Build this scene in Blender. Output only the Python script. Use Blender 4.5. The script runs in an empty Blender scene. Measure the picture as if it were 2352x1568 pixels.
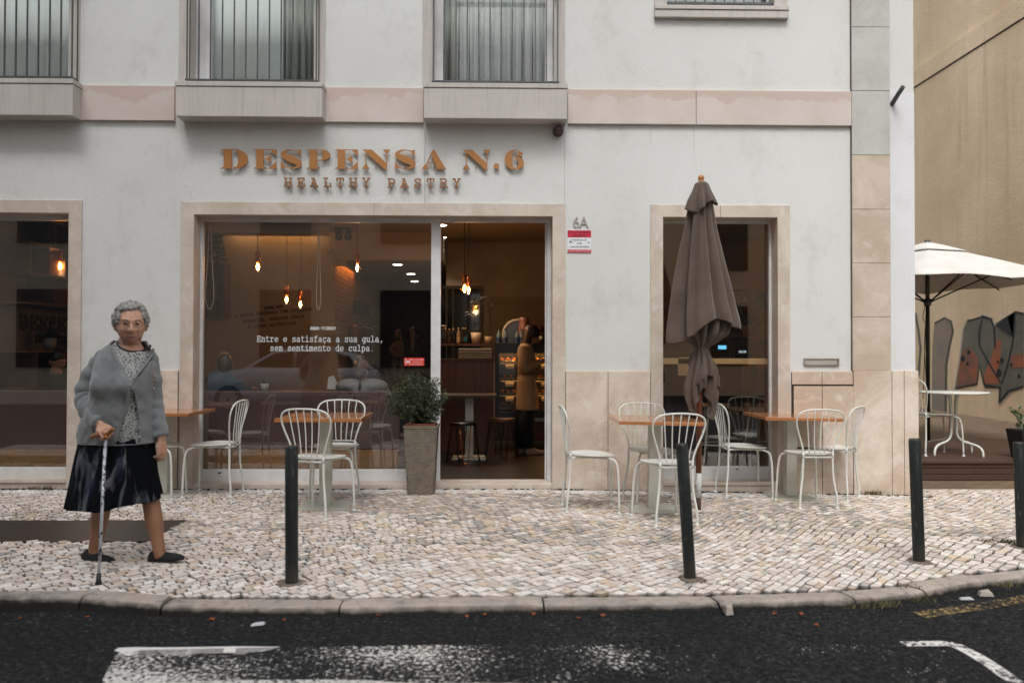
import bpy, math, random
from math import sin, cos, pi, radians, sqrt, atan2
from mathutils import Vector, Matrix, noise
from mathutils.geometry import tessellate_polygon

# ------------------------------------------------------------------ camera, sky, sun, exposure
scene = bpy.context.scene
COL = scene.collection
FPX, PCX, PCY = 1930.0, 1176.0, 784.0          # focal length and centre in 2352 px wide picture units
CAM = Vector((0.0, -7.93, 1.27))
YAW, PITCH, ROLL = math.atan(36 / FPX), math.atan(28 / FPX), 0.0023
_f = Vector((sin(YAW) * cos(PITCH), cos(YAW) * cos(PITCH), sin(PITCH)))
_r0 = Vector((cos(YAW), -sin(YAW), 0)); _u0 = _r0.cross(_f)
RT = _r0 * cos(ROLL) + _u0 * sin(ROLL); UP = -_r0 * sin(ROLL) + _u0 * cos(ROLL)
cd = bpy.data.cameras.new("camera"); cam = bpy.data.objects.new("camera", cd); COL.objects.link(cam)
cd.sensor_width = 36; cd.lens = 36 * FPX / 2352; cd.clip_start = .05; cd.clip_end = 500
cd.dof.use_dof = True; cd.dof.focus_distance = 7.2; cd.dof.aperture_fstop = 1.7
mw = Matrix.Identity(4)
for i in range(3):
    mw[i][0], mw[i][1], mw[i][2], mw[i][3] = RT[i], UP[i], -_f[i], CAM[i]
cam.matrix_world = mw
scene.camera = cam

SUN_EL, SUN_AZ = radians(54), radians(190)      # high, behind the camera, slightly to the left
w = bpy.data.worlds.new("World"); scene.world = w; w.use_nodes = True
nt = w.node_tree; bg = nt.nodes["Background"]
sky = nt.nodes.new("ShaderNodeTexSky"); sky.sky_type = 'NISHITA'; sky.sun_disc = False
sky.sun_elevation = SUN_EL; sky.sun_rotation = SUN_AZ; sky.dust_density = 4; sky.air_density = 1.0
hs = nt.nodes.new("ShaderNodeHueSaturation"); hs.inputs["Saturation"].default_value = .30
nt.links.new(sky.outputs[0], hs.inputs["Color"]); nt.links.new(hs.outputs[0], bg.inputs[0])
bg.inputs[1].default_value = .13
sl = bpy.data.lights.new("sun", 'SUN'); so = bpy.data.objects.new("sun", sl); COL.objects.link(so)
sl.energy = .85; sl.angle = radians(24); sl.color = (1, .985, .955)
sd = Vector((sin(SUN_AZ) * cos(SUN_EL), cos(SUN_AZ) * cos(SUN_EL), sin(SUN_EL)))
so.rotation_euler = sd.to_track_quat('Z', 'Y').to_euler()
scene.view_settings.view_transform = 'Standard'; scene.view_settings.look = 'None'
scene.view_settings.exposure = .93; scene.view_settings.gamma = 1
scene.render.engine = 'CYCLES'
scene.cycles.use_denoising = True
scene.cycles.max_bounces = 8; scene.cycles.transparent_max_bounces = 12
scene.cycles.sample_clamp_indirect = 6; scene.cycles.caustics_reflective = False; scene.cycles.caustics_refractive = False

# ------------------------------------------------------------------ picture point -> world point (design aid)
def ray(px, py): return _f + RT * ((px - PCX) / FPX) - UP * ((py - PCY) / FPX)
def F(px, py, y=0.0):
    d = ray(px, py); t = (y - CAM.y) / d.y; return CAM + d * t
def zg(x, y=0):
    return -.017 * (min(max(x, .3), 5.2) - .3)
def G(px, py, dz=0.0):
    d = ray(px, py); z = 0.0
    for _ in range(6):
        p = CAM + d * ((z - CAM.z) / d.z); z = zg(p.x, p.y) + dz
    return p
def FX(px, py=800, y=0.0): return F(px, py, y).x
def FZ(py, px=1176, y=0.0): return F(px, py, y).z

# ------------------------------------------------------------------ mesh helpers
class MB:
    def __init__(s): s.v = []; s.f = []; s.m = []; s.s = []; s.c = None
    def add(s, vs, fs, m=0, sm=False):
        o = len(s.v); s.v += [tuple(p) for p in vs]
        for f in fs: s.f.append([i + o for i in f]); s.m.append(m); s.s.append(sm)
        return s
    def box(s, x0, x1, y0, y1, z0, z1, m=0):
        v = [(x, y, z) for z in (z0, z1) for y in (y0, y1) for x in (x0, x1)]
        return s.add(v, [(0, 2, 3, 1), (4, 5, 7, 6), (0, 1, 5, 4), (2, 6, 7, 3), (0, 4, 6, 2), (1, 3, 7, 5)], m)
    def hexa(s, lo, hi, m=0):       # two quads (4 pts each) joined
        return s.add(list(lo) + list(hi), [(3, 2, 1, 0), (4, 5, 6, 7), (0, 1, 5, 4), (1, 2, 6, 5), (2, 3, 7, 6), (3, 0, 4, 7)], m)
    def quad(s, a, b, c, d, m=0): return s.add([a, b, c, d], [(0, 1, 2, 3)], m)
    def loft(s, rings, m=0, caps=True, sm=True, closed=True):
        n = len(rings[0]); v = [p for r in rings for p in r]; f = []
        for i in range(len(rings) - 1):
            for j in range(n if closed else n - 1):
                k = (j + 1) % n; f.append((i * n + j, i * n + k, (i + 1) * n + k, (i + 1) * n + j))
        if caps:
            f.append(tuple(reversed(range(n)))); f.append(tuple((len(rings) - 1) * n + j for j in range(n)))
        return s.add(v, f, m, sm)
    def tube(s, pts, r, n=8, m=0, caps=True, sm=True, sub=0, flat=1.0):
        P = [Vector(p) for p in pts]
        R = list(r) if isinstance(r, (list, tuple)) else [r] * len(P)
        if sub:
            P, R = smooth(P, R, sub)
        rings = []; up = None
        for i, p in enumerate(P):
            t = (P[min(i + 1, len(P) - 1)] - P[max(i - 1, 0)]).normalized()
            if up is None: up = t.orthogonal().normalized() if abs(t.z) > .9 else Vector((0, 0, 1))
            up = (up - t * up.dot(t)).normalized(); b = t.cross(up)
            rings.append([p + (up * cos(2 * pi * k / n) * flat + b * sin(2 * pi * k / n)) * R[i] for k in range(n)])
        return s.loft(rings, m, caps, sm)
    def lathe(s, prof, n=24, c=(0, 0, 0), m=0, sm=True, caps=True):
        return s.loft([[(c[0] + r * cos(2 * pi * k / n), c[1] + r * sin(2 * pi * k / n), c[2] + z) for k in range(n)] for r, z in prof], m, caps, sm)
    def rings(s, L, n=24, m=0, caps=True, sm=True):     # horizontal ellipses (cx,cy,cz,rx,ry)
        return s.loft([[(x + a * cos(2 * pi * k / n), y + b * sin(2 * pi * k / n), z) for k in range(n)] for x, y, z, a, b in L], m, caps, sm)
    def ball(s, c, r, n=16, m=0, k=10):
        r = r if isinstance(r, (list, tuple)) else (r, r, r)
        R = []
        for i in range(k + 1):
            a = -pi / 2 + pi * (i + .04) / (k + .08)
            R.append([(c[0] + r[0] * cos(a) * cos(2 * pi * j / n), c[1] + r[1] * cos(a) * sin(2 * pi * j / n), c[2] + r[2] * sin(a)) for j in range(n)])
        return s.loft(R, m)
    def prism(s, loops, y0, y1, m=0, T=None):           # loops of (x,z): outline then holes; T maps (x,y,z)
        L = [[Vector((a, b, 0)) for a, b in lp] for lp in loops]
        tri = tessellate_polygon(L); fl = [p for lp in loops for p in lp]; n = len(fl)
        T = T or (lambda x, y, z: (x, y, z))
        v = [T(a, y0, b) for a, b in fl] + [T(a, y1, b) for a, b in fl]
        f = [t for t in tri] + [tuple(n + i for i in reversed(t)) for t in tri]; o = 0
        for lp in loops:
            k = len(lp)
            for i in range(k): f.append((o + i, o + (i + 1) % k, n + o + (i + 1) % k, n + o + i))
            o += k
        return s.add(v, f, m)
    def move(s, M, i0=0):
        s.v[i0:] = [tuple(M @ Vector(p)) for p in s.v[i0:]]; return s
    def build(s, name, mats, parent=None, loc=None, bevel=0, rz=0, fix=True, mods=()):
        me = bpy.data.meshes.new(name); me.from_pydata(s.v, [], s.f)
        mats = mats if isinstance(mats, (list, tuple)) else [mats]
        for q in mats: me.materials.append(q)
        if len(mats) > 1: me.polygons.foreach_set("material_index", s.m)
        me.polygons.foreach_set("use_smooth", s.s)
        if s.c:
            at = me.color_attributes.new("tint", 'FLOAT_COLOR', 'POINT')
            at.data.foreach_set("color", [q for c in s.c for q in c])
        if fix:
            import bmesh
            bm = bmesh.new(); bm.from_mesh(me); bmesh.ops.recalc_face_normals(bm, faces=bm.faces); bm.to_mesh(me); bm.free()
        o = bpy.data.objects.new(name, me); COL.objects.link(o)
        if loc is not None: o.location = loc
        o.rotation_euler.z = rz
        if parent: o.parent = parent
        if bevel:
            b = o.modifiers.new("bevel", 'BEVEL'); b.width = bevel; b.segments = 2; b.limit_method = 'ANGLE'; b.angle_limit = radians(40)
        for kind, kw in mods:
            md = o.modifiers.new(kind.lower(), kind)
            for k2, v2 in kw.items(): setattr(md, k2, v2)
        return o

def smooth(P, R, sub):
    """Catmull-Rom through points and radii."""
    o, q = [], []
    for i in range(len(P) - 1):
        a, b, c, d = P[max(i - 1, 0)], P[i], P[i + 1], P[min(i + 2, len(P) - 1)]
        for k in range(sub):
            t = k / sub; t2 = t * t; t3 = t2 * t
            o.append(.5 * ((2 * b) + (c - a) * t + (2 * a - 5 * b + 4 * c - d) * t2 + (3 * b - a - 3 * c + d) * t3))
            q.append(R[i] + (R[i + 1] - R[i]) * t)
    o.append(P[-1]); q.append(R[-1]); return o, q

def tag(o, label=None, cat=None, group=None, kind=None):
    if label: o["label"] = label
    if cat: o["category"] = cat
    if group: o["group"] = group
    if kind: o["kind"] = kind
    return o
def thing(name, label, cat, loc=(0, 0, 0), rz=0, group=None):
    o = bpy.data.objects.new(name, None); COL.objects.link(o); o.location = loc; o.rotation_euler.z = rz
    o.empty_display_size = .1
    return tag(o, label, cat, group)
def kids(o): return [c for c in bpy.data.objects if c.parent == o]
def copy_tree(o, parent=None):
    c = o.copy(); COL.objects.link(c)
    if parent: c.parent = parent
    for k in kids(o): copy_tree(k, c)
    return c
def place(o, loc, rz=0, label=None):
    o.location = loc; o.rotation_euler.z = rz
    if label: o["label"] = label
    return o

# ------------------------------------------------------------------ materials
def lin(h):
    if not isinstance(h, str): return (*h, 1)
    c = [int(h[i:i + 2], 16) / 255 for i in (0, 2, 4)]
    return (*[x / 12.92 if x <= .04045 else ((x + .055) / 1.055) ** 2.4 for x in c], 1)
class NT:
    def __init__(s, name):
        s.mat = bpy.data.materials.new(name); s.mat.use_nodes = True; s.t = s.mat.node_tree
        s.b = s.t.nodes["Principled BSDF"]; s.out = s.t.nodes["Material Output"]
        s.co = s.n("ShaderNodeTexCoord").outputs["Object"]
    def n(s, typ, **kw):
        x = s.t.nodes.new(typ)
        for k, v in kw.items(): setattr(x, k, v)
        return x
    def l(s, a, b): s.t.links.new(a, b)
    def vec(s, scale=(1, 1, 1), src=None, rot=(0, 0, 0)):
        m = s.n("ShaderNodeMapping"); s.l(src or s.co, m.inputs[0]); m.inputs["Scale"].default_value = scale; m.inputs["Rotation"].default_value = rot
        return m.outputs[0]
    def noise(s, scale, detail=4, rough=.55, v=None, dist=0):
        x = s.n("ShaderNodeTexNoise"); x.inputs["Scale"].default_value = scale; x.inputs["Detail"].default_value = detail
        x.inputs["Roughness"].default_value = rough; x.inputs["Distortion"].default_value = dist; s.l(v or s.co, x.inputs["Vector"]); return x.outputs["Fac"]
    def ramp(s, fac, lo, hi, a=0.0, b=1.0):
        r = s.n("ShaderNodeMapRange"); r.inputs[1].default_value = lo; r.inputs[2].default_value = hi
        r.inputs[3].default_value = a; r.inputs[4].default_value = b; s.l(fac, r.inputs[0]); return r.outputs[0]
    def mix(s, fac, a, b, mode='MIX'):
        x = s.n("ShaderNodeMix", data_type='RGBA', blend_type=mode)
        for i, q in ((0, fac), (6, a), (7, b)):
            if hasattr(q, "links") or hasattr(q, "is_linked"): s.l(q, x.inputs[i])
            elif i == 0: x.inputs[0].default_value = q
            else: x.inputs[i].default_value = lin(q)
        return x.outputs[2]
    def math(s, op, a, b=0.0):
        x = s.n("ShaderNodeMath", operation=op)
        for i, q in ((0, a), (1, b)):
            if hasattr(q, "is_linked"): s.l(q, x.inputs[i])
            else: x.inputs[i].default_value = q
        return x.outputs[0]
    def bump(s, h, strength=.3, dist=.01):
        x = s.n("ShaderNodeBump"); x.inputs["Strength"].default_value = strength; x.inputs["Distance"].default_value = dist
        s.l(h, x.inputs["Height"]); s.l(x.outputs[0], s.b.inputs["Normal"]); return s
    def col(s, c):
        if hasattr(c, "is_linked"): s.l(c, s.b.inputs["Base Color"])
        else: s.b.inputs["Base Color"].default_value = lin(c)
        return s
    def set(s, rough=.6, metal=0, spec=.5, coat=0):
        s.b.inputs["Roughness"].default_value = rough; s.b.inputs["Metallic"].default_value = metal
        s.b.inputs["Specular IOR Level"].default_value = spec; s.b.inputs["Coat Weight"].default_value = coat
        return s
def mat(name, c, c2=None, scale=6, st=(1, 1, 1), rough=.6, metal=0, bump=0, bscale=60, spec=.5, coat=0, con=(.35, .65), detail=5):
    t = NT(name); t.set(rough, metal, spec, coat)
    if c2: t.col(t.mix(t.ramp(t.noise(scale, detail, v=t.vec(st)), *con), c, c2))
    else: t.col(c)
    if bump: t.bump(t.noise(bscale, 3), bump, .004)
    return t.mat
def glow(name, c, e):
    t = NT(name); t.b.inputs["Base Color"].default_value = lin(c); t.b.inputs["Emission Color"].default_value = lin(c); t.b.inputs["Emission Strength"].default_value = e
    return t.mat
def glass(name, tint=(.96, .98, .97), refl=1.5, rough=.0):
    t = NT(name); n = t.n
    tr = n("ShaderNodeBsdfTransparent"); tr.inputs[0].default_value = (*tint, 1)
    gl = n("ShaderNodeBsdfGlossy"); gl.inputs["Roughness"].default_value = rough
    g = n("ShaderNodeNewGeometry"); dp = n("ShaderNodeVectorMath", operation='DOT_PRODUCT'); t.l(g.outputs["Incoming"], dp.inputs[0]); t.l(g.outputs["Normal"], dp.inputs[1])
    r0 = 2 * ((refl - 1) / (refl + 1)) ** 2; c1 = t.math('SUBTRACT', 1.0, t.math('ABSOLUTE', dp.outputs["Value"]))
    fr = t.math('ADD', t.math('MULTIPLY', t.math('POWER', c1, 5), 1 - r0), r0)
    mx = n("ShaderNodeMixShader"); t.l(fr, mx.inputs[0]); t.l(tr.outputs[0], mx.inputs[1]); t.l(gl.outputs[0], mx.inputs[2])
    t.l(mx.outputs[0], t.out.inputs[0]); return t.mat

def m_plaster(name, c, c2, dirt):
    t = NT(name); t.set(.85, spec=.25)
    a = t.mix(t.ramp(t.noise(.55, 5, .6), .35, .68), c, c2)
    st = t.ramp(t.noise(1.7, 7, .72, t.vec((1.3, 1, .9))), .52, .80, 0, .6)
    a = t.mix(st, a, dirt)
    a = t.mix(t.ramp(t.noise(3.5, 6, .7, t.vec((4, 1, .22))), .62, .80, 0, .4), a, dirt)
    sp = t.ramp(t.noise(34, 4, .75), .62, .76, 0, .6); a = t.mix(sp, a, dirt)
    t.col(a)
    g = t.math('ADD', t.noise(80, 5, .75, t.vec((1, 1, .7), rot=(0, .6, 0))), t.math('MULTIPLY', t.noise(120, 2), .6))
    t.bump(g, .75, .006); return t.mat
def m_stone(name, c, c2, c3, sc=1.0):
    t = NT(name); t.set(.62, spec=.35)
    a = t.mix(t.ramp(t.noise(1.8 * sc, 6, .65, dist=.8), .40, .60), c, c2)
    a = t.mix(t.ramp(t.noise(4.5 * sc, 6, .65, dist=1.4), .52, .68, 0, .6), a, c3)
    a = t.mix(t.ramp(t.noise(9, 6, .7, dist=.5), .60, .74, 0, .4), a, '8a7668')
    a = t.mix(t.ramp(t.noise(55, 2, .6), .68, .75, 0, .45), a, '6b5a50')
    t.col(a); t.bump(t.noise(70, 3), .12, .003); return t.mat
PLASTER = m_plaster("white_plaster", 'd9dbda', 'ced0ce', 'aaaaa3')
PLASTER2 = m_plaster("fresh_white_plaster", 'dddfe4', 'd5d7da', 'c4c5c2')
STONE = m_stone("pink_limestone", 'ccc1b5', 'bbaea1', 'd8d0c7')
STONE2 = m_stone("warm_limestone", 'c6b9aa', 'b5a695', 'd3c9bd', .8)
STONEP = m_stone("plinth_limestone", 'd4c8ba', 'bba998', 'dfd8cf', .8)
STONEG = m_stone("grey_limestone", 'b9bab5', 'adaea8', 'c2c2bd')
t = NT("balcony_limestone"); t.set(.65, spec=.3); a = t.mix(t.ramp(t.noise(1.5, 5, .6), .35, .65), 'c2bcb7', 'b4b2ac')
a = t.mix(t.ramp(t.noise(5, 5, .65, t.vec((5, 5, .35))), .5, .75, 0, .55), a, '8f8f8a'); a = t.mix(t.ramp(t.noise(2.5, 4, .6, t.vec((1, 1, 2))), .55, .7, 0, .4), a, 'cdbdb8'); t.col(a); t.bump(t.noise(70, 3), .12, .003); STONEB = t.mat
JOINT = mat("brown_joint", '75665a', '5a4c42', 5, rough=.9)
WHITE = mat("white_window_paint", 'd5d6d8', 'c8c8c7', 8, rough=.45, bump=.05)
WHITES = mat("speckled_white_sill", 'd2d2d2', 'a9a6a2', 60, con=(.62, .74), rough=.55)
IRON = mat("grey_iron_railing", '4b4e50', '5b5d5c', 20, rough=.5, metal=.3)
GLASS = glass("window_glass")
GLASSW = glass("shop_glass", (.88, .88, .87), 1.92); GLASSR = glass("bright_shop_glass", (.88, .88, .86), 2.0)
BLACK = mat("black_paint", '121415', rough=.5)
# ------------------------------------------------------------------ ground: road, pavement, kerb
KP = [(-900, 1369), (-300, 1368), (0, 1363), (222, 1361), (393, 1372), (804, 1374), (1207, 1368), (1608, 1364), (1908, 1356), (2061, 1344), (2184, 1322), (2352, 1304), (2600, 1278), (3200, 1235), (4500, 1190)]
KW = [G(x, y) for x, y in KP]
def kerb_y(x):
    for a, b in zip(KW, KW[1:]):
        if a.x <= x <= b.x: return a.y + (b.y - a.y) * (x - a.x) / (b.x - a.x)
    return KW[0].y if x < KW[0].x else KW[-1].y
RZ = -.052
t = NT("asphalt"); t.set(.85, spec=.15)
a = t.mix(t.ramp(t.noise(38, 4, .75), .44, .62), '0f1112', '333536')
a = t.mix(t.ramp(t.noise(48, 2, .6), .62, .69, 0, .85), a, '5f5e5a')
a = t.mix(t.ramp(t.noise(1.3, 4), .4, .7, 0, .5), a, '141617')
t.col(a); t.bump(t.noise(90, 3, .7), .9, .012); ASPH = t.mat
b = MB(); N = 160
xs = [-40 + 80 * i / N for i in range(N + 1)]
for x0, x1 in zip(xs, xs[1:]):
    z0, z1 = RZ + zg(x0), RZ + zg(x1); b.quad((x0, -40, z0), (x1, -40, z1), (x1, 40, z1), (x0, 40, z0))
b.build("road", ASPH)["kind"] = "structure"
# worn markings on the road
def m_paint(name, c, lo, hi, bs=1.4, gx=None):
    t = NT(name); t.set(.75); t.col(t.mix(t.ramp(t.noise(25, 3), .45, .8, 0, .4), c, 'a8a5a0'))
    wear = t.math('ADD', t.math('MULTIPLY', t.noise(42, 4, .75, t.vec((1.15, 1, 1))), .85), t.math('MULTIPLY', t.noise(bs, 3, .6), .40))
    if gx: sx = t.n("ShaderNodeSeparateXYZ"); t.l(t.co, sx.inputs[0]); wear = t.math('SUBTRACT', wear, t.ramp(sx.outputs[0], gx[0], gx[1], 0, gx[2]))
    tr = t.n("ShaderNodeBsdfTransparent"); mx = t.n("ShaderNodeMixShader")
    t.l(t.ramp(wear, lo, hi), mx.inputs[0]); t.l(tr.outputs[0], mx.inputs[1]); t.l(t.b.outputs[0], mx.inputs[2]); t.l(mx.outputs[0], t.out.inputs[0])
    return t.mat
def road_strip(name, pts, wd, m, kind="structure"):
    P = []
    for x, y in pts:
        P.append(G(x, y, RZ + .004))
    if wd is None:
        b = MB(); b.add(P, [tuple(range(len(P)))])
    else:
        b = MB(); P, _ = smooth(P, [0] * len(P), 4); L = []
        for i, p in enumerate(P):
            t = (P[min(i + 1, len(P) - 1)] - P[max(i - 1, 0)]).normalized(); n = Vector((-t.y, t.x, 0)) * wd / 2
            L.append((p + n, p - n))
        for (a0, a1), (c0, c1) in zip(L, L[1:]): b.quad(a0, a1, c1, c0)
    o = b.build(name, m); o["kind"] = kind; return o
PW1 = m_paint("solid_white_road_paint", 'd8d6d2',  .40, .46); PW2 = m_paint("worn_white_road_paint", 'cfcdc8',  .675, .735); PW3 = m_paint("half_worn_white_road_paint", 'd2d0cb',  .595, .65)
road_strip("road_marking", [(272, 1486.5), (310, 1485), (380, 1485.5), (560, 1483), (645, 1484), (628, 1489), (600, 1495), (574, 1497), (556, 1502), (520, 1498), (490, 1500), (455, 1499), (420, 1506), (392, 1503), (350, 1503), (318, 1508), (292, 1505), (262, 1508), (276, 1497), (262, 1493)], None, PW1)
def road_band(top, bot, m):
    def at(L, x):
        for (x0, y0), (x1, y1) in zip(L, L[1:]):
            if x0 <= x <= x1: return y0 + (y1 - y0) * (x - x0) / (x1 - x0)
    b = MB(); X = [top[0][0] + (top[-1][0] - top[0][0]) * k / 70 for k in range(71)]
    for x0, x1 in zip(X, X[1:]): b.quad(*[tuple(G(x, y, RZ + .004)) for x, y in ((x0, at(bot, x0)), (x1, at(bot, x1)), (x1, at(top, x1)), (x0, at(top, x0)))])
    b.build("road_marking", m)["kind"] = "structure"
road_band([(236, 1560), (256, 1508), (300, 1492), (640, 1485), (1000, 1480), (2030, 1479), (2190, 1480)], [(236, 1574), (1000, 1575), (2190, 1575)], m_paint("worn_white_road_paint", 'd0cec9', .605, .665, gx=(-1.9, 1.0, .13)))
road_strip("road_marking", [(200, 1578), (420, 1570), (560, 1566), (820, 1566), (960, 1574), (1200, 1572)], .05, m_paint("patchy_white_road_paint", 'd2d0cb', .53, .6))
road_strip("road_marking", [(2075, 1477.5), (2130, 1477), (2185, 1478), (2225, 1495), (2275, 1525), (2345, 1575)], .068, m_paint("curved_white_road_paint", 'd2d1cd', .58, .67, bs=3))
road_strip("road_marking", [(2110, 1411), (2200, 1398), (2300, 1383), (2480, 1350)], .10, m_paint("yellow_road_paint", '9a8250', .58, .70))

# pavement: one sheet of small setts
t = NT("limestone_setts"); t.set(.62, spec=.4)
at = t.n("ShaderNodeAttribute"); at.attribute_name = "tint"
a = t.mix(t.ramp(t.noise(40, 4, .65), .35, .7, 0, .3), at.outputs[0], '9d9187')
a = t.mix(t.ramp(t.noise(9, 4, .6), .56, .75, 0, .3), a, 'a79c92')
t.col(a); t.bump(t.noise(60, 3, .6), .35, .005); SETT = t.mat
JO = mat("sett_joint_earth", '1a1612', '262618', 5, rough=.95, bump=.5, bscale=120)
COVER = [(-400, 1290), (-400, 1230), (65, 1196), (432, 1193.5), (342, 1242), (0, 1242.5), (-330, 1290)]
CW = [G(x, y) for x, y in COVER[2:5]]
lo = CW[2]; cov = [Vector((-6.3, CW[0].y + .0, 0)), Vector((CW[1].x, CW[1].y, 0)), Vector((CW[2].x, CW[2].y, 0)), Vector((-6.3, CW[2].y, 0))]
def in_cover(x, y):
    if not (CW[2].y < y < CW[1].y): return False
    k = (y - CW[2].y) / (CW[1].y - CW[2].y); return x < CW[2].x + (CW[1].x - CW[2].x) * k
random.seed(5)
POSTS = [(665, 1341), (1585, 1329), (2111, 1291), (2346, 1258)]
b = MB(); C = []
S = .067; ca, sa = cos(radians(43)), sin(radians(43))
XC0, XC1 = -6.6, 11.0
def warp(u, v):
    x, y = (u * ca - v * sa) * .84, u * sa + v * ca
    q = noise.noise(Vector((x * .5, y * .5, 3))) * .22; r = noise.noise(Vector((x * .5, y * .5, 9))) * .22
    return x + q, y + r - 1.8
UB = {}
def ub(i, j):                       # cell boundary i of row j along the row
    if (i, j) not in UB: UB[i, j] = (i + (.5 if j % 2 else 0)) * S * 1.06 + random.uniform(-.023, .023)
    return UB[i, j]
def vb(u, j): return j * S * .93 +   .02 * noise.noise(Vector((u * 9, j * 7.3, .5))) + .01 * noise.noise(Vector((u * 30, j * 3.1, 2)))
PAL = [('ddd2c8', 9), ('e6ddd5', 8), ('d3c4b8', 7), ('cfbba6', 4), ('c8bfb6', 3), ('b1aeaa', 2), ('d4c0aa', 2), ('ebe5df', 4), ('a09d99', 1)]
PAL = [lin(c) for c, k in PAL for _ in range(k)]
GREY = [lin(c) for c in ('aaa6a1', '9b9a98', 'b6aa9a', 'c9b8a2', 'b3a698', 'bcb5ae', 'c8bbad', 'd3c7bb')]
Rn = int(16.5 / S)
PG = [G(x, y) for x, y in POSTS]
for j in range(-Rn, Rn):
    for i in range(-Rn, Rn):
        u0, u1 = ub(i, j), ub(i + 1, j)
        x, y = warp((u0 + u1) / 2, (j + .5) * S * .93)
        if not (XC0 < x < XC1) or y < kerb_y(x) + .012 or in_cover(x, y): continue
        if y > (-.035 if x < 4.02 else .36): continue
        sk = random.uniform(-.012, .012)
        q = [warp(u0, vb(u0, j)), warp(u1, vb(u1, j)), warp(u1 + sk, vb(u1, j + 1)), warp(u0 + sk, vb(u0, j + 1))]
        q = [(a_, max(c_, kerb_y(a_) + .006) if y < -1 else (min(c_, -.032) if a_ < 4.02 else c_)) for a_, c_ in q]
        cx = sum(p[0] for p in q) / 4; cy = sum(p[1] for p in q) / 4
        g0 = random.uniform(.07, .24); h = random.uniform(-.002, .003)
        z = zg(cx) + h; tx, ty = random.uniform(-.03, .03), random.uniform(-.03, .03)
        def P(p, s, dz, tl=1): return (cx + (p[0] - cx) * s, cy + (p[1] - cy) * s, z + dz + tl * ((p[0] - cx) * tx + (p[1] - cy) * ty))
        o = len(b.v)
        top = [P(p, 1 - g0 - .045, .0) for p in q]; mid = [P(p, 1 - g0, -.003) for p in q]; low = [P(p, 1 - g0 * .9, -.03, 0) for p in q]
        b.add(top + mid + low, [(0, 1, 2, 3)] + [(e + 4, (e + 1) % 4 + 4, (e + 1) % 4, e) for e in range(4)] + [(e + 8, (e + 1) % 4 + 8, (e + 1) % 4 + 4, e + 4) for e in range(4)])
        n1 = noise.noise(Vector((cx * .45, cy * .9, 1.7))); n2 = noise.noise(Vector((cx * 1.5, cy * 2, 4)))
        gz = 1 if (-.1 < n1 + .35 * n2 - .05) and -2.3 < cy < -.25 and random.random() < .62 else 0
        c = random.choice(GREY if gz else PAL)
        if cy > -.22 and x < 4.02 and random.random() < .8: c = lin('e8e6e3')
        if cy < kerb_y(cx) + .8 and random.random() < .6: c = lin(random.choice(('e6dfd8', 'dfd4ca', 'ebe7e2', 'd4cbc2')))
        br = random.uniform(.82, 1.08)
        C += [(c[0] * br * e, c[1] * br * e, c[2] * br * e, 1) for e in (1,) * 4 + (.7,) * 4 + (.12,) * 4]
nset = len(b.f)
o0 = len(b.v)
for i in range(120):
    x0, x1 = XC0 + (XC1 - XC0) * i / 120, XC0 + (XC1 - XC0) * (i + 1) / 120
    yt0 = .4 if x0 > 4.0 else .02
    b.quad((x0, kerb_y(x0), zg(x0) - .016), (x1, kerb_y(x1), zg(x1) - .016), (x1, yt0, zg(x1) - .016), (x0, yt0, zg(x0) - .016), 1)
C += [(0, 0, 0, 1)] * (len(b.v) - o0); b.c = C
pv = b.build("pavement", [SETT, JO], fix=False); pv["kind"] = "structure"

# utility cover let into the pavement
b = MB(); b.hexa([(p.x, p.y, -.02) for p in cov], [(p.x, p.y, .001) for p in cov])
t = NT("dark_worn_cover_metal"); t.set(.42, .0, .5)
t.col(t.mix(t.noise(5, 4, .6, t.vec((1, 6, 1), rot=(0, 0, .5))), '2a2420', '3d352e')); t.bump(t.noise(30, 2, .5, t.vec((.3, 3, 1), rot=(0, 0, .5))), .5, .004)
tag(b.build("utility_cover", t.mat, bevel=.004), "dark brown utility cover set flush in the setts where the old woman walks", "utility cover")

# kerb stones: one kerb
t = NT("kerb_limestone"); t.set(.7, spec=.3)
a = t.mix(t.ramp(t.noise(4, 5, .6, dist=.5), .35, .65), '979088', 'aca196'); a = t.mix(t.ramp(t.noise(14, 5, .7, t.vec((1, 1, 2.5))), .52, .7, 0, .7), a, '6a645f')
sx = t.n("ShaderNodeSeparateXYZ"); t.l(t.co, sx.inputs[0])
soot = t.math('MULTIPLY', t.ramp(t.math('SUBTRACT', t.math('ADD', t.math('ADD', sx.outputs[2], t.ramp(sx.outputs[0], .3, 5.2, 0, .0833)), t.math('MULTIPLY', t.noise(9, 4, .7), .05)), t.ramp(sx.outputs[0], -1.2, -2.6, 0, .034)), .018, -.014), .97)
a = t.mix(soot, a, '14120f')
t.col(a); t.bump(t.noise(26, 4, .6), .6, .01); KERB = t.mat
b = MB(); random.seed(3)
JX = [-900, -560, -170, 222, 393, 790, 1245, 1632, 1929, 2082, 2215, 2420, 2700, 3100]
def kpt(px):
    for (x0, y0), (x1, y1) in zip(KP, KP[1:]):
        if x0 <= px <= x1: return G(px, y0 + (y1 - y0) * (px - x0) / (x1 - x0))
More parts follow.
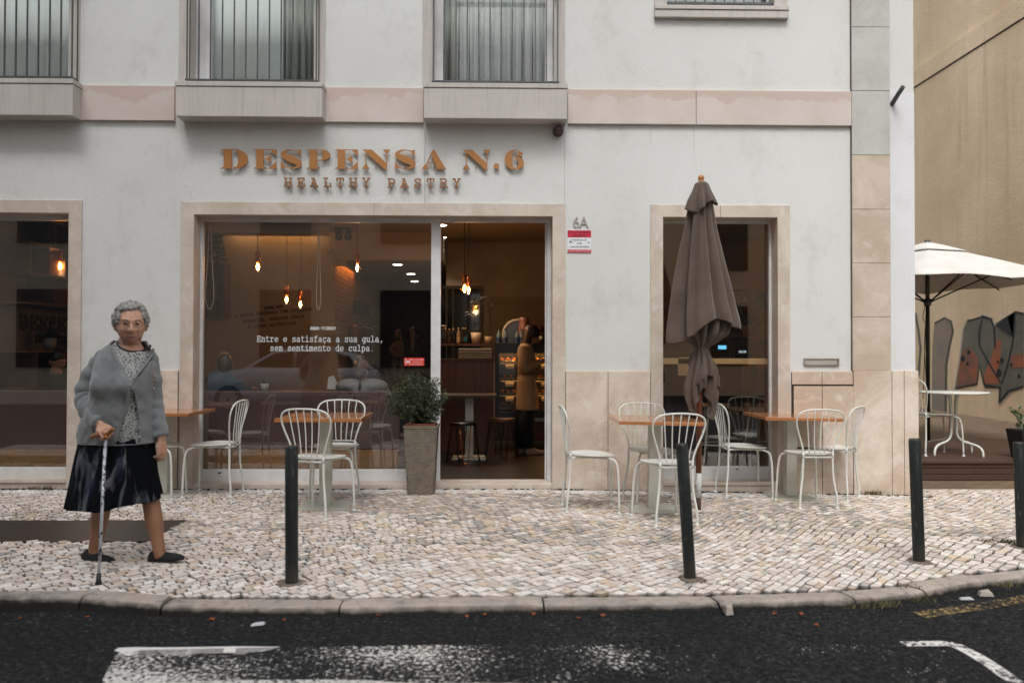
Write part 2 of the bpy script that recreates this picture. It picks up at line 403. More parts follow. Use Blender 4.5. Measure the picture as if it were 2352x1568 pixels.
for k, (j0, j1) in enumerate(zip(JX, JX[1:])):
    n = 22; hz = random.uniform(-.006, .008) + (.012 if k in (1, 2, 3) else 0); L = []
    for i in range(n + 1):
        e = .004 * (1 if i == 0 else -1 if i == n else 0)
        p = kpt(j0 + (j1 - j0) * i / n); q = kpt(min(j0 + (j1 - j0) * i / n + 20, 4400)); tg = (q - p).normalized(); nr = Vector((tg.y, -tg.x, 0))
        ch_ = (random.random() < .12) * random.uniform(.004, .014); p = p + tg * e; z = zg(p.x) + hz + random.uniform(-.0015, .0015); sh = random.uniform(.002, .012) if i in (0, n) else 0
        wd = .135
        prof = [(0, -.2), (0, -.004 - sh), (.02, 0 - sh), (wd - .032 - ch_, -.002 - sh), (wd - .010 - sh * .5 - ch_, -.012 - sh - ch_ * .6), (wd - .002 - sh * .3 - random.uniform(0, .003), -.034), (wd + .006, RZ - .03)]
        L.append([tuple(p + nr * a + Vector((0, 0, c + (z - p.z)))) for a, c in prof])
    b.loft(L, 0, True, False)
b.build("kerb", KERB, bevel=.003)["kind"] = "structure"

# ------------------------------------------------------------------ cafe building
TH = .24
bld = thing("cafe_building", "white plastered corner building with pink stone trim and a cafe on its ground floor", "building")
XL, XR, ZT = -7.2, FX(2101), 6.6
XRW = XR
# openings: (x0,x1,z0,z1)
zb = FZ(1122)
O_left = (FX(-420), FX(157), FZ(1100, 80), FZ(489, 80))
O_main = (FX(444), FX(1269), .0, FZ(495, 850))
O_right = (FX(1522), FX(1786), FZ(1106, 1650), FZ(499, 1650))
O_w1 = (FX(-160, 100), FX(159, 100), FZ(181, 80), ZT - 1.4)
O_w2 = (FX(436, 100), FX(722, 100), FZ(187, 580), ZT - 1.4)
O_w3 = (FX(995, 100), FX(1273, 100), FZ(191, 1140), ZT - 1.4)
O_w4 = (FX(1531, 20), FX(1778, 20), FZ(18, 1650), ZT - 1.4)
OPEN = [O_left, O_main, O_right, O_w1, O_w2, O_w3, O_w4]
xs = sorted({XL, XR} | {o[0] for o in OPEN} | {o[1] for o in OPEN}); zs = sorted({-.25, ZT} | {o[2] for o in OPEN} | {o[3] for o in OPEN})
b = MB()
for x0, x1 in zip(xs, xs[1:]):
    for z0, z1 in zip(zs, zs[1:]):
        cx, cz = (x0 + x1) / 2, (z0 + z1) / 2
        if any(o[0] < cx < o[1] and o[2] < cz < o[3] for o in OPEN): continue
        b.quad((x0, 0, z0), (x1, 0, z0), (x1, 0, z1), (x0, 0, z1)); b.quad((x0, TH, z0), (x0, TH, z1), (x1, TH, z1), (x1, TH, z0))
for x0, x1, z0, z1 in OPEN:
    b.quad((x0, 0, z0), (x0, TH, z0), (x0, TH, z1), (x0, 0, z1)); b.quad((x1, 0, z0), (x1, 0, z1), (x1, TH, z1), (x1, TH, z0))
    b.quad((x0, 0, z1), (x0, TH, z1), (x1, TH, z1), (x1, 0, z1)); b.quad((x0, 0, z0), (x1, 0, z0), (x1, TH, z0), (x0, TH, z0))
b.quad((XR, 0, -.25), (XR, 9.5, -.25), (XR, 9.5, ZT), (XR, 0, ZT)); b.quad((XL, 0, ZT), (XR, 0, ZT), (XR, 9.5, ZT), (XL, 9.5, ZT)); b.quad((XL, 0, -.25), (XL, 0, ZT), (XL, 9.5, ZT), (XL, 9.5, -.25))
b.quad((XL, 9.5, -.25), (XL, 9.5, ZT), (XR, 9.5, ZT), (XR, 9.5, -.25))
b.build("wall", PLASTER, bld, fix=False)
# freshly painted strip at the corner
b = MB(); xp1 = FX(2042, 600); ztop = FZ(206, 2070)
b.box(xp1 + .004, XR + .003, -.004, .6, FZ(851, 2070), ztop - .03); b.box(xp1 + .004, xp1 + .17, -.004, .0, ztop - .03, ztop)
b.build("painted_patch", PLASTER2, bld)
# plinth slabs with joints
zp = FZ(852, 1400)
g = .0025
def plinth_run(*a): 
    global b
    b = MB(); slab_run(*a); b.build("plinth", STONEP, bld, bevel=.003)
def slab_run(edges, z0, z1, y0=-.022, m=0):
    for x0, x1 in zip(edges, edges[1:]): b.box(x0 + g, x1 - g, y0, .0, z0, z1, m)
plinth_run([FX(v) for v in (187, 300, 411)], -.2, FZ(850, 300))
plinth_run([FX(1299), FX(1396), FX(1493)], -.2, zp)
zh1, zh0 = FZ(884, 1890), FZ(1028, 1890)
plinth_run([FX(1817), FX(1886), FX(1957)], zh1 + .006, FZ(853, 1890)); plinth_run([FX(1817), FX(1886), FX(1957)], -.2, zh0 - .006)
b = MB(); slab_run([FX(1957), FX(2045), FX(2073), FX(2103)], -.25, FZ(851, 2050), -.03)
b.box(XR + .001, XR + .02, -.03, 8, -.25, FZ(851, 2050)); 
b.build("plinth", STONEP, bld, bevel=.003)
b = MB(); b.box(FX(187), FX(411), -.012, .0, -.2, FZ(851, 300)); b.box(FX(1299), FX(1493), -.012, 0, -.2, zp - .004); b.box(FX(1817), FX(1957), -.012, 0, -.2, FZ(854, 1890)); b.box(FX(1957), FX(2103), -.02, 0, -.2, FZ(852, 2050))
b.build("plinth_joint", JOINT, bld)
# pilaster stones
b = MB(); px0, px1 = FX(1954.5, 400), FX(2042, 500); zj = [-.05 + 0 * 1, FZ(851, 2000), FZ(728, 2000), FZ(605, 2000), FZ(482, 2000), FZ(358, 2000), FZ(211, 2000), FZ(65, 2000), FZ(-90, 2000), 5.6, ZT]
for i, (z0, z1) in enumerate(zip(zj[1:], zj[2:])): b.box(px0, px1, -.028, 0, z0 + .002, z1 - .002, 0 if i < 4 else 1)
b.build("pilaster", [STONE2, STONEG], bld, bevel=.002)
b = MB(); b.box(px0 - .004, px1 + .002, -.02, 0, zj[1], ZT - .01); b.build("pilaster_joint", JOINT, bld)
# belt course between the floors
BELTS = []; zc1, zc0 = FZ(205, 1000), FZ(284, 1000)
for x0, x1 in ((188, 404), (745, 974), (1303, 1597), (1597, 1953)):
    e = FZ(285.5 + (x0 + x1 - 2000) * .0016, 1000)
    BELTS.append((FX(x0, 250) + .002, FX(x1, 250) - .002))
t = NT("stained_pink_limestone"); t.set(.6, spec=.35); sx = t.n("ShaderNodeSeparateXYZ"); t.l(t.co, sx.inputs[0])
h = t.math('ADD', t.math('SUBTRACT', sx.outputs[2], (zc0 + zc1) / 2 + .07), t.math('MULTIPLY', t.math('SUBTRACT', t.noise(2.6, 5, .62, t.vec((1.2, 1, .8))), .5), .36))
a = t.mix(t.ramp(t.noise(2.2, 4, .6), .35, .65), 'cbc3bd', 'c3b7af'); a = t.mix(t.ramp(h, .0, .02), a, 'bfaea5'); a = t.mix(t.ramp(t.noise(3, 4, .6), .58, .7, 0, .5), a, 'c5b2a3')
t.col(a); BELT = t.mat
for x0, x1 in BELTS: b = MB(); b.box(x0, x1, -.035, 0, zc0, zc1); b.build("string_course", BELT, bld, bevel=.003)
# stone surrounds
def surround(op, wpx, name, sill=True, ref=600, depth=.2, wtop=None):
    x0, x1, z0, z1 = op; wd = wpx / 243; wt = (wtop or wpx) / 243; p = -.016
    b = MB(); e = .002
    b.box(x0 - wd, x0 + e, p, depth, z0 - .3, z1); b.box(x1 - e, x1 + wd, p, depth, z0 - .3, z1)
    xm = x0 + (x1 - x0) * .5
    b.box(x0 - wd, xm - .0015, p, depth, z1 - e, z1 + wt); b.box(xm + .0015, x1 + wd, p, depth, z1 - e, z1 + wt)
    if sill: b.box(x0 + e, x1 - e, p - .012, depth, z0 - .03, z0 + e); b.box(x0 + e, x1 - e, p + .004, .0, -.2, z0 - .034)
    return b.build(name, STONE, bld, bevel=.003)
surround(O_left, 29, "stone_surround"); surround(O_right, 28, "stone_surround"); surround(O_main, 29, "stone_surround", False)
b = MB(); b.box(O_main[0] + .002, O_main[1] - .002, -.02, .3, -.12, FZ(1111, 900)); b.build("threshold", STONE, bld, bevel=.004)
zth = FZ(1111, 900)
# ---- shop front joinery: white frames, panes, mullion
def bars(b, x0, x1, z0, z1, l, r, tp, bt, y0, y1, m=0):
    b.box(x0, x0 + l, y0, y1, z0, z1, m); b.box(x1 - r, x1, y0, y1, z0, z1, m)
    b.box(x0 + l, x1 - r, y0, y1, z1 - tp, z1, m)
    if bt: b.box(x0 + l, x1 - r, y0, y1, z0, z0 + bt, m)
YG = .19
def glazed(name, x0, x1, z0, z1, l, r, tp, bt, gm, fm=WHITE, parent=bld, d=.05):
    b = MB(); bars(b, x0, x1, z0, z1, l, r, tp, bt, YG - d / 2, YG + d / 2)
    fr = b.build(name, fm, parent, bevel=.003)
    b = MB(); b.quad((x0 + l, YG, z0 + bt), (x1 - r, YG, z0 + bt), (x1 - r, YG, z1 - tp), (x0 + l, YG, z1 - tp))
    b.build("pane", gm, fr, fix=False); return fr
GX = lambda px, py=800: FX(px, py, YG)
GZ = lambda py, px=800: FZ(py, px, YG)
zt_m = O_main[3] + .0; 
main_fr = glazed("shop_window", O_main[0], GX(1012), zth, zt_m, GX(467) - O_main[0], GX(1012) - GX(990), zt_m - GZ(511.5), GZ(1077) - zth, GLASSW)
# doorway frame: head rail and right post with door track, open sliding leaf behind the window
b = MB(); xd1 = O_main[1]
b.box(GX(1012) + .001, xd1, YG - .025, YG + .025, GZ(511, 1100), zt_m); b.box(GX(1256), xd1, YG - .03, YG + .03, zth, GZ(511, 1100) - .002); b.box(GX(1252), GX(1255.4), YG + .005, YG + .06, zth, GZ(512, 1100) - .002)
b.build("door_frame", WHITE, bld, bevel=.003)
glazed("shop_window", O_left[0], O_left[1], O_left[2], O_left[3], .06, .03, O_left[3] - GZ(507, 80), GZ(1072, 80) - O_left[2], GLASSW)
glazed("shop_window", O_right[0] - .05, O_right[1], O_right[2], O_right[3], .05, O_right[1] - GX(1765), O_right[3] - GZ(514, 1650), GZ(1070, 1650) - O_right[2], GLASSR)
b = MB()
for p, q in ((512, 1086), (1705 + 115, 0),):
    pass
b.box(GX(505), GX(512), YG - .028, YG - .0245, GZ(1085.5), GZ(1083)); b.box(GX(1688), GX(1694), YG - .028, YG - .0245, GZ(1077, 1690), GZ(1074.5, 1690))
b.build("drain_slot", BLACK, bld)
# ---- upper windows
CURT = mat("grey_curtain", 'b4bab5', '9fa6a2', 3, rough=.9); SHEER = mat("white_sheer", 'eaf1f1', 'dfe8e8', 2, rough=.9)
def upper(op, lpx, rpx, jw=None, bt=.05):
    x0, x1, z0, z1 = op; jl, jr = 24 / 243, 25 / 243
    b = MB(); p = -.014
    if jw is None:
        b.box(x0 - jl, x0 + .002, p, .17, z0 - .06, z1); b.build("stone_jamb", STONEB, bld, bevel=.003)
        b = MB(); b.box(x1 - .002, x1 + jr, p, .17, z0 - .06, z1); b.build("stone_jamb", STONEB, bld, bevel=.003)
    return glazed("upper_window", x0 + .001, x1 - .001, z0, z1, lpx / 243, rpx / 243, .1, bt, GLASS, d=.06)
upper(O_w1, 20, 4); upper(O_w2, 36, 4); upper(O_w3, 20, 18); upper(O_w4, 4, 4, 1, .02)
b = MB(); xq0, xq1 = FX(1502, 30), FX(1808, 30); zs1, zs0 = FZ(22, 1650), FZ(45, 1650)
b.box(xq0, xq1, -.05, .0, zs0, FZ(28, 1650)); b.box(xq0, xq1, -.06, .1, FZ(27.4, 1650), FZ(18, 1650)); b.box(xq0, O_w4[0] + .002, -.015, .15, FZ(17, 1650), ZT - 1.4); b.box(O_w4[1] - .002, xq1, -.015, .15, FZ(17, 1650), ZT - 1.4)
b.build("window_sill", STONEB, bld, bevel=.003)
# ---- balconies
def balcony(xa, xb, yt, yf, nbars, ra, rb, gap=109):
    pr = .20; yfr = -pr
    x0, x1 = FX(xa, 230, yfr), FX(xb, 230, yfr); zt, z0 = FZ(yt, (xa + xb) / 2, yfr), FZ(yf, (xa + xb) / 2, yfr)
    b = MB(); b.box(x0, x1, yfr, .0, z0, zt - .047); b.box(x0 - .006, x1 + .006, yfr - .008, .18, zt - .044, zt)
    bal = b.build("balcony", STONEB, bld, bevel=.004)
    r = MB(); X0, X1 = FX(ra, 180, -.11), FX(rb, 180, -.11); zr = zt + .035
    r.box(X0, X1, -.13, -.09, zr, zr + .012); r.box(X0, X0 + .012, -.09, .02, zr, zr + .012); r.box(X1 - .012, X1, -.09, .02, zr, zr + .012)
    n = max(1, round((X1 - X0) / .109)); zt2 = zt + 1.0
    for i in range(n + 1):
        x = X0 + .012 + (X1 - X0 - .024) * i / n; r.box(x - .005, x + .005, -.118, -.102, zr + .012, zt2)
    for x in (X0 + .006, X1 - .006): r.box(x - .004, x + .004, -.03, -.02, zr + .012, zt2)
    r.box(X0, X1, -.135, -.085, zt2, zt2 + .03)
    r.build("railing", IRON, bal); return bal
balcony(-190, 167, 180, 264, 0, -175, 168); balcony(403, 740, 188, 268, 0, 426, 729); balcony(973.5, 1303, 191.5, 272.5, 0, 992, 1284)
r = MB(); X0, X1 = O_w4[0] + .0, O_w4[1]; zr = FZ(8, 1650)
r.box(X0, X1, .02, .045, zr, zr + .02); 
for i in range(1, 11):
    x = X0 + (X1 - X0) * i / 11; r.box(x - .005, x + .005, .027, .037, zr - .04, zr + .9)
r.build("railing", IRON, bld)
# curtains behind the upper windows
def curtain(x0, x1, z0, z1, y, folds, amp, m, label, slack=0):
    b = MB(); n = int((x1 - x0) / .012); R = [[], []]
    for i in range(n + 1):
        u = i / n; ph = u * folds * 2 * pi + .7 * sin(u * 9)
        yy = y + amp * (sin(ph) + .35 * sin(2.3 * ph + 1))
        R[0].append((x0 + (x1 - x0) * u, yy, z0)); R[1].append((x0 + (x1 - x0) * u, yy, z1))
    b.loft(R, 0, False, True, False)
    return tag(b.build("curtain", m, fix=False, mods=(("SOLIDIFY", dict(thickness=.002)),)), label, "curtain", "curtains in the upstairs windows")
zc = O_w2[3]
curtain(O_w1[0], O_w1[1], O_w1[2] + .02, zc, .27, 5, .012, SHEER, "pale sheer curtain filling the upstairs window cut by the picture's left edge")
curtain(O_w2[0], FX(653, 80, .3), O_w2[2] + .02, zc, .26, 3, .006, SHEER, "flat pale sheer curtain left of the grey drape in the same window")
curtain(FX(650, 80, .3), O_w2[1] + .05, O_w2[2] + .03, zc, .29, 6, .03, CURT, "narrow grey drape at the right of the upstairs window above the shop sign")
curtain(O_w3[0], O_w3[1], O_w3[2] + .03, zc, .31, 11, .03, CURT, "wide grey pleated curtain filling the upstairs window above the shop door")
curtain(O_w4[0], O_w4[1], O_w4[2] + .02, zc, .33, 6, .012, SHEER, "pale sheer curtain in the small window at the top of the white wall")
# hatch with black gasket line, lock
b = MB(); hx0, hx1 = FX(1819, 950), FX(1960.5, 950)
b.box(hx0 + .009, FX(1886) - g, -.026, -.004, zh0 + .009, zh1 - .009); b.box(FX(1886) + g, hx1 - .009, -.026, -.004, zh0 + .009, zh1 - .009)
hd = thing("meter_hatch", "square stone faced meter hatch outlined in black beside the right table", "hatch", (0, 0, 0)); b.build("hatch_door", STONEP, hd, bevel=.002)
b = MB(); b.box(hx0, hx1, -.024, .0, zh0, zh1); b.build("gasket", BLACK, hd)
b = MB(); c = F(1824, 954); b.tube([(c.x + .02, -.03, c.z), (c.x + .02, -.024, c.z)], .014, 12); b.build("lock", IRON, hd)
# old movement joints in the plaster
b = MB()
for px, y0, y1, wd in ((976, 286, 466, .004), (1297, 290, 468, .002), (1953.2, 292, 850, .004), (1953.2, -60, 204, .004), (1495, 295, 330, .002), (1594, 296, 345, .002)):
    b.box(FX(px, 400) - wd / 2, FX(px, 400) + wd / 2, -.0012, .0, FZ(y1, px), FZ(y0, px))
b.build("plaster_joint", mat("sooty_joint", '57544e', '8a8780', 4, (1, 1, 3), rough=1), bld)
# ------------------------------------------------------------------ lettering
def arc(cx, cy, rx, ry, a0, a1, n=14): return [(cx + rx * cos(radians(a0 + (a1 - a0) * i / n)), cy + ry * sin(radians(a0 + (a1 - a0) * i / n))) for i in range(n + 1)]
def vstroke(pts, wds, sub=8):
    P, R = smooth([Vector((x, y, 0)) for x, y in pts], wds, sub); L, Q = [], []
    for i, p in enumerate(P):
        t = (P[min(i + 1, len(P) - 1)] - P[max(i - 1, 0)]).normalized(); n = Vector((-t.y, t.x, 0)) * R[i] / 2
        L.append((p.x + n.x, p.y + n.y)); Q.append((p.x - n.x, p.y - n.y))
    return L + Q[::-1]
FAT = {
 'D': [[[(0, 1), (.55, 1)] + arc(.55, .5, .45, .5, 88, -88) + [(.55, 0), (0, 0), (.13, .1), (.13, .9)], [(.42, .965), (.5, .965)] + arc(.5, .5, .16, .465, 85, -85) + [(.5, .035), (.42, .035)]]],
 'E': [[[(0, 1), (1, 1), (1, .66), (.72, .965), (.44, .965), (.44, .53), (.56, .53), (.76, .7), (.76, .31), (.56, .485), (.44, .485), (.44, .035), (.7, .035), (1, .38), (1, 0), (0, 0), (.13, .1), (.13, .9)]]],
 'P': [[[(0, 1), (.6, 1)] + arc(.6, .71, .4, .29, 88, -88) + [(.6, .42), (.44, .42), (.44, .1), (.56, 0), (0, 0), (.13, .1), (.13, .9)], [(.44, .965), (.56, .965)] + arc(.56, .71, .13, .255, 85, -85) + [(.56, .455), (.44, .455)]]],
 'S': [[vstroke([(.88, .72), (.8, .9), (.52, .975), (.24, .92), (.14, .75), (.3, .6), (.55, .47), (.8, .32), (.8, .12), (.5, .025), (.2, .1), (.08, .3)], [.03, .03, .045, .10, .22, .32, .36, .30, .14, .045, .035, .03])], [[(.92, 1), (.92, .64), (.7, .93)]], [[(.03, 0), (.03, .37), (.27, .08)]]],
 'N': [[[(0, 1), (.36, 1), (.9, .3), (.9, -.02), (.82, -.02), (.1, .9)]], [[(.125, .9), (.155, .9), (.155, .18), (.125, .18)]], [[(.0, 0), (.28, 0), (.16, .24), (.12, .24)]], [[(.885, .2), (.915, .2), (.915, .82), (.885, .82)]], [[(.76, 1), (1.03, 1), (.92, .8), (.88, .8)]]],
 'A': [[[(.44, .98), (.5, 1.02), (.93, .1), (1, 0), (.52, 0), (.6, .1), (.37, .8)]], [[(.43, .96), (.46, .93), (.2, .2), (.16, .2)]], [[(0, 0), (.3, 0), (.2, .26), (.16, .26)]], [[(.2, .36), (.52, .36), (.54, .32), (.2, .32)]]],
 '.': [[arc(.5, .16, .5, .15, 0, 345, 18)]],
 '6': [[vstroke([(.78, .82), (.66, .95), (.48, .98), (.3, .86), (.2, .62), (.2, .35), (.32, .1), (.52, .02), (.74, .12), (.83, .31), (.72, .52), (.53, .59), (.4, .52)], [.06, .05, .05, .2, .36, .37, .2, .05, .2, .3, .2, .05, .03])], [arc(.78, .77, .14, .12, 0, 345, 16)]],
}
def fat_word(b, items, y0, y1, T=None):      # items: (char, x0, x1, zbase, height)
    for ch, x0, x1, z0, h in items:
        for k, loops in enumerate(FAT[ch]):
            b.prism([[(x0 + (x1 - x0) * u, z0 + h * v) for u, v in lp] for lp in loops], y0 - .0006 * k, y1, 0, T)
K = 45 / 100
ST = {  # slab-serif stroke letters on a 60 x 57 cell
 'H': [[(4, 57), (22, 57)], [(38, 57), (56, 57)], [(4, 0), (22, 0)], [(38, 0), (56, 0)], [(12, 0), (12, 57)], [(48, 0), (48, 57)], [(12, 29), (48, 29)]],
 'E': [[(6, 0), (52, 0), (52, 16)], [(6, 57), (50, 57), (50, 43)], [(14, 0), (14, 57)], [(14, 30), (36, 30)], [(36, 22), (36, 38)]],
 'A': [[(2, 0), (20, 0)], [(40, 0), (58, 0)], [(10, 0), (28, 57), (50, 0)], [(14, 57), (30, 57)], [(17, 20), (43, 20)]],
 'L': [[(8, 57), (32, 57)], [(8, 0), (54, 0), (54, 20)], [(20, 0), (20, 57)]],
 'T': [[(8, 40), (8, 57), (52, 57), (52, 40)], [(30, 0), (30, 57)], [(18, 0), (42, 0)]],
 'Y': [[(4, 57), (20, 57)], [(40, 57), (56, 57)], [(11, 57), (30, 27), (49, 57)], [(30, 27), (30, 0)], [(18, 0), (42, 0)]],
 'P': [[(6, 57), (36, 57), (50, 50), (52, 41), (48, 31), (36, 26), (15, 26)], [(15, 57), (15, 0)], [(6, 0), (30, 0)]],
 'S': [[(48, 42), (48, 56)], [(48, 47), (38, 56), (26, 57), (14, 51), (12, 42), (22, 33), (40, 28), (50, 19), (48, 7), (36, 0), (22, 1), (11, 10)], [(11, 1), (11, 16)]],
 'R': [[(5, 57), (34, 57), (47, 52), (48, 42), (42, 32), (30, 29), (13, 29)], [(13, 57), (13, 0)], [(5, 0), (24, 0)], [(30, 29), (42, 16), (48, 0), (57, 0)]],
 'B': [[(6, 57), (36, 57), (48, 50), (46, 36), (34, 31), (14, 31)], [(34, 31), (52, 24), (52, 8), (40, 0), (6, 0)], [(14, 0), (14, 57)]],
 'M': [[(3, 57), (13, 57), (30, 26), (47, 57), (57, 57)], [(10, 57), (10, 0)], [(50, 57), (50, 0)], [(3, 0), (20, 0)], [(40, 0), (57, 0)]],
 'V': [[(3, 57), (20, 57)], [(40, 57), (57, 57)], [(10, 57), (30, 0), (50, 57)]],
 'I': [[(12, 57), (48, 57)], [(12, 0), (48, 0)], [(30, 0), (30, 57)]],
 'N': [[(4, 57), (14, 57), (46, 0), (46, 57)], [(36, 57), (57, 57)], [(12, 57), (12, 0)], [(3, 0), (22, 0)]],
 'D': [[(5, 57), (30, 57), (46, 48), (52, 30), (46, 10), (30, 0), (5, 0)], [(14, 0), (14, 57)]],
 'O': [[(30, 57), (14, 50), (7, 29), (14, 7), (30, 0), (46, 7), (53, 29), (46, 50), (30, 57)]],
 'G': [[(48, 40), (48, 54)], [(48, 48), (36, 57), (22, 56), (10, 46), (7, 28), (12, 9), (28, 0), (44, 4), (50, 10), (50, 25)], [(32, 25), (56, 25)]],
 'a': [[(13, 38), (28, 42), (42, 38), (44, 28), (44, 0), (54, 0)], [(44, 24), (24, 25), (11, 18), (11, 6), (22, -1), (36, 3), (44, 10)]],
 'b': [[(4, 60), (14, 60), (14, 0), (4, 0)], [(14, 30), (30, 43), (48, 34), (51, 20), (46, 6), (30, -1), (14, 10)]],
 'c': [[(48, 30), (48, 41)], [(48, 34), (34, 42), (18, 38), (9, 21), (16, 4), (32, -1), (49, 7)]],
 'd': [[(36, 60), (46, 60), (46, 0), (56, 0)], [(46, 30), (30, 43), (12, 34), (9, 20), (14, 6), (30, -1), (46, 10)]],
 'e': [[(9, 22), (51, 22), (48, 34), (32, 42), (16, 37), (9, 21), (14, 5), (30, -1), (49, 7)]],
 'f': [[(52, 58), (38, 60), (27, 56), (25, 46), (25, 0)], [(10, 42), (46, 42)], [(10, 0), (42, 0)]],
 'g': [[(56, 42), (46, 42), (46, -8), (38, -17), (18, -17)], [(46, 30), (30, 43), (12, 34), (9, 20), (14, 7), (30, 1), (46, 12)]],
 'h': [[(4, 60), (14, 60), (14, 0)], [(4, 0), (23, 0)], [(14, 30), (30, 43), (45, 36), (46, 0)], [(37, 0), (56, 0)]],
 'i': [[(12, 42), (31, 42), (31, 0)], [(10, 0), (52, 0)], [(29, 54), (33, 60)]],
 'l': [[(12, 60), (31, 60), (31, 0)], [(10, 0), (52, 0)]],
 'm': [[(2, 42), (10, 42), (10, 0)], [(2, 0), (18, 0)], [(10, 32), (20, 43), (30, 36), (30, 0)], [(30, 32), (40, 43), (50, 36), (50, 0), (58, 0)]],
 'n': [[(5, 42), (14, 42), (14, 0)], [(5, 0), (23, 0)], [(14, 30), (30, 43), (45, 36), (46, 0)], [(37, 0), (56, 0)]],
 'o': [[(30, 42), (14, 36), (8, 21), (14, 5), (30, -1), (46, 5), (52, 21), (46, 36), (30, 42)]],
 'p': [[(4, 42), (14, 42), (14, -17)], [(4, -17), (28, -17)], [(14, 30), (30, 43), (48, 34), (51, 20), (46, 6), (30, -1), (14, 10)]],
 'r': [[(8, 42), (22, 42), (22, 0)], [(8, 0), (42, 0)], [(22, 28), (38, 42), (53, 38)]],
 's': [[(46, 30), (46, 42)], [(46, 36), (28, 42), (14, 37), (14, 27), (30, 22), (48, 16), (49, 5), (34, -1), (12, 4)], [(12, 0), (12, 12)]],
 't': [[(22, 56), (22, 8), (30, -1), (46, 0), (53, 5)], [(8, 42), (48, 42)]],
 'u': [[(5, 42), (14, 42), (14, 8), (26, -1), (46, 10)], [(36, 42), (46, 42), (46, 0), (56, 0)]],
 'v': [[(3, 42), (21, 42)], [(39, 42), (57, 42)], [(11, 42), (30, 0), (49, 42)]],
 ',': [[(34, 8), (24, -12)]], '.': [[(27, 2), (33, 2)]], '-': [[(12, 26), (48, 26)]], ' ': [],
}
ST['ç'] = ST['c'] + [[(30, -1), (34, -12), (24, -17)]]; ST['ê'] = ST['e'] + [[(18, 49), (30, 60), (42, 49)]]; ST['Ó'] = ST['O'] + [[(28, 62), (42, 72)]]
ST['ã'] = ST['a'] + [[(14, 50), (24, 56), (36, 51), (46, 57)]]
def stroke_word(b, text, x0, zb, pitch, unit, wd, y0, y1, T=None, slope=0.0):
    """Slab letters: cell of 60 units is pitch wide; unit = metres per glyph unit in height."""
    T = T or (lambda x, y, z: (x, y, z)); k = 0
    for i, ch in enumerate(text):
        for pl in ST[ch]:
            for (a0, c0), (a1, c1) in zip(pl, pl[1:]):
                ux = pitch / 60 * .98; p = Vector((x0 + i * pitch + a0 * ux, 0, zb + c0 * unit + slope * i)); q = Vector((x0 + i * pitch + a1 * ux, 0, zb + c1 * unit + slope * i))
                t = (q - p); t = t.normalized() if t.length > 1e-6 else Vector((1, 0, 0)); n = Vector((-t.z, 0, t.x)) * wd / 2; e = t * wd * .42
                k += 1; d = .00004 * (k % 9)
                c = [p - e + n, q + e + n, q + e - n, p - e - n]
                b.hexa([T(v.x, y0 - d, v.z) for v in c], [T(v.x, y1, v.z) for v in c])
def sans(b, text, x, z, size, y, align='CENTER', th=.0008, sx=1, T=None):
    c = bpy.data.curves.new("t", 'FONT'); c.body = text; c.size = size; c.align_x = align; c.extrude = th
    o = bpy.data.objects.new("t", c); COL.objects.link(o)
    me = bpy.data.meshes.new_from_object(o.evaluated_get(bpy.context.evaluated_depsgraph_get()))
    T = T or (lambda x, y, z: (x, y, z))
    b.add([T(x + v.co.x * sx, y - v.co.z, z + v.co.y) for v in me.vertices], [tuple(p.vertices) for p in me.polygons])
    bpy.data.objects.remove(o); bpy.data.meshes.remove(me); bpy.data.curves.remove(c)

# ---- shop sign above the door
CU = mat("copper_sign_paint", 'ad7843', 'a36e3b', 2, rough=.5, metal=.15)
CU2 = mat("dull_copper_sign_paint", '98693f', '8d6038', 2, rough=.5, metal=.15)
sg = thing("shop_sign", "copper coloured raised letters fixed above the shop front", "sign", F(856, 389))
def sx_(c): return (1000 + c / 1.742) / 1.7415      # crop pixel -> picture units
IT = [('D', 508, 571.5)] + [(c, sx_(a), sx_(e)) for c, a, e in (('E', 30, 190), ('S', 216, 373), ('P', 397, 565), ('E', 596, 755), ('N', 784, 974), ('S', 1008, 1163), ('A', 1197, 1372), ('N', 1481, 1671), ('.', 1697, 1738), ('6', 1775, 1912))]
items = []
for c, a, e in IT:
    yb = 389.2 + (a - 508) * .0024 - (.6 if c == '6' else 0); q0, q1 = F(a, yb), F(e, yb); items.append((c, q0.x - sg.location.x, q1.x - sg.location.x, q0.z - sg.location.z, 44.6 / 243.3))
for sl in (items[:8], items[8:]): b = MB(); fat_word(b, sl, -.036, -.024); b.build("name_lettering", CU, sg)
b = MB(); q = F(sx_(247), 430); p2 = F(sx_(965), 431.5); pit = (F(sx_(722), 430).x - F(sx_(272), 430).x) / 5
stroke_word(b, "HEALTHY", q.x - sg.location.x, q.z - sg.location.z, pit * .62, 18.3 / 243.3 / 57, .0135, -.05, -.034) if False else None
def spaced(word, px0, py):
    for i, ch in enumerate(word):
        p = F(px0 + i * 90.3 / 1.742 / 1.7415, py + i * .05)
        stroke_word(b, ch, p.x - sg.location.x - .041, p.z - sg.location.z, .082, 18.6 / 243.3 / 57, .0125, -.038, -.026)
        b.box(p.x - sg.location.x - .006, p.x - sg.location.x + .006, -.026, .0, p.z - sg.location.z - .006, p.z - sg.location.z + .006)
b = MB(); spaced("HEALTHY", sx_(272), 430); b.build("tagline_lettering", CU2, sg); b = MB(); spaced("PASTRY", sx_(990), 431.4)
b.build("tagline_lettering", CU2, sg)
b = MB()
for c, x0, x1, z0, h in items: b.box((x0 + x1) / 2 - .004, (x0 + x1) / 2 + .004, -.024, 0, z0 + h * .05, z0 + h * .12)
b.build("standoff", IRON, sg)
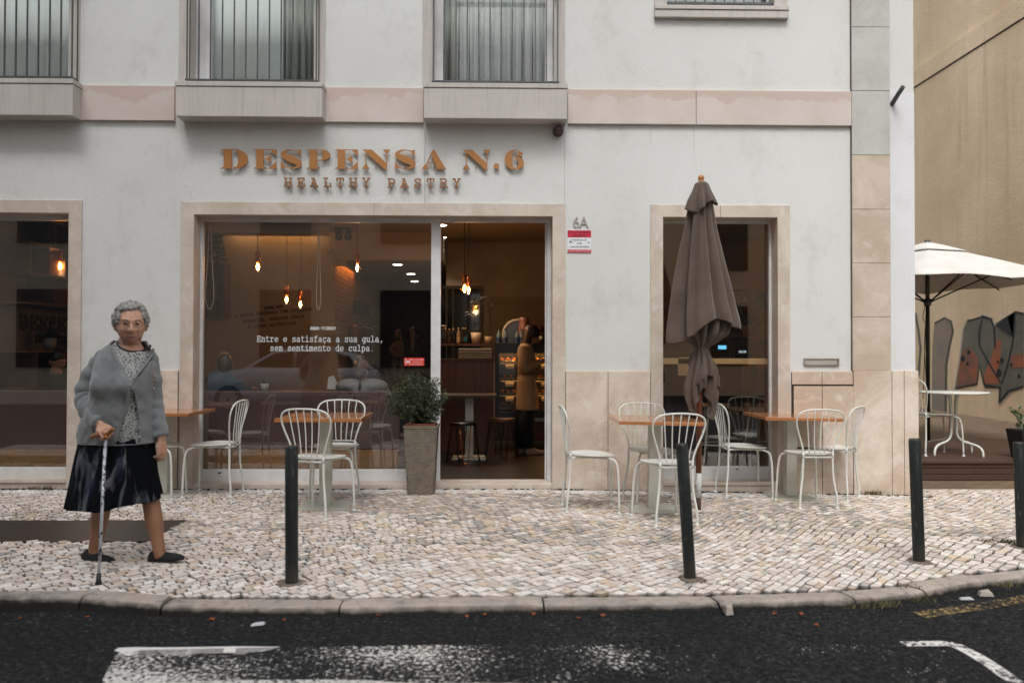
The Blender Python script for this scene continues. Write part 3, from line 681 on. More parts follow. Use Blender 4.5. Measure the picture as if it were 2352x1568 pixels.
# ---- house number, alarm plate, no smoking plate, siren, letter slot, pipe stub
hn = thing("house_number", "raised stone coloured numerals 6A on the wall above the red and white plate", "house number", F(1332, 523))
NUM = mat("weathered_numeral", 'aaa19b', '978d87', 30, rough=.6)
for ch, px in (("6", 1323), ("A", 1341)):
    b = MB(); sans(b, ch, F(px, 523).x - hn.location.x, 0, 26 / 243 / .72, -.006, th=.005, sx=.9); b.build("numeral", NUM, hn)
RED = mat("red_sign_print", 'c4213c', rough=.4); REDN = mat("no_smoking_red", 'd33a24', rough=.35); WPRT = mat("white_sign_print", 'dfe3e8', rough=.4); DPRT = mat("dark_sign_print", '3a2a30', rough=.5); GPRT = mat("grey_sign_print", '55575c', rough=.5)
p0, p1 = F(1303.5, 580), F(1357.5, 529.5); X0, X1, Z0, Z1 = p0.x, p1.x, p0.z, p1.z; xm = (X0 + X1) / 2; Hh = Z1 - Z0
al = thing("alarm_plate", "red and white alarm warning plate under the number 6A", "sign", (xm, 0, Z0))
hw = (X1 - X0) / 2
b = MB(); b.box(-hw, hw, -.008, 0, 0, Hh); b.build("plate", WPRT, al)
b = MB(); b.box(-hw, hw, -.0095, -.0081, Hh * .68, Hh); b.box(-hw, hw, -.0095, -.0081, 0, Hh * .13); b.build("red_band", RED, al)
b = MB(); sans(b, "LOCAL PROTEGIDO", 0, Hh * .87, Hh * .115, -.0105); sans(b, "ALARME", 0, Hh * .72, Hh * .155, -.0105, sx=1.1); b.build("heading_print", DPRT, al)
b = MB(); sans(b, "VIGILÂNCIA 24h", 0, Hh * .53, Hh * .10, -.0095); sans(b, "COM", 0, Hh * .375, Hh * .10, -.0095); sans(b, "LIGAÇÃO EXTERNA", 0, Hh * .22, Hh * .10, -.0095)
b.prism([[(-hw * .86, Hh * .5), (-hw * .76, Hh * .53), (-hw * .58, Hh * .46), (-hw * .6, Hh * .42), (-hw * .74, Hh * .46), (-hw * .82, Hh * .42)]], -.0095, -.0082)
for i in range(3): b.box(hw * (.64 + .09 * i), hw * (.70 + .09 * i), -.0095, -.0082, Hh * .42, Hh * (.44 + .02 * i))
b.build("print", GPRT, al)
b = MB(); sans(b, "SISTEMA INTELIGENTE DE ALARME", 0, Hh * .045, Hh * .06, -.0105, sx=1.05); b.build("footer_print", WPRT, al)
# letter slot
p0, p1 = F(1845, 839), F(1926, 822); STEEL = mat("brushed_steel", 'b9b3a9', 'a49d93', 10, rough=.35, metal=.6)
ls = thing("letter_slot", "steel letter slot in the white wall right of the furled parasol", "letterbox", ((p0.x + p1.x) / 2, 0, p0.z)); hx, hz = (p1.x - p0.x) / 2, p1.z - p0.z
b = MB(); bars(b, -hx, hx, 0, hz, .014, .014, .014, .014, -.02, 0); b.build("slot_frame", STEEL, ls, bevel=.003)
b = MB(); b.box(-hx + .015, hx - .015, -.012, 0, .015, hz - .015); b.build("slot_flap", mat("slot_flap_steel", 'cfcac2', rough=.3, metal=.5), ls, bevel=.004)
c = F(1281.5, 303); sr = thing("alarm_siren", "dark red round alarm siren under the balcony corner", "siren", (c.x, 0, c.z))
MAR = mat("maroon_plastic", '4a2426', rough=.45)
def ydisc(b, prof, n=24):
    b.loft([[(r * cos(2 * pi * k / n), y, r * sin(2 * pi * k / n)) for k in range(n)] for r, y in prof], sm=False)
b = MB(); ydisc(b, [(.05, 0), (.05, -.04), (.047, -.045)]); b.build("siren_base", mat("dark_plastic", '2a1c1e', rough=.5), sr)
b = MB(); ydisc(b, [(.043, -.045), (.043, -.085), (.036, -.095), (.02, -.097), (.018, -.102), (.001, -.102)]); b.build("siren_lens", MAR, sr)
c = F(2048, 243); d = MB(); d.tube([(0, .02, 0), (.012, -.10, .075), (.03, -.17, .13)], .021, 14, caps=False)
tag(d.build("pipe_stub", mat("galvanised_pipe", '5f6462', '4a4e4c', 30, rough=.45, metal=.5), loc=c, mods=(("SOLIDIFY", dict(thickness=.004)),)), "short grey pipe stub sticking out of the corner plaster", "pipe")
# ---- writing on the shop glass
b = MB(); LW = mat("white_window_lettering", 'cfd6d8', rough=.5)
def glass_line(text, pxc, pyb, pitch_px, unit_px, wd):
    n = len(text); p = F(pxc - n * pitch_px / 2, pyb, YG); q = F(pxc + n * pitch_px / 2, pyb, YG)
    stroke_word(b, text, p.x, p.z, (q.x - p.x) / n, unit_px / 238 / 57, wd, YG - .0035, YG - .0015)
glass_line("BEM-VINDO", 742, 756.5, 6.55, 5.6, .0058)
glass_line("Entre e satisfaça a sua gula,", 735.5, 784.2, 10.05, 12.6, .0064); glass_line("sem sentimento de culpa.", 740, 805.2, 10.0, 12.6, .0064)
b.build("window_lettering", LW, bld, fix=False)
p0, p1 = F(928, 839.5, YG), F(974.5, 821.5, YG); hx, hz = (p1.x - p0.x) / 2, p1.z - p0.z
ns = thing("no_smoking_plate", "small red no smoking plate stuck to the shop window above the potted shrub", "sign", ((p0.x + p1.x) / 2, YG, p0.z))
b = MB(); b.box(-hx, hx, -.006, -.003, 0, hz); b.build("plate", REDN, ns)
b = MB()
for i, s_ in enumerate(("NÃO FUMADORES", "NO SMOKERS", "NON FUMEURS")): sans(b, s_, hx * .32, hz * (.68 - .29 * i), hz * .21, -.007, th=.0004, sx=.95)
e = hz * .36; cx = -hx * .64; 
for sgn in (1, -1): b.hexa([(cx - e * sgn, -.0075, hz * .5 - e), (cx - e * sgn + .008, -.0075, hz * .5 - e), (cx + e * sgn + .008, -.0075, hz * .5 + e), (cx + e * sgn, -.0075, hz * .5 + e)], [(cx - e * sgn, -.0062, hz * .5 - e), (cx - e * sgn + .008, -.0062, hz * .5 - e), (cx + e * sgn + .008, -.0062, hz * .5 + e), (cx + e * sgn, -.0062, hz * .5 + e)])
b.box(cx - e, cx + e, -.0072, -.0061, hz * .5 - .004, hz * .5 + .004)
b.build("print", WPRT, ns)
# ------------------------------------------------------------------ cafe chairs, tables, posts, planter, parasols
t = NT("white_chair_enamel"); t.set(.38, spec=.5)
t.col(t.mix(t.ramp(t.noise(35, 3, .7), .74, .78), 'd3d5cf', '54504a')); CHW = t.mat
TBW = mat("cream_table_metal", 'c4c5ba', 'babbaf', 4, rough=.42, bump=.05)
t = NT("varnished_table_wood"); t.set(.22, spec=.5, coat=.6)
g = t.noise(7, 5, .6, t.vec((1, 14, 6)), .5); a = t.mix(t.ramp(g, .3, .7), '9c653d', 'b78052'); a = t.mix(t.ramp(t.noise(3, 3), .5, .7, 0, .5), a, '8a5632'); t.col(a); TWD = t.mat
def make_chair():
    r = thing("cafe_chair", "", "chair", group="white bistro chairs outside the cafe")
    b = MB(); n = 40; R = []
    for f_, z in ((.02, .446), (.6, .446), (.85, .449), (.97, .455), (1.0, .459), (.995, .465), (.95, .463), (.8, .457), (.5, .453), (.02, .452)):
        L = []
        for k in range(n):
            a = 2 * pi * k / n; x = .197 * f_ * cos(a); y = .2 * f_ * sin(a)
            L.append((x, y, z - (.014 * max(0, y / .2) ** 2 if f_ > .3 else 0)))
        R.append(L)
    b.loft(R); b.build("seat", CHW, r)
    b = MB(); b.tube([(-.13, -.19, .435), (0, -.06, .435), (.13, -.19, .435)][::2], .008); 
    b.tube([(-.135, -.19, .432), (-.10, -.1, .436), (-.10, .08, .436)], .0085, sub=3); b.tube([(.135, -.19, .432), (.10, -.1, .436), (.10, .08, .436)], .0085, sub=3)
    b.tube([(-.1, .06, .434), (.1, .06, .434)], .008); b.build("seat_frame", CHW, r)
    fr = [(-.132, -.19, .44), (-.136, -.191, .5), (-.16, -.196, .58), (-.195, -.21, .67), (-.213, -.226, .745), (-.2, -.243, .80), (-.15, -.256, .832), (-.07, -.262, .843), (0, -.264, .845)]
    fr = fr + [(-x, y, z) for x, y, z in fr[-2::-1]]
    b = MB(); b.tube(fr, .0078, 8, sub=4); b.tube([(-.134, -.192, .478), (-.08, -.212, .478), (0, -.22, .478), (.08, -.212, .478), (.134, -.192, .478)], .0052, 6, sub=3)
    for i in (-2, -1, 0, 1, 2):
        u = i / 2; xb = .088 * u; xt = .135 * u
        b.tube([(xb, -.22 + .010 * u * u, .478), (xb * 1.12 + .02 * u * 0, -.222 + .008 * u * u, .56), ((xb + xt) / 2 * 1.03, -.232, .68), (xt, -.262 + .007 * u * u, .841 - .006 * u * u)], .0048, 6, sub=3)
    for s_ in (-1, 1): b.tube([(s_ * .132, -.19, .43), (s_ * .1325, -.19, .475)], .0115, 8)
    b.build("backrest", CHW, r)
    def foot(b, x, y): b.lathe([(.019, 0), (.019, .008), (.011, .012), (.011, .02)], 12, (x, y, 0))
    for s_ in (-1, 1):
        b = MB(); b.tube([(s_ * .133, -.19, .45), (s_ * .134, -.191, .36), (s_ * .139, -.193, .27), (s_ * .152, -.202, .18), (s_ * .164, -.212, .1), (s_ * .167, -.214, .01)], .0098, 8, sub=4); foot(b, s_ * .167, -.214); b.build("leg", CHW, r)
        b = MB(); b.tube([(s_ * .10, .06, .435), (s_ * .135, .125, .434), (s_ * .16, .17, .415), (s_ * .172, .188, .37), (s_ * .182, .198, .25), (s_ * .19, .205, .01)], .0098, 8, sub=4); foot(b, s_ * .19, .205); b.build("leg", CHW, r)
    return r
CH = make_chair(); first = [True]
def chair(px, py, ang, label, yoff=0, z=None):
    p = G(px, py); o = CH if first[0] else copy_tree(CH); first[0] = False
    if z is not None: p = z
    o.location = p; o.rotation_euler = (atan2(0, 1), .017 if p.x > .3 and z is None else 0, 0); o.rotation_euler.z = radians(ang - 90)
    if z is None and p.x > .3:
        o.rotation_mode = 'QUATERNION'; o.rotation_quaternion = (Matrix.Rotation(.017, 3, 'Y') @ Matrix.Rotation(radians(ang - 90), 3, 'Z')).to_quaternion()
    o["label"] = label; return o
chair(490, 1135, 178, "white bistro chair at the far left table, backrest against the shop window's mauve panel")
chair(357, 1140, 2, "white bistro chair mostly hidden behind the old woman's hanging hand")
chair(736, 1180, 72, "white bistro chair in front of the middle table, standing just behind a dark bollard")
chair(772, 1142, 270, "white bistro chair behind the middle table, left of the wicker planter")
chair(1356, 1169, 2, "white bistro chair seen from the side right of the shop door")
chair(1492, 1153, 280, "white bistro chair behind the parasol table, against the stone plinth")
chair(1527, 1195, 103, "white bistro chair in front of the parasol table, partly covered by the leaning bollard")
chair(1708, 1137, 2, "white bistro chair between the parasol pole and the rightmost cafe table")
chair(1853, 1158, 96, "white bistro chair with its back to us in front of the rightmost cafe table")
chair(1905, 1140, 140, "white bistro chair turned diagonally at the far right by the building corner")
def make_table():
    r = thing("cafe_table", "", "table", group="square cafe tables on the pavement")
    b = MB(); b.box(-.345, .345, -.345, .345, .722, .752); b.build("tabletop", TWD, r, bevel=.004)
    b = MB(); b.box(-.047, .047, -.047, .047, .012, .722); b.box(-.15, .15, -.15, .15, .712, .721); b.build("post", TBW, r, bevel=.004)
    b = MB(); b.box(-.2, .2, -.2, .2, .0, .011); b.build("base_plate", TBW, r, bevel=.002); return r
TB = make_table()
for i, (px, py, rz, lb) in enumerate(((375, 1135, 0, "brown topped square table behind the old woman's arm"), (748, 1161, .01, "brown topped square table below the white window lettering"),
                                (1500, 1168.5, .0, "orange brown topped square table beside the furled parasol pole"), (1814, 1140, .0, "brown topped square table in front of the stone meter hatch"))):
    o = TB if i == 0 else copy_tree(TB); p = G(px, py); o.location = p; o["label"] = lb
    o.rotation_euler = (0, .017 if p.x > .3 else 0, rz)
# ---- bollards
t = NT("dark_green_bollard_paint"); t.set(.5, spec=.4)
a = t.mix(t.ramp(t.noise(9, 5, .65, t.vec((1, 1, .35))), .45, .7), '161c1b', '222a28'); a = t.mix(t.ramp(t.noise(16, 5, .7, t.vec((1.5, 1.5, .5))), .57, .70, 0, .8), a, '59564f')
sx = t.n("ShaderNodeSeparateXYZ"); t.l(t.co, sx.inputs[0]); a = t.mix(t.ramp(t.math('ADD', sx.outputs[2], t.math('MULTIPLY', t.noise(14, 3), .2)), .2, .08, 0, .8), a, '33291f'); t.col(a); BOL = t.mat
def bollard(bpx, bpy_, tpx, tpy, label, r=.036):
    p = G(bpx, bpy_); q0 = ray(tpx, tpy); t_ = (p.y - CAM.y) / q0.y; q = CAM + q0 * t_; h = q - p
    b = MB(); b.tube([(0, 0, -.12), (0, 0, 0), tuple(h * .985), tuple(h)], [r, r, r, r * .9], 22)
    return tag(b.build("bollard", BOL, loc=p), label, "bollard", "dark bollards along the kerb")
bollard(670, 1340, 669.5, 1023, "upright dark bollard in front of the middle cafe table", .0355)
bollard(1585, 1328, 1566, 1018, "dark bollard leaning left in front of the parasol table", .0345)
bollard(2111, 1289, 2101, 1007, "dark bollard before the building's stone corner", .037)
bollard(2348, 1257, 2340, 1015, "dark bollard cut by the right edge of the picture")
# ---- wicker planter with shrub
p = G(968, 1131); pl = thing("planter", "tall tapered brown wicker planter with a round clipped shrub by the shop door", "planter", p)
t = NT("brown_wicker"); t.set(.55, spec=.4); TC = t.vec((1, 1, 1))
wv = t.n("ShaderNodeTexBrick"); wv.offset = .5; wv.inputs["Scale"].default_value = 1; wv.inputs["Brick Width"].default_value = .03; wv.inputs["Row Height"].default_value = .016; wv.inputs["Mortar Size"].default_value = .0034; wv.inputs["Mortar Smooth"].default_value = 1.0
sx = t.n("ShaderNodeSeparateXYZ"); t.l(t.co, sx.inputs[0]); cb = t.n("ShaderNodeCombineXYZ"); t.l(t.math('ADD', sx.outputs[0], sx.outputs[1]), cb.inputs[0]); t.l(sx.outputs[2], cb.inputs[1]); t.l(cb.outputs[0], wv.inputs["Vector"])
wv.inputs["Color1"].default_value = lin('8a8376'); wv.inputs["Color2"].default_value = lin('787064'); wv.inputs["Mortar"].default_value = lin('2c251d')
t.col(t.mix(t.ramp(t.noise(18, 2), .35, .65, 0, .35), wv.outputs[0], '96866f')); t.bump(t.ramp(wv.outputs["Fac"], 0, 1, 1, 0), .9, .008); WICK = t.mat
hw0, hw1, hh = .117, .15, .62
b = MB(); R = []
for z, h_ in ((0, hw0), (.02, hw0 + .002), (hh - .03, hw1), (hh - .02, hw1 + .006), (hh, hw1 + .006), (hh, hw1 - .012), (hh - .1, hw1 - .016)):
    c = .012; R.append([(-h_ + c, -h_, z), (h_ - c, -h_, z), (h_, -h_ + c, z), (h_, h_ - c, z), (h_ - c, h_, z), (-h_ + c, h_, z), (-h_, h_ - c, z), (-h_, -h_ + c, z)])
b.loft(R, sm=False); b.build("wicker_pot", WICK, pl)
b = MB(); e = hw1 - .02; bars(b, -e, e, 0, .01, .012, .012, 0, 0, 0, 0) if False else None
b.box(-e, e, -e, -e + .012, hh - .06, hh + .018); b.box(-e, e, e - .012, e, hh - .06, hh + .018); b.box(-e, -e + .012, -e + .012, e - .012, hh - .06, hh + .018); b.box(e - .012, e, -e + .012, e - .012, hh - .06, hh + .018)
b.build("liner", mat("terracotta_plastic", '7a3826', rough=.5), pl, bevel=.003)
b = MB(); b.box(-e + .012, e - .012, -e + .012, e - .012, hh - .06, hh - .02); b.build("soil", mat("potting_soil", '1d1712', rough=1, bump=1, bscale=90), pl)
def leaf(b, p, d, L, W, m=0):
    d = d.normalized(); s_ = d.cross(Vector((random.uniform(-1, 1), random.uniform(-1, 1), random.uniform(-1, 1)))).normalized(); n = d.cross(s_)
    b.add([p, p + d * L * .5 + s_ * W + n * L * .06, p + d * L, p + d * L * .5 - s_ * W + n * L * .06], [(0, 1, 2, 3)], m)
random.seed(11)
b = MB(); tw = MB(); cz = hh + .19
for i in range(440):
    a, z = random.uniform(0, 2 * pi), random.uniform(-.75, 1); q = sqrt(max(0, 1 - z * z))
    d = Vector((q * cos(a), q * sin(a), z)); lump = .86 + .3 * noise.noise(d * 2.3 + Vector((3, 1, 0))) + random.uniform(-.06, .14)
    tip = Vector((-.045, 0, cz + .03)) + Vector((d.x * .275, d.y * .23, d.z * .235)) * lump
    if z < -.3: tip = tip * 1.0
    base = Vector((random.uniform(-.03, .03), random.uniform(-.03, .03), hh + .0)); mid = base.lerp(tip, .5) + Vector((0, 0, .03))
    if i % 4 == 0: tw.tube([base, mid, tip], [.004, .003, .0012], 5)
    for k in range(26):
        u = 1 - .5 * (k / 26) ** 1.5; c = mid.lerp(tip, max(0, (u - .5) * 2)) + Vector([random.gauss(0, .008) for _ in range(3)])
        leaf(b, c, d * .7 + Vector([random.uniform(-1, 1) for _ in range(3)]), random.uniform(.011, .018), random.uniform(.0038, .006), 0 if random.random() < .8 else 1)
    if random.random() < .3:
        for k in range(3): leaf(b, tip + Vector([random.gauss(0, .004) for _ in range(3)]), d + Vector([random.uniform(-.8, .8) for _ in range(3)]), .014, .005, 2)
t = NT("box_leaf"); t.set(.4, spec=.5); t.col(t.mix(t.noise(20, 2), '2c3822', '414d2e')); LF1 = t.mat
sh = b.build("shrub", [LF1, mat("box_leaf_dark", '202a1a', rough=.45), mat("box_leaf_new", '7d8450', rough=.45)], pl, fix=False)
tw.build("twig", mat("shrub_bark", '3a2e22', rough=.9), sh)
# ---- furled brown parasol
p = G(1604, 1170); UBR = thing("furled_parasol", "furled brown parasol on a wooden pole standing before the right shop window", "parasol", p)
sc_ = (p.y - CAM.y) / FPX; 
def ZL(py): return (1170 - py) * sc_ * 1.0
PW = mat("parasol_pole_wood", '6b3d28', '7d4a30', 8, (1, 1, .1), rough=.4)
dx = (1611 - 1604) * sc_ / ZL(400)
def ax(z): return dx * z
b = MB(); b.tube([(ax(ZL(1090)), 0, ZL(1090)), (ax(ZL(420)), 0, ZL(420))], .0235, 16); b.build("pole", PW, UBR)
b = MB(); b.lathe([(.025, ZL(420)), (.03, ZL(418)), (.022, ZL(414)), (.02, ZL(412)), (.026, ZL(407)), (.026, ZL(403)), (.016, ZL(400.5)), (.012, ZL(398.5)), (.002, ZL(398))], 16, (ax(2.8), 0, 0)); b.build("finial", mat("finial_wood", 'a8713f', rough=.35), UBR)
b = MB(); b.tube([(0, 0, ZL(1142)), (ax(.3), 0, ZL(1086))], .0255, 16); b.build("sleeve", mat("chipped_white_sleeve", 'c8cdc9', '8a8a84', 30, con=(.6, .68), rough=.5), UBR)
b = MB(); b.tube([(0, 0, -.05), (0, 0, ZL(1143))], .022, 14); b.build("ground_spike", mat("rusty_brown_steel", '3c2417', rough=.7), UBR)
t = NT("taupe_parasol_cloth"); t.set(.85, spec=.2); t.b.inputs["Sheen Weight"].default_value = .2
t.col(t.mix(t.ramp(t.noise(4, 4), .35, .65), '52473e', '5e534a')); t.bump(t.noise(220, 2), .2, .002); CLO = t.mat
def cloth(prof, creases, name, hem=None, parent=None, n=200):
    """prof: (py, left px, right px, fold depth, depth factor); creases: (angle, width, depth, drift) of folds running down the cloth."""
    R, P = [], []
    for a, c in zip(prof, prof[1:]):
        for k in range(6): P.append([a[i] + (c[i] - a[i]) * (k / 6) for i in range(5)])
    P.append(list(prof[-1])); zt, zb = P[0][0], P[-1][0]
    for py, l, r, am, df in P:
        L = []; u = (py - zt) / (zb - zt); hx = (r - l) / 2 * sc_
        for k in range(n):
            a = 2 * pi * k / n; f = 1.0
            for ca_, w_, dp, dr in creases:
                d = (a - radians(ca_ + dr * u) + pi) % (2 * pi) - pi
                f -= am * dp * (math.exp(-(d / radians(w_)) ** 2) - .28 * math.exp(-((abs(d) - radians(w_ * 1.7)) / radians(w_ * .9)) ** 2))
            f += .012 * noise.noise(Vector((cos(a) * 2, sin(a) * 2, py * .02)))
            L.append((((l + r) / 2 - 1604) * sc_ + hx * cos(a) * f, hx * df * sin(a) * f, ZL(py) + (hem(a, u) if hem else 0)))
        R.append(L)
    b = MB(); b.loft(R, caps=False); return b.build(name, CLO, parent, fix=False, mods=(("SOLIDIFY", dict(thickness=.004)),))
h1 = lambda a, u: -.13 * u ** 3 * (.55 * cos(2 * (a - 4.05)) + .6 * cos(a - 3.6) + .3 * cos(4 * a + 1.0)) 
h1 = lambda a, u: u ** 3 * (-.10 * math.exp(-((a - radians(228)) / .45) ** 2) - .14 * math.exp(-((a - radians(190)) / .4) ** 2) + .05 * math.exp(-((a - radians(281)) / .35) ** 2) - .03 * math.exp(-((a - radians(345)) / .3) ** 2) - .08 * math.exp(-((a - radians(100)) / .8) ** 2))
CR = [(207, 13, 1.5, 6), (243, 8, .55, -4), (281, 7, .6, 2), (318, 10, .5, 6), (30, 16, 1, 0), (80, 14, 1, 0), (130, 16, 1, 0), (165, 10, .8, 0)]
cloth([(421, 1598, 1626, .04, 1), (440, 1592, 1630, .12, 1), (470, 1585, 1637, .24, .95), (520, 1578, 1644, .34, .9), (580, 1567, 1657, .38, .85), (650, 1555, 1674, .38, .8), (700, 1547, 1685, .36, .8), (728, 1543, 1693, .34, .8), (747, 1542, 1696, .34, .8)], CR, "canopy", h1, UBR)
cloth([(416, 1603, 1622, .02, 1), (420, 1597, 1627, .08, 1), (435, 1592, 1632, .18, 1.05), (455, 1582, 1640, .3, 1.08), (474, 1576, 1646, .4, 1.12)], [(232, 12, 1.1, 10), (285, 9, .9, -8), (322, 12, .6, 0), (60, 20, 1, 0), (150, 20, 1, 0)], "vent_flap", lambda a, u: -.045 * u ** 2 * (cos(a - 3.4) + .6 * cos(3 * a)), UBR)
CR2 = [(205, 9, .8, 8), (228, 8, 1.1, 0), (252, 7, .9, -5), (275, 8, 1.2, 0), (300, 7, .9, 4), (325, 9, 1, 0), (20, 12, 1, 0), (60, 12, 1, 0), (110, 12, 1, 0), (155, 12, 1, 0)]
cloth([(712, 1572, 1664, .35, .7), (738, 1562, 1676, .4, .72), (765, 1564, 1668, .44, .75), (785, 1585, 1645, .45, .8), (796, 1599, 1625, .4, .9), (808, 1597, 1628, .4, .95), (830, 1589, 1643, .44, .9), (850, 1583, 1648, .46, .85), (868, 1581, 1649, .46, .85)], CR2, "gathered_cloth", lambda a, u: -.09 * max(0, u - .5) * 2 * (cos(a * 2 - .6) + .8 * cos(a - 5.2)), UBR)
cloth([(800, 1600, 1626, .35, .9), (840, 1588, 1642, .5, .8), (880, 1577, 1646, .5, .8), (905, 1577, 1642, .5, .8), (926, 1583, 1636, .48, .8)], [(215, 10, 1, 5), (250, 8, 1.3, -5), (288, 9, 1.2, 5), (325, 10, 1, 0), (40, 14, 1, 0), (95, 14, 1, 0), (150, 14, 1, 0)], "hanging_cloth", lambda a, u: -.11 * u * (cos(a * 2 + .4) * .6 + .7 * cos(3 * a - 5.2)), UBR)
b = MB(); c = ((1612 - 1604) * sc_, 0, ZL(797)); b.loft([[(c[0] + (.053 + .006 * cos(k)) * cos(2 * pi * j / 20) + .006 * cos(k) * cos(2 * pi * j / 20), .05 * sin(2 * pi * j / 20) * (1.05 + .12 * cos(k)), c[2] + .009 * sin(k)) for j in range(20)] for k in [2 * pi * q / 8 for q in range(9)]], caps=False); b.build("tie_cord", CLO, UBR)
# ------------------------------------------------------------------ inside the cafe
XI0, XI1, YB, YT, ZC = -4.9, 3.85, 5.1, 4.07, 3.0
XT = FX(768, 700, YT); YD, ZD = 9.2, 2.6; XDW = -.78
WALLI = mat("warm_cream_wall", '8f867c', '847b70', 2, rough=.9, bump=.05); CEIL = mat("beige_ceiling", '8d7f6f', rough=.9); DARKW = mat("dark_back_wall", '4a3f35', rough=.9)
t = NT("dark_floor_tile"); t.set(.35)
br = t.n("ShaderNodeTexBrick"); br.offset = 0; br.inputs["Scale"].default_value = 1; br.inputs["Brick Width"].default_value = .6; br.inputs["Row Height"].default_value = .6; br.inputs["Mortar Size"].default_value = .004
br.inputs["Color1"].default_value = lin('221e1c'); br.inputs["Color2"].default_value = lin('272220'); br.inputs["Mortar"].default_value = lin('100e0d'); t.l(t.co, br.inputs["Vector"]); t.col(br.outputs[0]); FLOORT = t.mat
b = MB(); b.quad((XI0, .24, .0), (XI1, .24, 0), (XI1, YD, 0), (XI0, YD, 0)); b.build("floor", FLOORT, bld, fix=False)
b = MB(); b.quad((XI0, .24, ZC), (XI0, YB, ZC), (XI1, YB, ZC), (XI1, .24, ZC)); b.quad((XT, YT, ZD), (XDW, YT, ZD), (XDW, YD, ZD), (XT, YD, ZD)); b.quad((XT, YT, ZD), (XT, YT, ZC), (XDW, YT, ZC), (XDW, YT, ZD)); b.quad((XDW, YT, ZD), (XDW, YT, ZC), (XDW, YB, ZC), (XDW, YB, ZD)); b.build("ceiling", CEIL, bld, fix=False)
b = MB(); b.quad((XI0, YT, 0), (XT, YT, 0), (XT, YT, ZC), (XI0, YT, ZC)); b.quad((XDW, YB, 0), (XI1, YB, 0), (XI1, YB, ZC), (XDW, YB, ZC)); b.quad((XI0, .24, 0), (XI0, YT, 0), (XI0, YT, ZC), (XI0, .24, ZC)); b.build("inner_wall", WALLI, bld, fix=False)
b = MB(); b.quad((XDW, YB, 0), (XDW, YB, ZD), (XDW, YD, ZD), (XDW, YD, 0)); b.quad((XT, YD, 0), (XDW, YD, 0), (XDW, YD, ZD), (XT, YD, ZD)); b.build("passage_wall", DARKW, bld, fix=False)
b = MB(); b.quad((XI1, .24, 0), (XI1, YB, 0), (XI1, YB, ZC), (XI1, .24, ZC)); b.build("orange_wall", mat("orange_wall_paint", '9c5a30', rough=.85), bld, fix=False)
t = NT("whitewashed_brick"); t.set(.85)
br = t.n("ShaderNodeTexBrick"); br.inputs["Scale"].default_value = 1; br.inputs["Brick Width"].default_value = .24; br.inputs["Row Height"].default_value = .07; br.inputs["Mortar Size"].default_value = .006; br.inputs["Mortar Smooth"].default_value = .5
br.inputs["Color1"].default_value = lin('a08a70'); br.inputs["Color2"].default_value = lin('8e795f'); br.inputs["Mortar"].default_value = lin('6a5743')
sx = t.n("ShaderNodeSeparateXYZ"); t.l(t.co, sx.inputs[0]); cb = t.n("ShaderNodeCombineXYZ"); t.l(sx.outputs[1], cb.inputs[0]); t.l(sx.outputs[2], cb.inputs[1]); t.l(cb.outputs[0], br.inputs["Vector"]); t.col(br.outputs[0]); t.bump(t.ramp(br.outputs["Fac"], 0, 1, 1, 0), .8, .01)
b = MB(); b.quad((XT, YT, 0), (XT, YD, 0), (XT, YD, ZD), (XT, YT, ZD)); b.quad((XT, YT - .001, ZD), (XT, YT + .02, ZD), (XT, YT + .02, ZC), (XT, YT - .001, ZC)); b.build("brick_wall", t.mat, bld, fix=False)
# wall writing
DL = mat("dark_wall_lettering", '2a2119', rough=.8)
b = MB()
def wall_line(text, cx, yb, pit, un, wd):
    p, q = F(cx - len(text) * pit / 2, yb, YT), F(cx + len(text) * pit / 2, yb, YT)
    stroke_word(b, text, p.x, p.z, (q.x - p.x) / len(text), un / (FPX / (YT + 7.93)) / 57, wd, YT - .006, YT - .001, slope=.0035 if len(text) > 10 else .003)
wall_line("SOBRE NÓS", 628, 710, 4.9, 4.9, .009); wall_line("A nossa Despensa tem produtos", 628.5, 727.5, 6.15, 7.2, .0075); wall_line("honestos, sabores reais", 628, 741, 6.15, 7.2, .0075); wall_line("e cores autênticas.", 628, 753.5, 6.15, 7.2, .0075)
b.build("wall_lettering", DL, bld, fix=False)
b = MB(); q = F(808, 707, 6); 
zb_ = 1.27 + (812 - 709) * (14.6) / FPX
stroke_word(b, "GRAMA A GRAMA", 0, 0, .125, .19 / 57, .021, 0, -.03, T=lambda x, y, z: (XT + .005 - y, 5.6 + x, zb_ - .12 + z)) ; b.build("raised_lettering", mat("black_lettering", '120f0d', rough=.6), bld, fix=False)
# back door and black framed glass partition seen through the doorway
DG = mat("olive_grey_door_paint", '77705a', rough=.7); 
p0, p1 = F(1950, 1090, YB), F(2165 / 1.0, 0, YB)
def bx(px, y=YB): return FX(px, 700, y)
def bz(py, y=YB): return FZ(py, 1130, y)
b = MB(); x0, x1, zt = bx(1125), bx(1256), bz(694)
bars(b, x0 - .09, x1 + .02, 0, zt + .09, .09, .09, .09, 0, YB - .04, YB); b.build("inner_door_frame", DG, bld, bevel=.003)
b = MB(); b.box(x0 + .004, x1 - .07, YB - .02, YB, 0, zt - .012); idr = b.build("inner_door", DG, bld)
PRB = mat("black_steel_frame", '0e1012', rough=.45)
b = MB(); xa, xb = bx(990), bx(1107); bars(b, xa, xb, .9, bz(657), .04, .035, .05, .04, YB - .06, YB - .02); b.box(xa, xb, YB - .055, YB - .025, bz(763), bz(759)); 
for px in (1026, 1041): b.box(bx(px) - .012, bx(px) + .012, YB - .05, YB - .03, .9, bz(663) if px > 1030 else bz(663))
b.build("partition_frame", PRB, bld)
b = MB(); b.quad((xa, YB - .03, .9), (xb, YB - .03, .9), (xb, YB - .03, bz(660)), (xa, YB - .03, bz(660))); b.build("partition_pane", mat("dark_reflective_pane", '15130f', rough=.06), bld, fix=False)
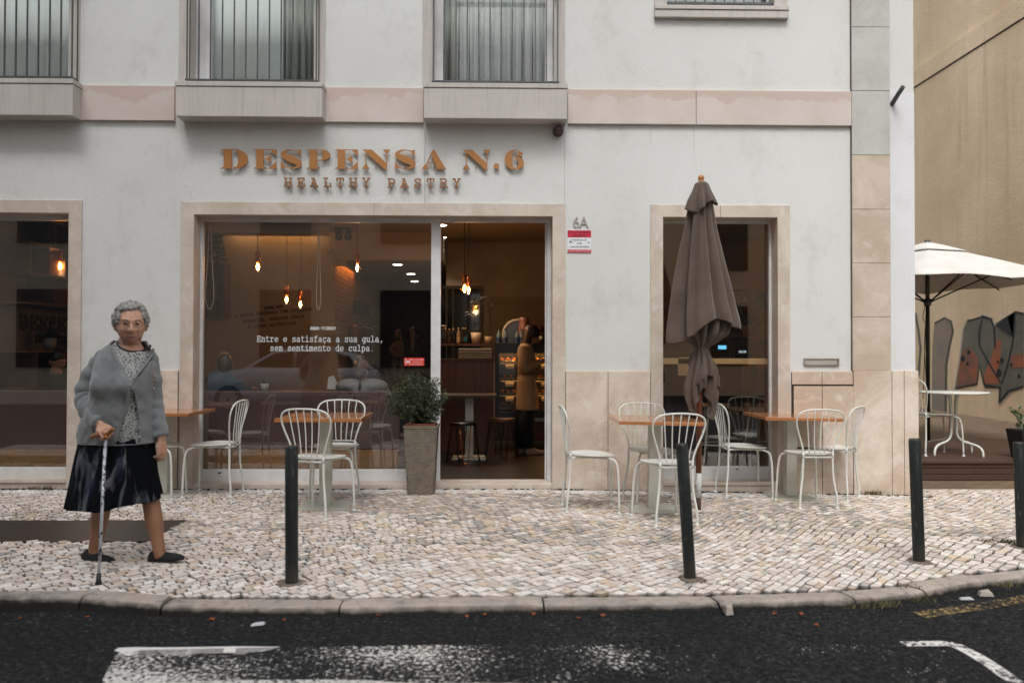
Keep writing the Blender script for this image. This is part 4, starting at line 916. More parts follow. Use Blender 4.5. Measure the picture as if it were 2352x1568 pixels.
# bench (banquette) behind the glass
MAUVE = mat("mauve_vinyl", '5a4744', '524040', 3, rough=.5); 
t = NT("oak_veneer"); t.set(.4); t.col(t.mix(t.ramp(t.noise(5, 5, .6, t.vec((1, 1, 9)), .8), .3, .7), '7a5733', '9a7245')); OAK = t.mat
zbn = GZ(899); zb1, zb0 = GZ(1031), GZ(1077)
bn = thing("window_bench", "mauve padded bench back with an oak skirt behind the main shop window", "bench", (0, 0, 0))
b = MB(); xe = GX(917); b.box(GX(463), xe, .25, .33, zb1 - .005, zbn); b.build("backrest", MAUVE, bn, bevel=.012)
b = MB(); b.box(GX(463), xe - .02, .255, .32, .0, zb1 - .012); b.build("bench_skirt", OAK, bn); b = MB(); b.box(GX(463), xe, .34, .8, .30, .45); b.build("seat", MAUVE, bn, bevel=.02)
bn2 = thing("window_bench", "mauve padded bench back with an oak skirt behind the left shop window", "bench", (0, 0, 0))
b = MB(); b.box(XI0, GX(170), .25, .33, GZ(1032, 80), GZ(897, 80)); b.build("backrest", MAUVE, bn2, bevel=.012); b = MB(); b.box(XI0, GX(170), .255, .32, 0, GZ(1033, 80)); b.build("bench_skirt", OAK, bn2)
# roller blind bundles at the top of the main window, with bead cords
BL = mat("beige_blind_cloth", 'a08f78', rough=.85)
b = MB(); R = []
for px, bot, th in ((470, 532, .03), (520, 533, .05), (600, 535, .055), (660, 540, .06), (690, 540, .06), (710, 538, .055), (740, 530, .05), (757, 527, .04), (759, 524, .02)):
    x = FX(px, 520, .36); zt_, z0 = FZ(500, px, .36), FZ(bot, px, .36); R.append([(x, .36 - th / 2, zt_), (x, .36 + th / 2, zt_), (x, .36 + th / 2, z0 + th / 2), (x, .36, z0), (x, .36 - th / 2, z0 + th / 2)])
b.loft(R); tag(b.build("roller_blind", BL), "beige blind bundled at the top of the main shop window", "blind")
BEAD = mat("pale_bead_cord", 'b5aea2', rough=.5)
for px, w2, yb, lb in ((482, 10, 709, "pale looped blind cord at the left edge of the main shop window"), (732, 5, 711, "pale looped blind cord hanging near the middle of the main shop window")):
    b = MB(); x = FX(px, 600, .30); k = w2 * .0042
    z1, z0 = FZ(515, px, .3), FZ(yb, px, .3)
    b.tube([(x - k * .2, .3, z1), (x - k * .6, .3, (z1 + z0) / 2), (x - k, .3, z0 + .12), (x - k * .5, .3, z0 + .02), (x, .3, z0), (x + k * .5, .3, z0 + .02), (x + k, .3, z0 + .12), (x + k * .6, .3, (z1 + z0) / 2), (x + k * .2, .3, z1)], .004, 6, sub=4)
    tag(b.build("blind_cord", BEAD), lb, "cord", "looped blind cords")
# ---- lamps
COP = mat("copper_socket", 'a8663f', rough=.3, metal=.9); CRD = mat("black_cord", '0c0a09', rough=.8)
AMB = glass("amber_bulb_glass", (.95, .72, .42), 1.45); FIL = glow("glowing_filament", 'ffb765', 260)
def pendant(px, py_bulb, y, ztop, label, power=3, rb=.045):
    q = F(px, py_bulb, y); o = thing("pendant_lamp", label, "lamp", (q.x, q.y, q.z), group="bare bulb pendants with copper sockets")
    b = MB(); b.tube([(0, 0, .16), (0, 0, ztop - q.z)], .004, 6); b.lathe([(.045, ztop - q.z - .02), (.045, ztop - q.z - .001)], 16); b.build("cord", CRD, o)
    b = MB(); b.lathe([(.01, .17), (.026, .165), (.028, .16), (.028, .05), (.024, .045)], 18); b.build("socket", COP, o)
    b = MB(); b.lathe([(.012, .05), (.018, .035), (rb * .8, .012), (rb, -.012), (rb * .82, -.035), (rb * .4, -.052), (.002, -.056)], 18, caps=False); bu = b.build("bulb", AMB, o, fix=False)
    b = MB()
    for k in range(5): a = k * 2 * pi / 5; b.tube([(.006 * cos(a), .006 * sin(a), .03), (.013 * cos(a), .013 * sin(a), 0), (.009 * cos(a), .009 * sin(a), -.03)], .0022, 5)
    b.build("filament", FIL, bu)
    l = bpy.data.lights.new("bulb_light", 'POINT'); l.energy = power; l.color = (1, .68, .38); l.shadow_soft_size = .035
    lo_ = bpy.data.objects.new("bulb_light", l); COL.objects.link(lo_); lo_.parent = o; lo_.location = (0, 0, -.075); return o
pendant(592, 613, 1.2, ZC, "highest of the three bulbs hanging before the lettered wall", .35); pendant(658, 688, 2.0, ZC, "middle of the three bulbs hanging before the lettered wall", .35); pendant(690, 699, 2.4, ZC, "lowest bulb hanging before the lettered wall", .35)
pendant(820.5, 614, 2.2, ZC, "bright bulb hanging beside the brick wall", 3.5); pendant(1067, 662, 2.6, ZC, "left and higher of the two bulbs in the doorway", 1.6); pendant(1076, 666, 3.0, ZC, "right and lower of the two bulbs in the doorway", 1.6)
pendant(138, 611, 1.1, ZC, "bulb hanging inside the left shop window before the dark shelves", .5)
LED = glow("downlight_glow", 'fff0dc', 9); 
def downlight(px, py, z, label, e=10):
    d = ray(px, py); k = (z - CAM.z) / d.z; p = CAM + d * k
    o = thing("downlight", label, "lamp", (p.x, p.y, z), group="round ceiling downlights")
    b = MB(); b.lathe([(.085, -.001), (.09, -.006), (.07, -.01)], 20); b.build("rim", WHITE, o); b = MB(); b.lathe([(.069, -.011), (.0, -.011)], 20, caps=False); b.build("lens", LED, o, fix=False)
    l = bpy.data.lights.new("downlight_lamp", 'SPOT'); l.energy = e; l.color = (1, .8, .58); l.spot_size = radians(95); l.shadow_soft_size = .06
    q = bpy.data.objects.new("downlight_lamp", l); COL.objects.link(q); q.parent = o; q.location = (0, 0, -.03)
downlight(913, 606.5, ZD, "nearest downlight in the dark passage ceiling", .8); downlight(944, 628, ZD, "small middle downlight in the dark passage ceiling", 1.2); downlight(952, 645, ZD, "farthest downlight in the dark passage ceiling", 1.5)
downlight(1612, 560, ZC, "added unseen ceiling downlight behind the furled parasol, brightening the right window", 40)  # extra lamp, added to brighten the dark room behind the right window
downlight(1014.5, 544, ZC, "downlight at the top of the doorway beside the white frame, the lower one", 60); downlight(1013.5, 516, ZC, "downlight at the top of the doorway beside the white frame, the upper one", 60)
# cove light washing the lettered wall
cv = thing("cove_light", "long warm light strip along the ceiling above the lettered wall", "lamp", (0, 0, 0))
b = MB(); x0, x1 = FX(530, 540, YT), XT - .16; b.box(x0, x1 + .14, YT - .26, YT - .245, ZC - .10, ZC); b.build("valance", CEIL, cv)
b = MB(); b.box(x0, x1, YT - .13, YT - .10, ZC - .02, ZC - .005); b.build("light_strip", glow("warm_strip_glow", 'ffbb70', 9), cv)
b = MB(); b.box(XT + .14, XT + .16, YT + .02, YD - 3.5, ZD - .09, ZD - .001); b.box(XT + .002, XT + .139, YT + .02, YT + .04, ZD - .09, ZD - .001); b.build("valance", CEIL, cv); b = MB(); b.box(XT + .06, XT + .09, YT + .15, YT + 1.6, ZD - .02, ZD - .006); b.build("light_strip", glow("amber_strip_glow", 'ff9440', 10), cv)
# motion sensor and twin spots on the walls
q = F(758, 574, YT - .02); b = MB(); b.ball((0, 0, 0), (.045, .035, .055)); tag(b.build("motion_sensor", mat("cream_plastic", '8a7a66', rough=.5), loc=q), "rounded motion sensor high on the lettered wall's right end", "sensor")
sp = thing("twin_spotlight", "pair of small black spotlights at the top corner of the brick wall", "lamp", F(777, 531, 3.6)); b = MB(); b.tube([(-.05, 0, .04), (.16, 0, .04)], .012); b.tube([(.05, 0, .04), (.05, 0, .3)], .008); b.build("bracket", PRB, sp)
for dx_ in (0, .13): b = MB(); b.tube([(dx_ - .0, .02, .02), (dx_ + .02, -.06, -.06), (dx_ + .025, -.1, -.1)], [.035, .045, .05], 14); b.build("spot_head", mat("grey_spot_metal", '3c3a37' if dx_ else '141312', rough=.5), sp)
# ---- left: bookcase along the side wall, seen through the left window
SHW = mat("dark_walnut_shelf", '4a3322', '3b281b', 6, (1, .3, 1), rough=.6)
bc = thing("bookcase", "tall dark wooden bookcase of open boxes behind the left shop window", "bookcase", (XI0, 0, 0))
b = MB(); random.seed(9); ys = [.45 + .33 * i for i in range(11)]; lv = [.02, .42, .9, 1.27, 1.75, 2.05, 2.35, 2.62, 2.95]
b.box(.002, .012, .4, 3.8, .02, 2.95)
for k, z in enumerate(lv): b.box(.012, .30, .4, 3.8, z, z + .022)
for k, (z0, z1) in enumerate(zip(lv, lv[1:])):
    if k == 3: continue
    for y in ys:
        if random.random() < .72: b.box(.012, .30, y + (.0 if k % 2 else .12), y + (.0 if k % 2 else .12) + .02, z0 + .022, z1)
b.build("shelf_unit", SHW, bc)
b = MB(); b.box(.013, .016, .42, 3.78, 1.30, 1.74); b.build("grey_back_panel", mat("grey_panel", '5c564f', rough=.9), bc)  # plain grey panel behind the shelf lettering
b = MB(); u0 = 1.0
def TB_(x, y, z): return (.02 - y, .75 + x, 1.50 + z)
ww = [('D', .98), ('E', .9), ('S', .9), ('P', .95), ('E', .9), ('N', 1), ('S', .9), ('A', 1)]; x = 0; itm = []
for ch, wq in ww + [('N', 1.0), ('.', .22), ('6', .8)]:
    if ch == 'N' and x > 1.2: x += .09
    itm.append((ch, x, x + wq * .17, 0, .17)); x += wq * .17 + .03
for ch, x0, x1, z0, h in itm:
    for k, loops in enumerate(FAT[ch]): b.prism([[(x0 + (x1 - x0) * u, z0 + h * v) for u, v in lp] for lp in loops], 0, -.012 - .0006 * k, 0, T=TB_)
stroke_word(b, "HEALTHY PASTRY", .3, -.12, .105, .075 / 57, .012, 0, -.012, T=TB_); b.build("shelf_lettering", BLACK, bc, fix=False)
JAR = glass("jar_glass", (.8, .78, .7), 1.5); LBL = mat("paper_label", 'b8b0a0', rough=.9)
def jar(loc, label, s=1.0):
    o = thing("storage_jar", label, "jar", loc, group="glass jars on the dark bookcase"); b = MB(); b.lathe([(.06 * s, 0), (.065 * s, .02), (.065 * s, .17 * s), (.05 * s, .2 * s)], 16); b.build("jar_body", mat("jar_contents", '5d5140', rough=.3), o)
    b = MB(); b.lathe([(.055 * s, .2 * s), (.055 * s, .225 * s)], 16); b.build("lid", PRB, o); b = MB(); b.box(.04 * s, .067 * s, -.04 * s, .04 * s, .03 * s, .15 * s); b.build("jar_label", LBL, o)
jar((XI0 + .2, .95, 2.642), "labelled glass jar high on the bookcase, upper left in the left window"); jar((XI0 + .2, 1.95, 2.642), "labelled glass jar high on the bookcase behind the hanging bulb"); jar((XI0 + .18, 1.9, 1.772), "small glass jar on the bookcase shelf above the dark lettering", .7)
GLF = mat("dark_ivy_leaf", '1f2a1a', '2b3822', 9, rough=.5)
def trailing(name, loc, label, drop, n, seed):
    random.seed(seed); b = MB()
    for i in range(n):
        x, y, z = random.gauss(0, .05), random.gauss(0, .09), .05
        for k in range(int(14 * random.uniform(.4, 1))):
            z -= drop / 14 * random.uniform(.7, 1.3); x += random.gauss(.004, .008); y += random.gauss(0, .012)
            leaf(b, Vector((x, y, z)), Vector((random.uniform(.1, 1), random.uniform(-1, 1), random.uniform(-1, .1))), .07, .024)
    tag(b.build(name, GLF, loc=loc, fix=False), label, "plant")
trailing("trailing_plant", (XI0 + .32, 1.45, 2.66), "trailing ivy hanging over the bookcase left of the bulb", .75, 18, 1); trailing("trailing_plant", (XI0 + .33, 2.15, 2.4), "long trailing ivy on the bookcase behind the bulb in the left window", 1.2, 26, 2)
trailing("trailing_plant", (FX(492, 600, YT - .25), YT - .25, FZ(540, 492, YT - .25)), "dark plant spilling over the wall shelf at the main window's left edge", .5, 20, 3)
def pot(name, loc, label, col, r=.07, h=.13, group=None):
    o = thing(name, label, "plant pot", loc, group=group); b = MB(); b.lathe([(r * .72, 0), (r, h), (r * .9, h), (r * .66, .02)], 18); b.build("pot", mat("pot_" + col, col, rough=.6), o); return o
pb = pot("potted_plant", (XI0 + .2, 1.0, 1.292), "small plant in a pale pot on the bookcase below the lettering", '6f6b65'); random.seed(4); b = MB()
for i in range(14): leaf(b, Vector((0, 0, .12)), Vector((random.gauss(0, .6), random.gauss(0, .6), random.uniform(.3, 1))), .14, .035)
b.build("foliage", GLF, pb, fix=False)
for i, y in enumerate((1.72, 1.9)): pot("blue_pot", (XI0 + .2, y, 1.292), "pair of pale blue empty pots on the bookcase shelf below the dark lettering", '6d7f8c', .075, .16, "pale blue pots on the bookcase")
b = MB(); b.box(-.05, .05, -.07, .07, 0, .2); tag(b.build("coffee_bag", BLACK, loc=(XI0 + .2, 1.5, 1.292), bevel=.02), "black coffee bag standing on the bookcase shelf under the lettering", "bag")
# wall shelf boxes on the lettered wall's left end
ws = thing("wall_shelf", "dark wooden box shelf at the left end of the lettered wall", "shelf", (FX(470, 600, YT), YT - .3, FZ(728, 490, YT - .3))); b = MB(); sw, shh = FX(514, 600, YT - .3) - FX(470, 600, YT), (728 - 606) * (YT + 7.6) / FPX
b.box(-.4, sw, .28, .298, 0, shh)
for k in range(4): b.box(-.4, sw, 0, .28, shh * k / 3 - .01, shh * k / 3 + .01)
for xx in (-.05, sw * .45, sw - .02): b.box(xx, xx + .02, .0, .28, .01, shh - .01)
b.build("shelf_unit", SHW, ws)
# ---- table with succulent near the man
it = thing("window_table", "small dark wooden table behind the main window between the seated man and the grey coat", "table", (FX(690, 890, .75), .98, 0)); b = MB(); b.box(-.36, .36, -.33, .33, .84, .87); b.build("tabletop", SHW, it, bevel=.004); b = MB(); b.box(-.05, .05, -.05, .05, .01, .84); b.box(-.2, .2, -.2, .2, 0, .012); b.build("post", PRB, it)
sc = thing("succulent", "small succulent in a white cup on the table beside the seated man", "plant", F(608, 893, .82)); sc.location.z = .871; b = MB(); b.lathe([(.028, 0), (.045, .085), (.04, .085), (.026, .01)], 18); b.build("pot", mat("white_ceramic", 'b9b2a6', rough=.4), sc); b = MB(); random.seed(6)
for i in range(16): leaf(b, Vector((0, 0, .08)), Vector((random.gauss(0, 1), random.gauss(0, 1), random.uniform(.1, .8))), .06, .014)
b.build("foliage", GLF, sc, fix=False)
b = MB(); b.hexa([(-.06, -.03, 0), (.06, -.03, 0), (.06, .03, 0), (-.06, .03, 0)], [(-.05, -.02, .12), (.0, -.02, .14), (.02, .02, .1), (-.05, .02, .12)]); tag(b.build("paper_napkin", mat("white_paper", 'c2beb8', rough=.9), loc=F(766, 893, .7)), "crumpled white paper napkin beside the grey hooded coat", "napkin")
# ---- cereal dispensers on the brick wall
ds = thing("dispenser_rack", "row of clear cereal dispensers fixed to the brick wall", "dispenser", (XT + .02, 5.0, 1.05))
for i in range(6):
    b = MB(); y = i * .27; b.lathe([(.09, .18), (.1, .2), (.1, .62), (.06, .66)], 12, (.12, y, 0)); b.build("hopper", mat("cereal_hopper", ('4b3a28', '3a2a1c', '56432f')[i % 3], rough=.2), ds); b = MB(); b.lathe([(.05, 0), (.05, .17)], 12, (.12, y, 0)); b.ball((.2, y, .08), .025); b.build("dispenser_tap", STEEL, ds)
# ---- counter, newspapers, bottles, display case (doorway)
WOODC = mat("warm_counter_wood", '5a3723', '4a2c1b', 5, (9, 1, .6), rough=.45)
YC = 2.95
ct = thing("bar_counter", "wood panelled bar counter left of the pastry display", "counter", (0, 0, 0)); x0, x1 = FX(1004, 900, YC), FX(1134, 900, YC)
zc1 = FZ(824, 1070, YC); b = MB(); b.box(x0, x1, YC, YC + .05, 0, FZ(912, 1070, YC)); b.build("base_panel", WOODC, ct)
b = MB(); n = 9
for i in range(n): xa_, xb_ = x0 + (x1 - x0) * i / n, x0 + (x1 - x0) * (i + 1) / n; b.box(xa_ + .001, xb_ - .001, YC - .1, YC - .08, FZ(905, 1070, YC - .1), zc1 - .03)
b.box(x0, x1, YC - .08, YC + .05, FZ(905, 1070, YC - .1), zc1 - .03); b.build("front_panel", WOODC, ct, bevel=.002)
b = MB(); b.box(x0, x1 + .01, YC - .12, YC + .5, zc1 - .03, zc1); b.build("countertop", SHW, ct)
zsf = FZ(789, 1070, YC + .3); b = MB(); b.box(x0, x1, YC + .12, YC + .5, zsf - .03, zsf); b.box(x1 - .03, x1, YC + .14, YC + .48, zc1, zsf - .03); b.build("upper_shelf", WOODC, ct)
NEWS = mat("folded_newsprint", '9d968d', '7d7770', 40, (1, 1, 6), rough=.9)
for i in range(4):
    b = MB(); x0n, x1n = FX(1053, 810, YC), FX(1131, 810, YC); o = .004 * (i % 2); b.box(x0n + o, x1n - o, YC - .05 + o, YC + .1, 0, .031); 
    tag(b.build("newspaper", NEWS, loc=(0, 0, zc1 + .001 + .034 * i), bevel=.012), ("bottom", "second lowest", "second highest", "top")[i] + " folded newspaper of the pile on the bar counter", "newspaper", "folded newspapers on the counter")
def bottle(px, y, z, h, col, label, r=.03, cap='c0b49a', lb=None, name="bottle"):
    o = thing(name, label, "bottle", (FX(px, 780, y), y, z), group="bottles on the bar shelf and display case")
    b = MB(); b.lathe([(r * .9, 0), (r, .01), (r, h * .55), (r * .75, h * .68), (r * .36, h * .8), (r * .36, h * .93)], 14); b.build("bottle_body", mat("bottle_" + col, col, rough=.12), o)
    b = MB(); b.lathe([(r * .42, h * .9), (r * .42, h)], 12); b.build("cap", mat("cap_" + cap, cap, rough=.5), o)
    if lb: b = MB(); b.lathe([(r * 1.02, h * .12), (r * 1.02, h * .42)], 14, caps=False); b.build("bottle_label", mat("label_" + lb, lb, rough=.7), o, fix=False)
ys_ = YC + .28; BS = .78
for px, h, c_, cp, lb, tx in ((1023, .27, '2c2016', 'b09a70', None, "clear flip top bottle on the bar shelf beside the big jars"), (1032, .25, '120d0a', 'a08a60', '3a2a1a', "black juice bottle with a gold cap, third along the bar shelf"), (1041, .26, '120d0a', 'a08a60', None, "black juice bottle with a gold cap beside the cream bottle"), (1053, .27, '8a7c68', 'a08a60', 'a79c88', "cream coloured bottle with a pale label on the bar shelf"), (1063, .27, '0f0d0c', 'a08a60', '2a2a2a', "black bottle left of the blue labelled one on the bar shelf"), (1069, .27, '0f0d0c', 'a08a60', '1c6a8c', "black bottle with a bright blue label on the bar shelf")):
    bottle(px, ys_, zsf + .001, h * BS, c_, tx, .024, cp, lb)
jr = thing("glass_jar", "large clear glass jar at the left end of the bar shelf", "jar", (FX(1018, 780, ys_ + .12), ys_ + .12, zsf + .001)); b = MB(); b.lathe([(.05, 0), (.056, .02), (.056, .17), (.035, .22), (.035, .24)], 18, caps=False); b.build("jar_body", JAR, jr, fix=False); b = MB(); b.lathe([(.038, .23), (.038, .245)], 18); b.build("lid", STEEL, jr)
pp = pot("potted_tree", (FX(1093.5, 780, ys_), ys_, zsf + .001), "thin leafy tree in a ribbed cream pot on the bar shelf", 'b3a590', .07, .145)
b = MB(); b.tube([(0, 0, .12), (-.03, 0, .28), (-.02, 0, .4), (.02, .02, .5), (.05, .02, .58)], [.006, .005, .005, .004, .003], 6, sub=4); b.tube([(.02, 0, .48), (.1, 0, .53), (.17, 0, .52)], .002, 5, sub=3); b.tube([(-.02, 0, .36), (-.07, 0, .4)], .002, 5); b.build("trunk", mat("thin_bark", '3a2c1e', rough=.9), pp)
b = MB(); random.seed(8)
for c, n_ in (((.06, 0, .6), 16), ((0, 0, .55), 12), ((.18, 0, .51), 9), ((-.07, 0, .4), 10), ((-.02, .05, .5), 8)):
    for i in range(n_): leaf(b, Vector(c) + Vector([random.gauss(0, .025) for _ in range(3)]), Vector((random.gauss(0, 1), random.gauss(0, .6), random.uniform(-1, .3))), .07, .012)
b.build("foliage", mat("near_black_leaf", '0f110b', rough=.6), pp, fix=False)
pot("planter_pot", (FX(1123, 780, ys_), ys_, zsf + .001), "plain cream flower pot at the right end of the bar shelf", 'a8957c', .06, .095)
# indoor table with post and stools
pt = thing("bar_table", "dark indoor table on a pale square post in front of the bar counter", "table", (FX(1078, 900, 2.3), 2.35, 0)); b = MB(); b.box(-.62, .33, -.28, .28, .745, .775); b.build("tabletop", SHW, pt, bevel=.003); b = MB(); b.box(-.05, .05, -.05, .05, .012, .745); b.box(-.2, .2, -.2, .2, 0, .012); b.build("post", TBW, pt, bevel=.003)
COPL = mat("bright_copper_wire", 'c8784e', rough=.25, metal=1); DKW = mat("dark_wire", '241a15', rough=.4, metal=.8)
def stool(px, y, h, label, m_leg, seatm, r=.17):
    o = thing("stool", label, "stool", (FX(px, 960, y), y, 0), group="hairpin leg stools inside the doorway"); b = MB(); b.lathe([(r * .96, h - .035), (r, h - .03), (r, h - .006), (r * .97, h)], 28); b.build("seat", seatm, o)
    for k in range(4):
        a = -pi / 2 + k * pi / 2 + .2; ca_, sa_ = cos(a), sin(a); b = MB()
        def Q(rr, tt, z): return (ca_ * rr - sa_ * tt, sa_ * rr + ca_ * tt, z)
        b.tube([Q(r * .8, -.065, h - .035), Q(r * 1.12, -.03, .04), Q(r * 1.16, -.02, .012), Q(r * 1.17, 0, .005), Q(r * 1.16, .02, .012), Q(r * 1.12, .03, .04), Q(r * .8, .065, h - .035)], .006, 6, sub=3); b.build("leg", m_leg[k], o)
SW1 = mat("black_stool_seat", '16110e', rough=.35); SW2 = mat("brown_stool_seat", '5f3f24', rough=.4)
stool(1022 + 42, 1.95, .47, "black topped stool with one bright copper hairpin leg", (COPL, DKW, DKW, DKW), SW1); stool(1151, 2.45, .47, "brown topped stool with dark hairpin legs by the pastry display", (DKW,) * 4, SW2)
# display case
dc = thing("display_case", "glass fronted black pastry display case behind the woman in the coat", "display case", (0, 0, 0)); YD0 = 3.35; x0, x1 = FX(1137, 800, YD0), 2.2; zt1 = FZ(788, 1180, YD0); zg0 = FZ(945, 1180, YD0)
b = MB(); b.box(x0, x1, YD0, YD0 + .7, zt1 - .10, zt1); b.box(x0, x0 + .055, YD0, YD0 + .06, zg0, zt1 - .1); b.box(x0 + .055, x1, YD0, YD0 + .018, zt1 - .135, zt1 - .1); b.box(x0, x1, YD0, YD0 + .7, zg0 - .08, zg0); b.box(x0, x0 + .03, YD0 + .06, YD0 + .7, zg0, zt1 - .1); b.box(x0 + .03, x1, YD0 + .66, YD0 + .7, zg0, zt1 - .1); b.build("case_frame", mat("black_case_metal", '0d0f12', rough=.35), dc)
b = MB(); b.box(x0 + .002, x1, YD0 + .02, YD0 + .05, zg0 - .13, zg0 - .085); b.build("chrome_strip", STEEL, dc); b = MB(); b.box(x0, x1, YD0 + .06, YD0 + .6, .1, zg0 - .12)
for k in range(5): b.box(x0, x1, YD0 + .045, YD0 + .06, .12 + .1 * k, .205 + .1 * k)
b.build("wood_base", WOODC, dc)
b = MB(); b.quad((x0 + .055, YD0 + .02, zg0), (x1, YD0 + .02, zg0), (x1, YD0 + .02, zt1 - .1), (x0 + .055, YD0 + .02, zt1 - .1)); b.build("case_pane", GLASS, dc, fix=False)
SGL = glow("shelf_strip_glow", 'ffb45e', 6); shl = [zg0 + .005, FZ(905, 1170, YD0 + .25), FZ(874.5, 1170, YD0 + .25), FZ(843, 1170, YD0 + .25)]; shl[1] = FZ(878 + 0, 1170, YD0 + .25); shl = [zg0 + .002] + [FZ(v, 1170, YD0 + .25) for v in (905.5, 872, 832)]
for z in shl[1:]:
    b = MB(); b.box(x0 + .06, x1, YD0 + .08, YD0 + .6, z - .012, z); b.box(x0 + .06, x1, YD0 + .08, YD0 + .086, z - .026, z - .0125); b.build("case_shelf", mat("pale_shelf_glass", '6b6a58', rough=.2), dc)
    b = MB(); b.box(x0 + .08, x1, YD0 + .1, YD0 + .115, z - .021, z - .013); b.build("light_strip", SGL, dc)
b = MB(); b.box(x0 + .06, x1, YD0 + .05, YD0 + .08, zt1 - .112, zt1 - .102); b.build("light_strip", glow("case_strip_glow", 'ffb45e', 34), dc)
PLT = mat("white_plate", 'c4baa6', rough=.4); CRUST = mat("baked_crust", 'a8682a', '7a4318', 18, rough=.6, bump=.5, bscale=40); CAKE = mat("dark_cake", '3c2414', '2a180d', 20, rough=.6)
for k, z in enumerate(shl):
    for px in (1167, 1248):
        o = thing("pastry_plate", ("plate of round buns" if k == 0 else "plate of golden pastries") + f" on the {('bottom', 'second', 'third', 'top')[k]} level of the display, {'left' if px < 1200 else 'right'} of the woman", "pastries", (FX(px, 860, YD0 + .25), YD0 + .25, z + .001), group="plates of pastry in the display case")
        b = MB(); b.lathe([(.06, 0), (.13, .022), (.125, .026), (.06, .008)], 20); b.build("plate", PLT, o)
        random.seed(k * 7 + px)
        for i in range(5 if k else 2):
            b = MB(); b.ball((-.085 + .042 * i if k else -.06 + .12 * i, random.uniform(-.02, .02), .045 if k else .06), (.03, .05, .024) if k else (.055, .055, .045), 10, k=6); b.build("pastry", (CRUST if (i + k) % 2 else CAKE) if k else CRUST, o)
        if k: b = MB(); b.box(-.055 + .02, .055 + .02, -.14, -.137, -.085, -.02); b.build("price_card", LBL, o)
for px, lb in ((1149, "water bottle with a dark blue label nearest the bar shelf"), (1161, "water bottle with a blue label on the display case, left of the pair")): bottle(px - 3 if px < 1155 else 1161 - 0, YD0 + .3, zt1 + .001, .2, '6c7a80', lb, .033, '1a2a48', '24406a')
for px, lb in ((1189, "left bottle of the water pair beside the woman's hair"), (1199, "right bottle of the water pair beside the woman's hair")): bottle(px - 1, YD0 + .28, zt1 + .001, .2, '6c7a80', lb, .033, '1a2a48', '24406a')
mr = thing("round_mirror", "round pale rimmed mirror leaning behind the bottles on the display case", "mirror", (FX(1189, 760, YD0 + .5), YD0 + .5, FZ(768, 1189, YD0 + .5))); b = MB(); R = [[((.20 + .02 * cos(q)) * cos(a), .01 * sin(q), (.20 + .02 * cos(q)) * sin(a)) for q in [2 * pi * j / 8 for j in range(8)]] for a in [2 * pi * i / 40 for i in range(41)]]; b.loft(R, caps=False); b.build("rim", mat("pale_mirror_rim", 'b5a78c', rough=.5), mr); b = MB(); ydisc(b, [(.2, .0), (.2, .006)], 36); b.build("mirror_glass", mat("dim_mirror", '3a352b', rough=.1), mr)
pk = thing("pink_jug", "dusty pink jug on the display case behind the woman's head", "jug", (FX(1204, 770, YD0 + .4), YD0 + .4, zt1 + .001)); b = MB(); b.lathe([(.07, 0), (.09, .1), (.075, .26), (.06, .32), (.07, .36)], 18); b.tube([(.07, 0, .32), (.13, 0, .3), (.13, 0, .2), (.085, 0, .14)], .012, 8, sub=4); b.build("jug_body", mat("dusty_pink_glaze", '8a5a50', rough=.4), pk)
cj = thing("cookie_jar", "brown labelled cookie jar at the right end of the display case", "jar", (FX(1242, 780, YD0 + .3), YD0 + .3, zt1 + .001)); b = MB(); b.lathe([(.075, 0), (.08, .01), (.08, .14), (.06, .17)], 16); b.ball((0, 0, .2), (.07, .07, .05)); b.build("jar_body", mat("cookie_brown", '3f2415', rough=.3), cj); b = MB(); b.lathe([(.03, 0), (.03, .002)], 14); b.move(Matrix.Translation((0, -.082, .07)) @ Matrix.Rotation(pi / 2, 4, 'X')); b.build("jar_label", LBL, cj)
# ---- right window: high bar, stools, coffee gear, shelves
YW = .62; zw = FZ(823, 1640, .35)
wb = thing("window_bar", "light wooden bar shelf along the right shop window", "counter", (0, 0, 0)); b = MB(); x0, x1 = FX(1515, 830, .35), FX(1776, 830, .3); b.box(x0, x1, .27, .62, zw - .055, zw); b.build("bar_top", mat("light_pine", 'c8a678', 'b89464', 6, (.6, 4, 4), rough=.5), wb, bevel=.003); b = MB(); b.box(x0 + .1, x0 + .14, .5, .56, 0, zw - .056); b.box(x1 - .14, x1 - .1, .5, .56, 0, zw - .056); b.build("bar_support", PRB, wb)
PINE = mat("stool_pine", '9a7448', rough=.5)
for px, y, lb in ((1640, 1.05, "white legged bar stool with a wooden seat behind the furled parasol pole"), (1745, 1.15, "white legged bar stool with a wooden seat at the right edge of the right window")):
    o = thing("bar_stool", lb, "stool", (FX(px, 930, y), y, 0), group="tall bar stools inside the right window"); hS = FZ(927, px, y); b = MB(); b.lathe([(.16, hS - .03), (.17, hS - .02), (.17, hS)], 24); b.build("seat", PINE, o)
    for k in range(4): a = pi / 4 + k * pi / 2; b = MB(); b.tube([(.1 * cos(a), .1 * sin(a), hS - .03), (.23 * cos(a), .23 * sin(a), 0)], .011, 8); b.build("leg", CHW, o)
    b = MB(); b.tube([(.175 * cos(2 * pi * k / 24), .175 * sin(2 * pi * k / 24), hS * .42) for k in range(25)], .008, 6); b.build("foot_ring", CHW, o)
def rx(px, y): return FX(px, 760, y)
def rz_(py, y): return FZ(py, 1680, y)
yk = 3.3
kc = thing("back_counter", "dark back counter with drawers deep inside the right window", "counter", (0, 0, 0)); b = MB(); b.box(rx(1500, yk), 3.3, yk, yk + .6, 0, rz_(836, yk)); b.build("counter_body", mat("dark_counter_wood", '352216', rough=.6), kc)
zk = rz_(836, yk) + .001
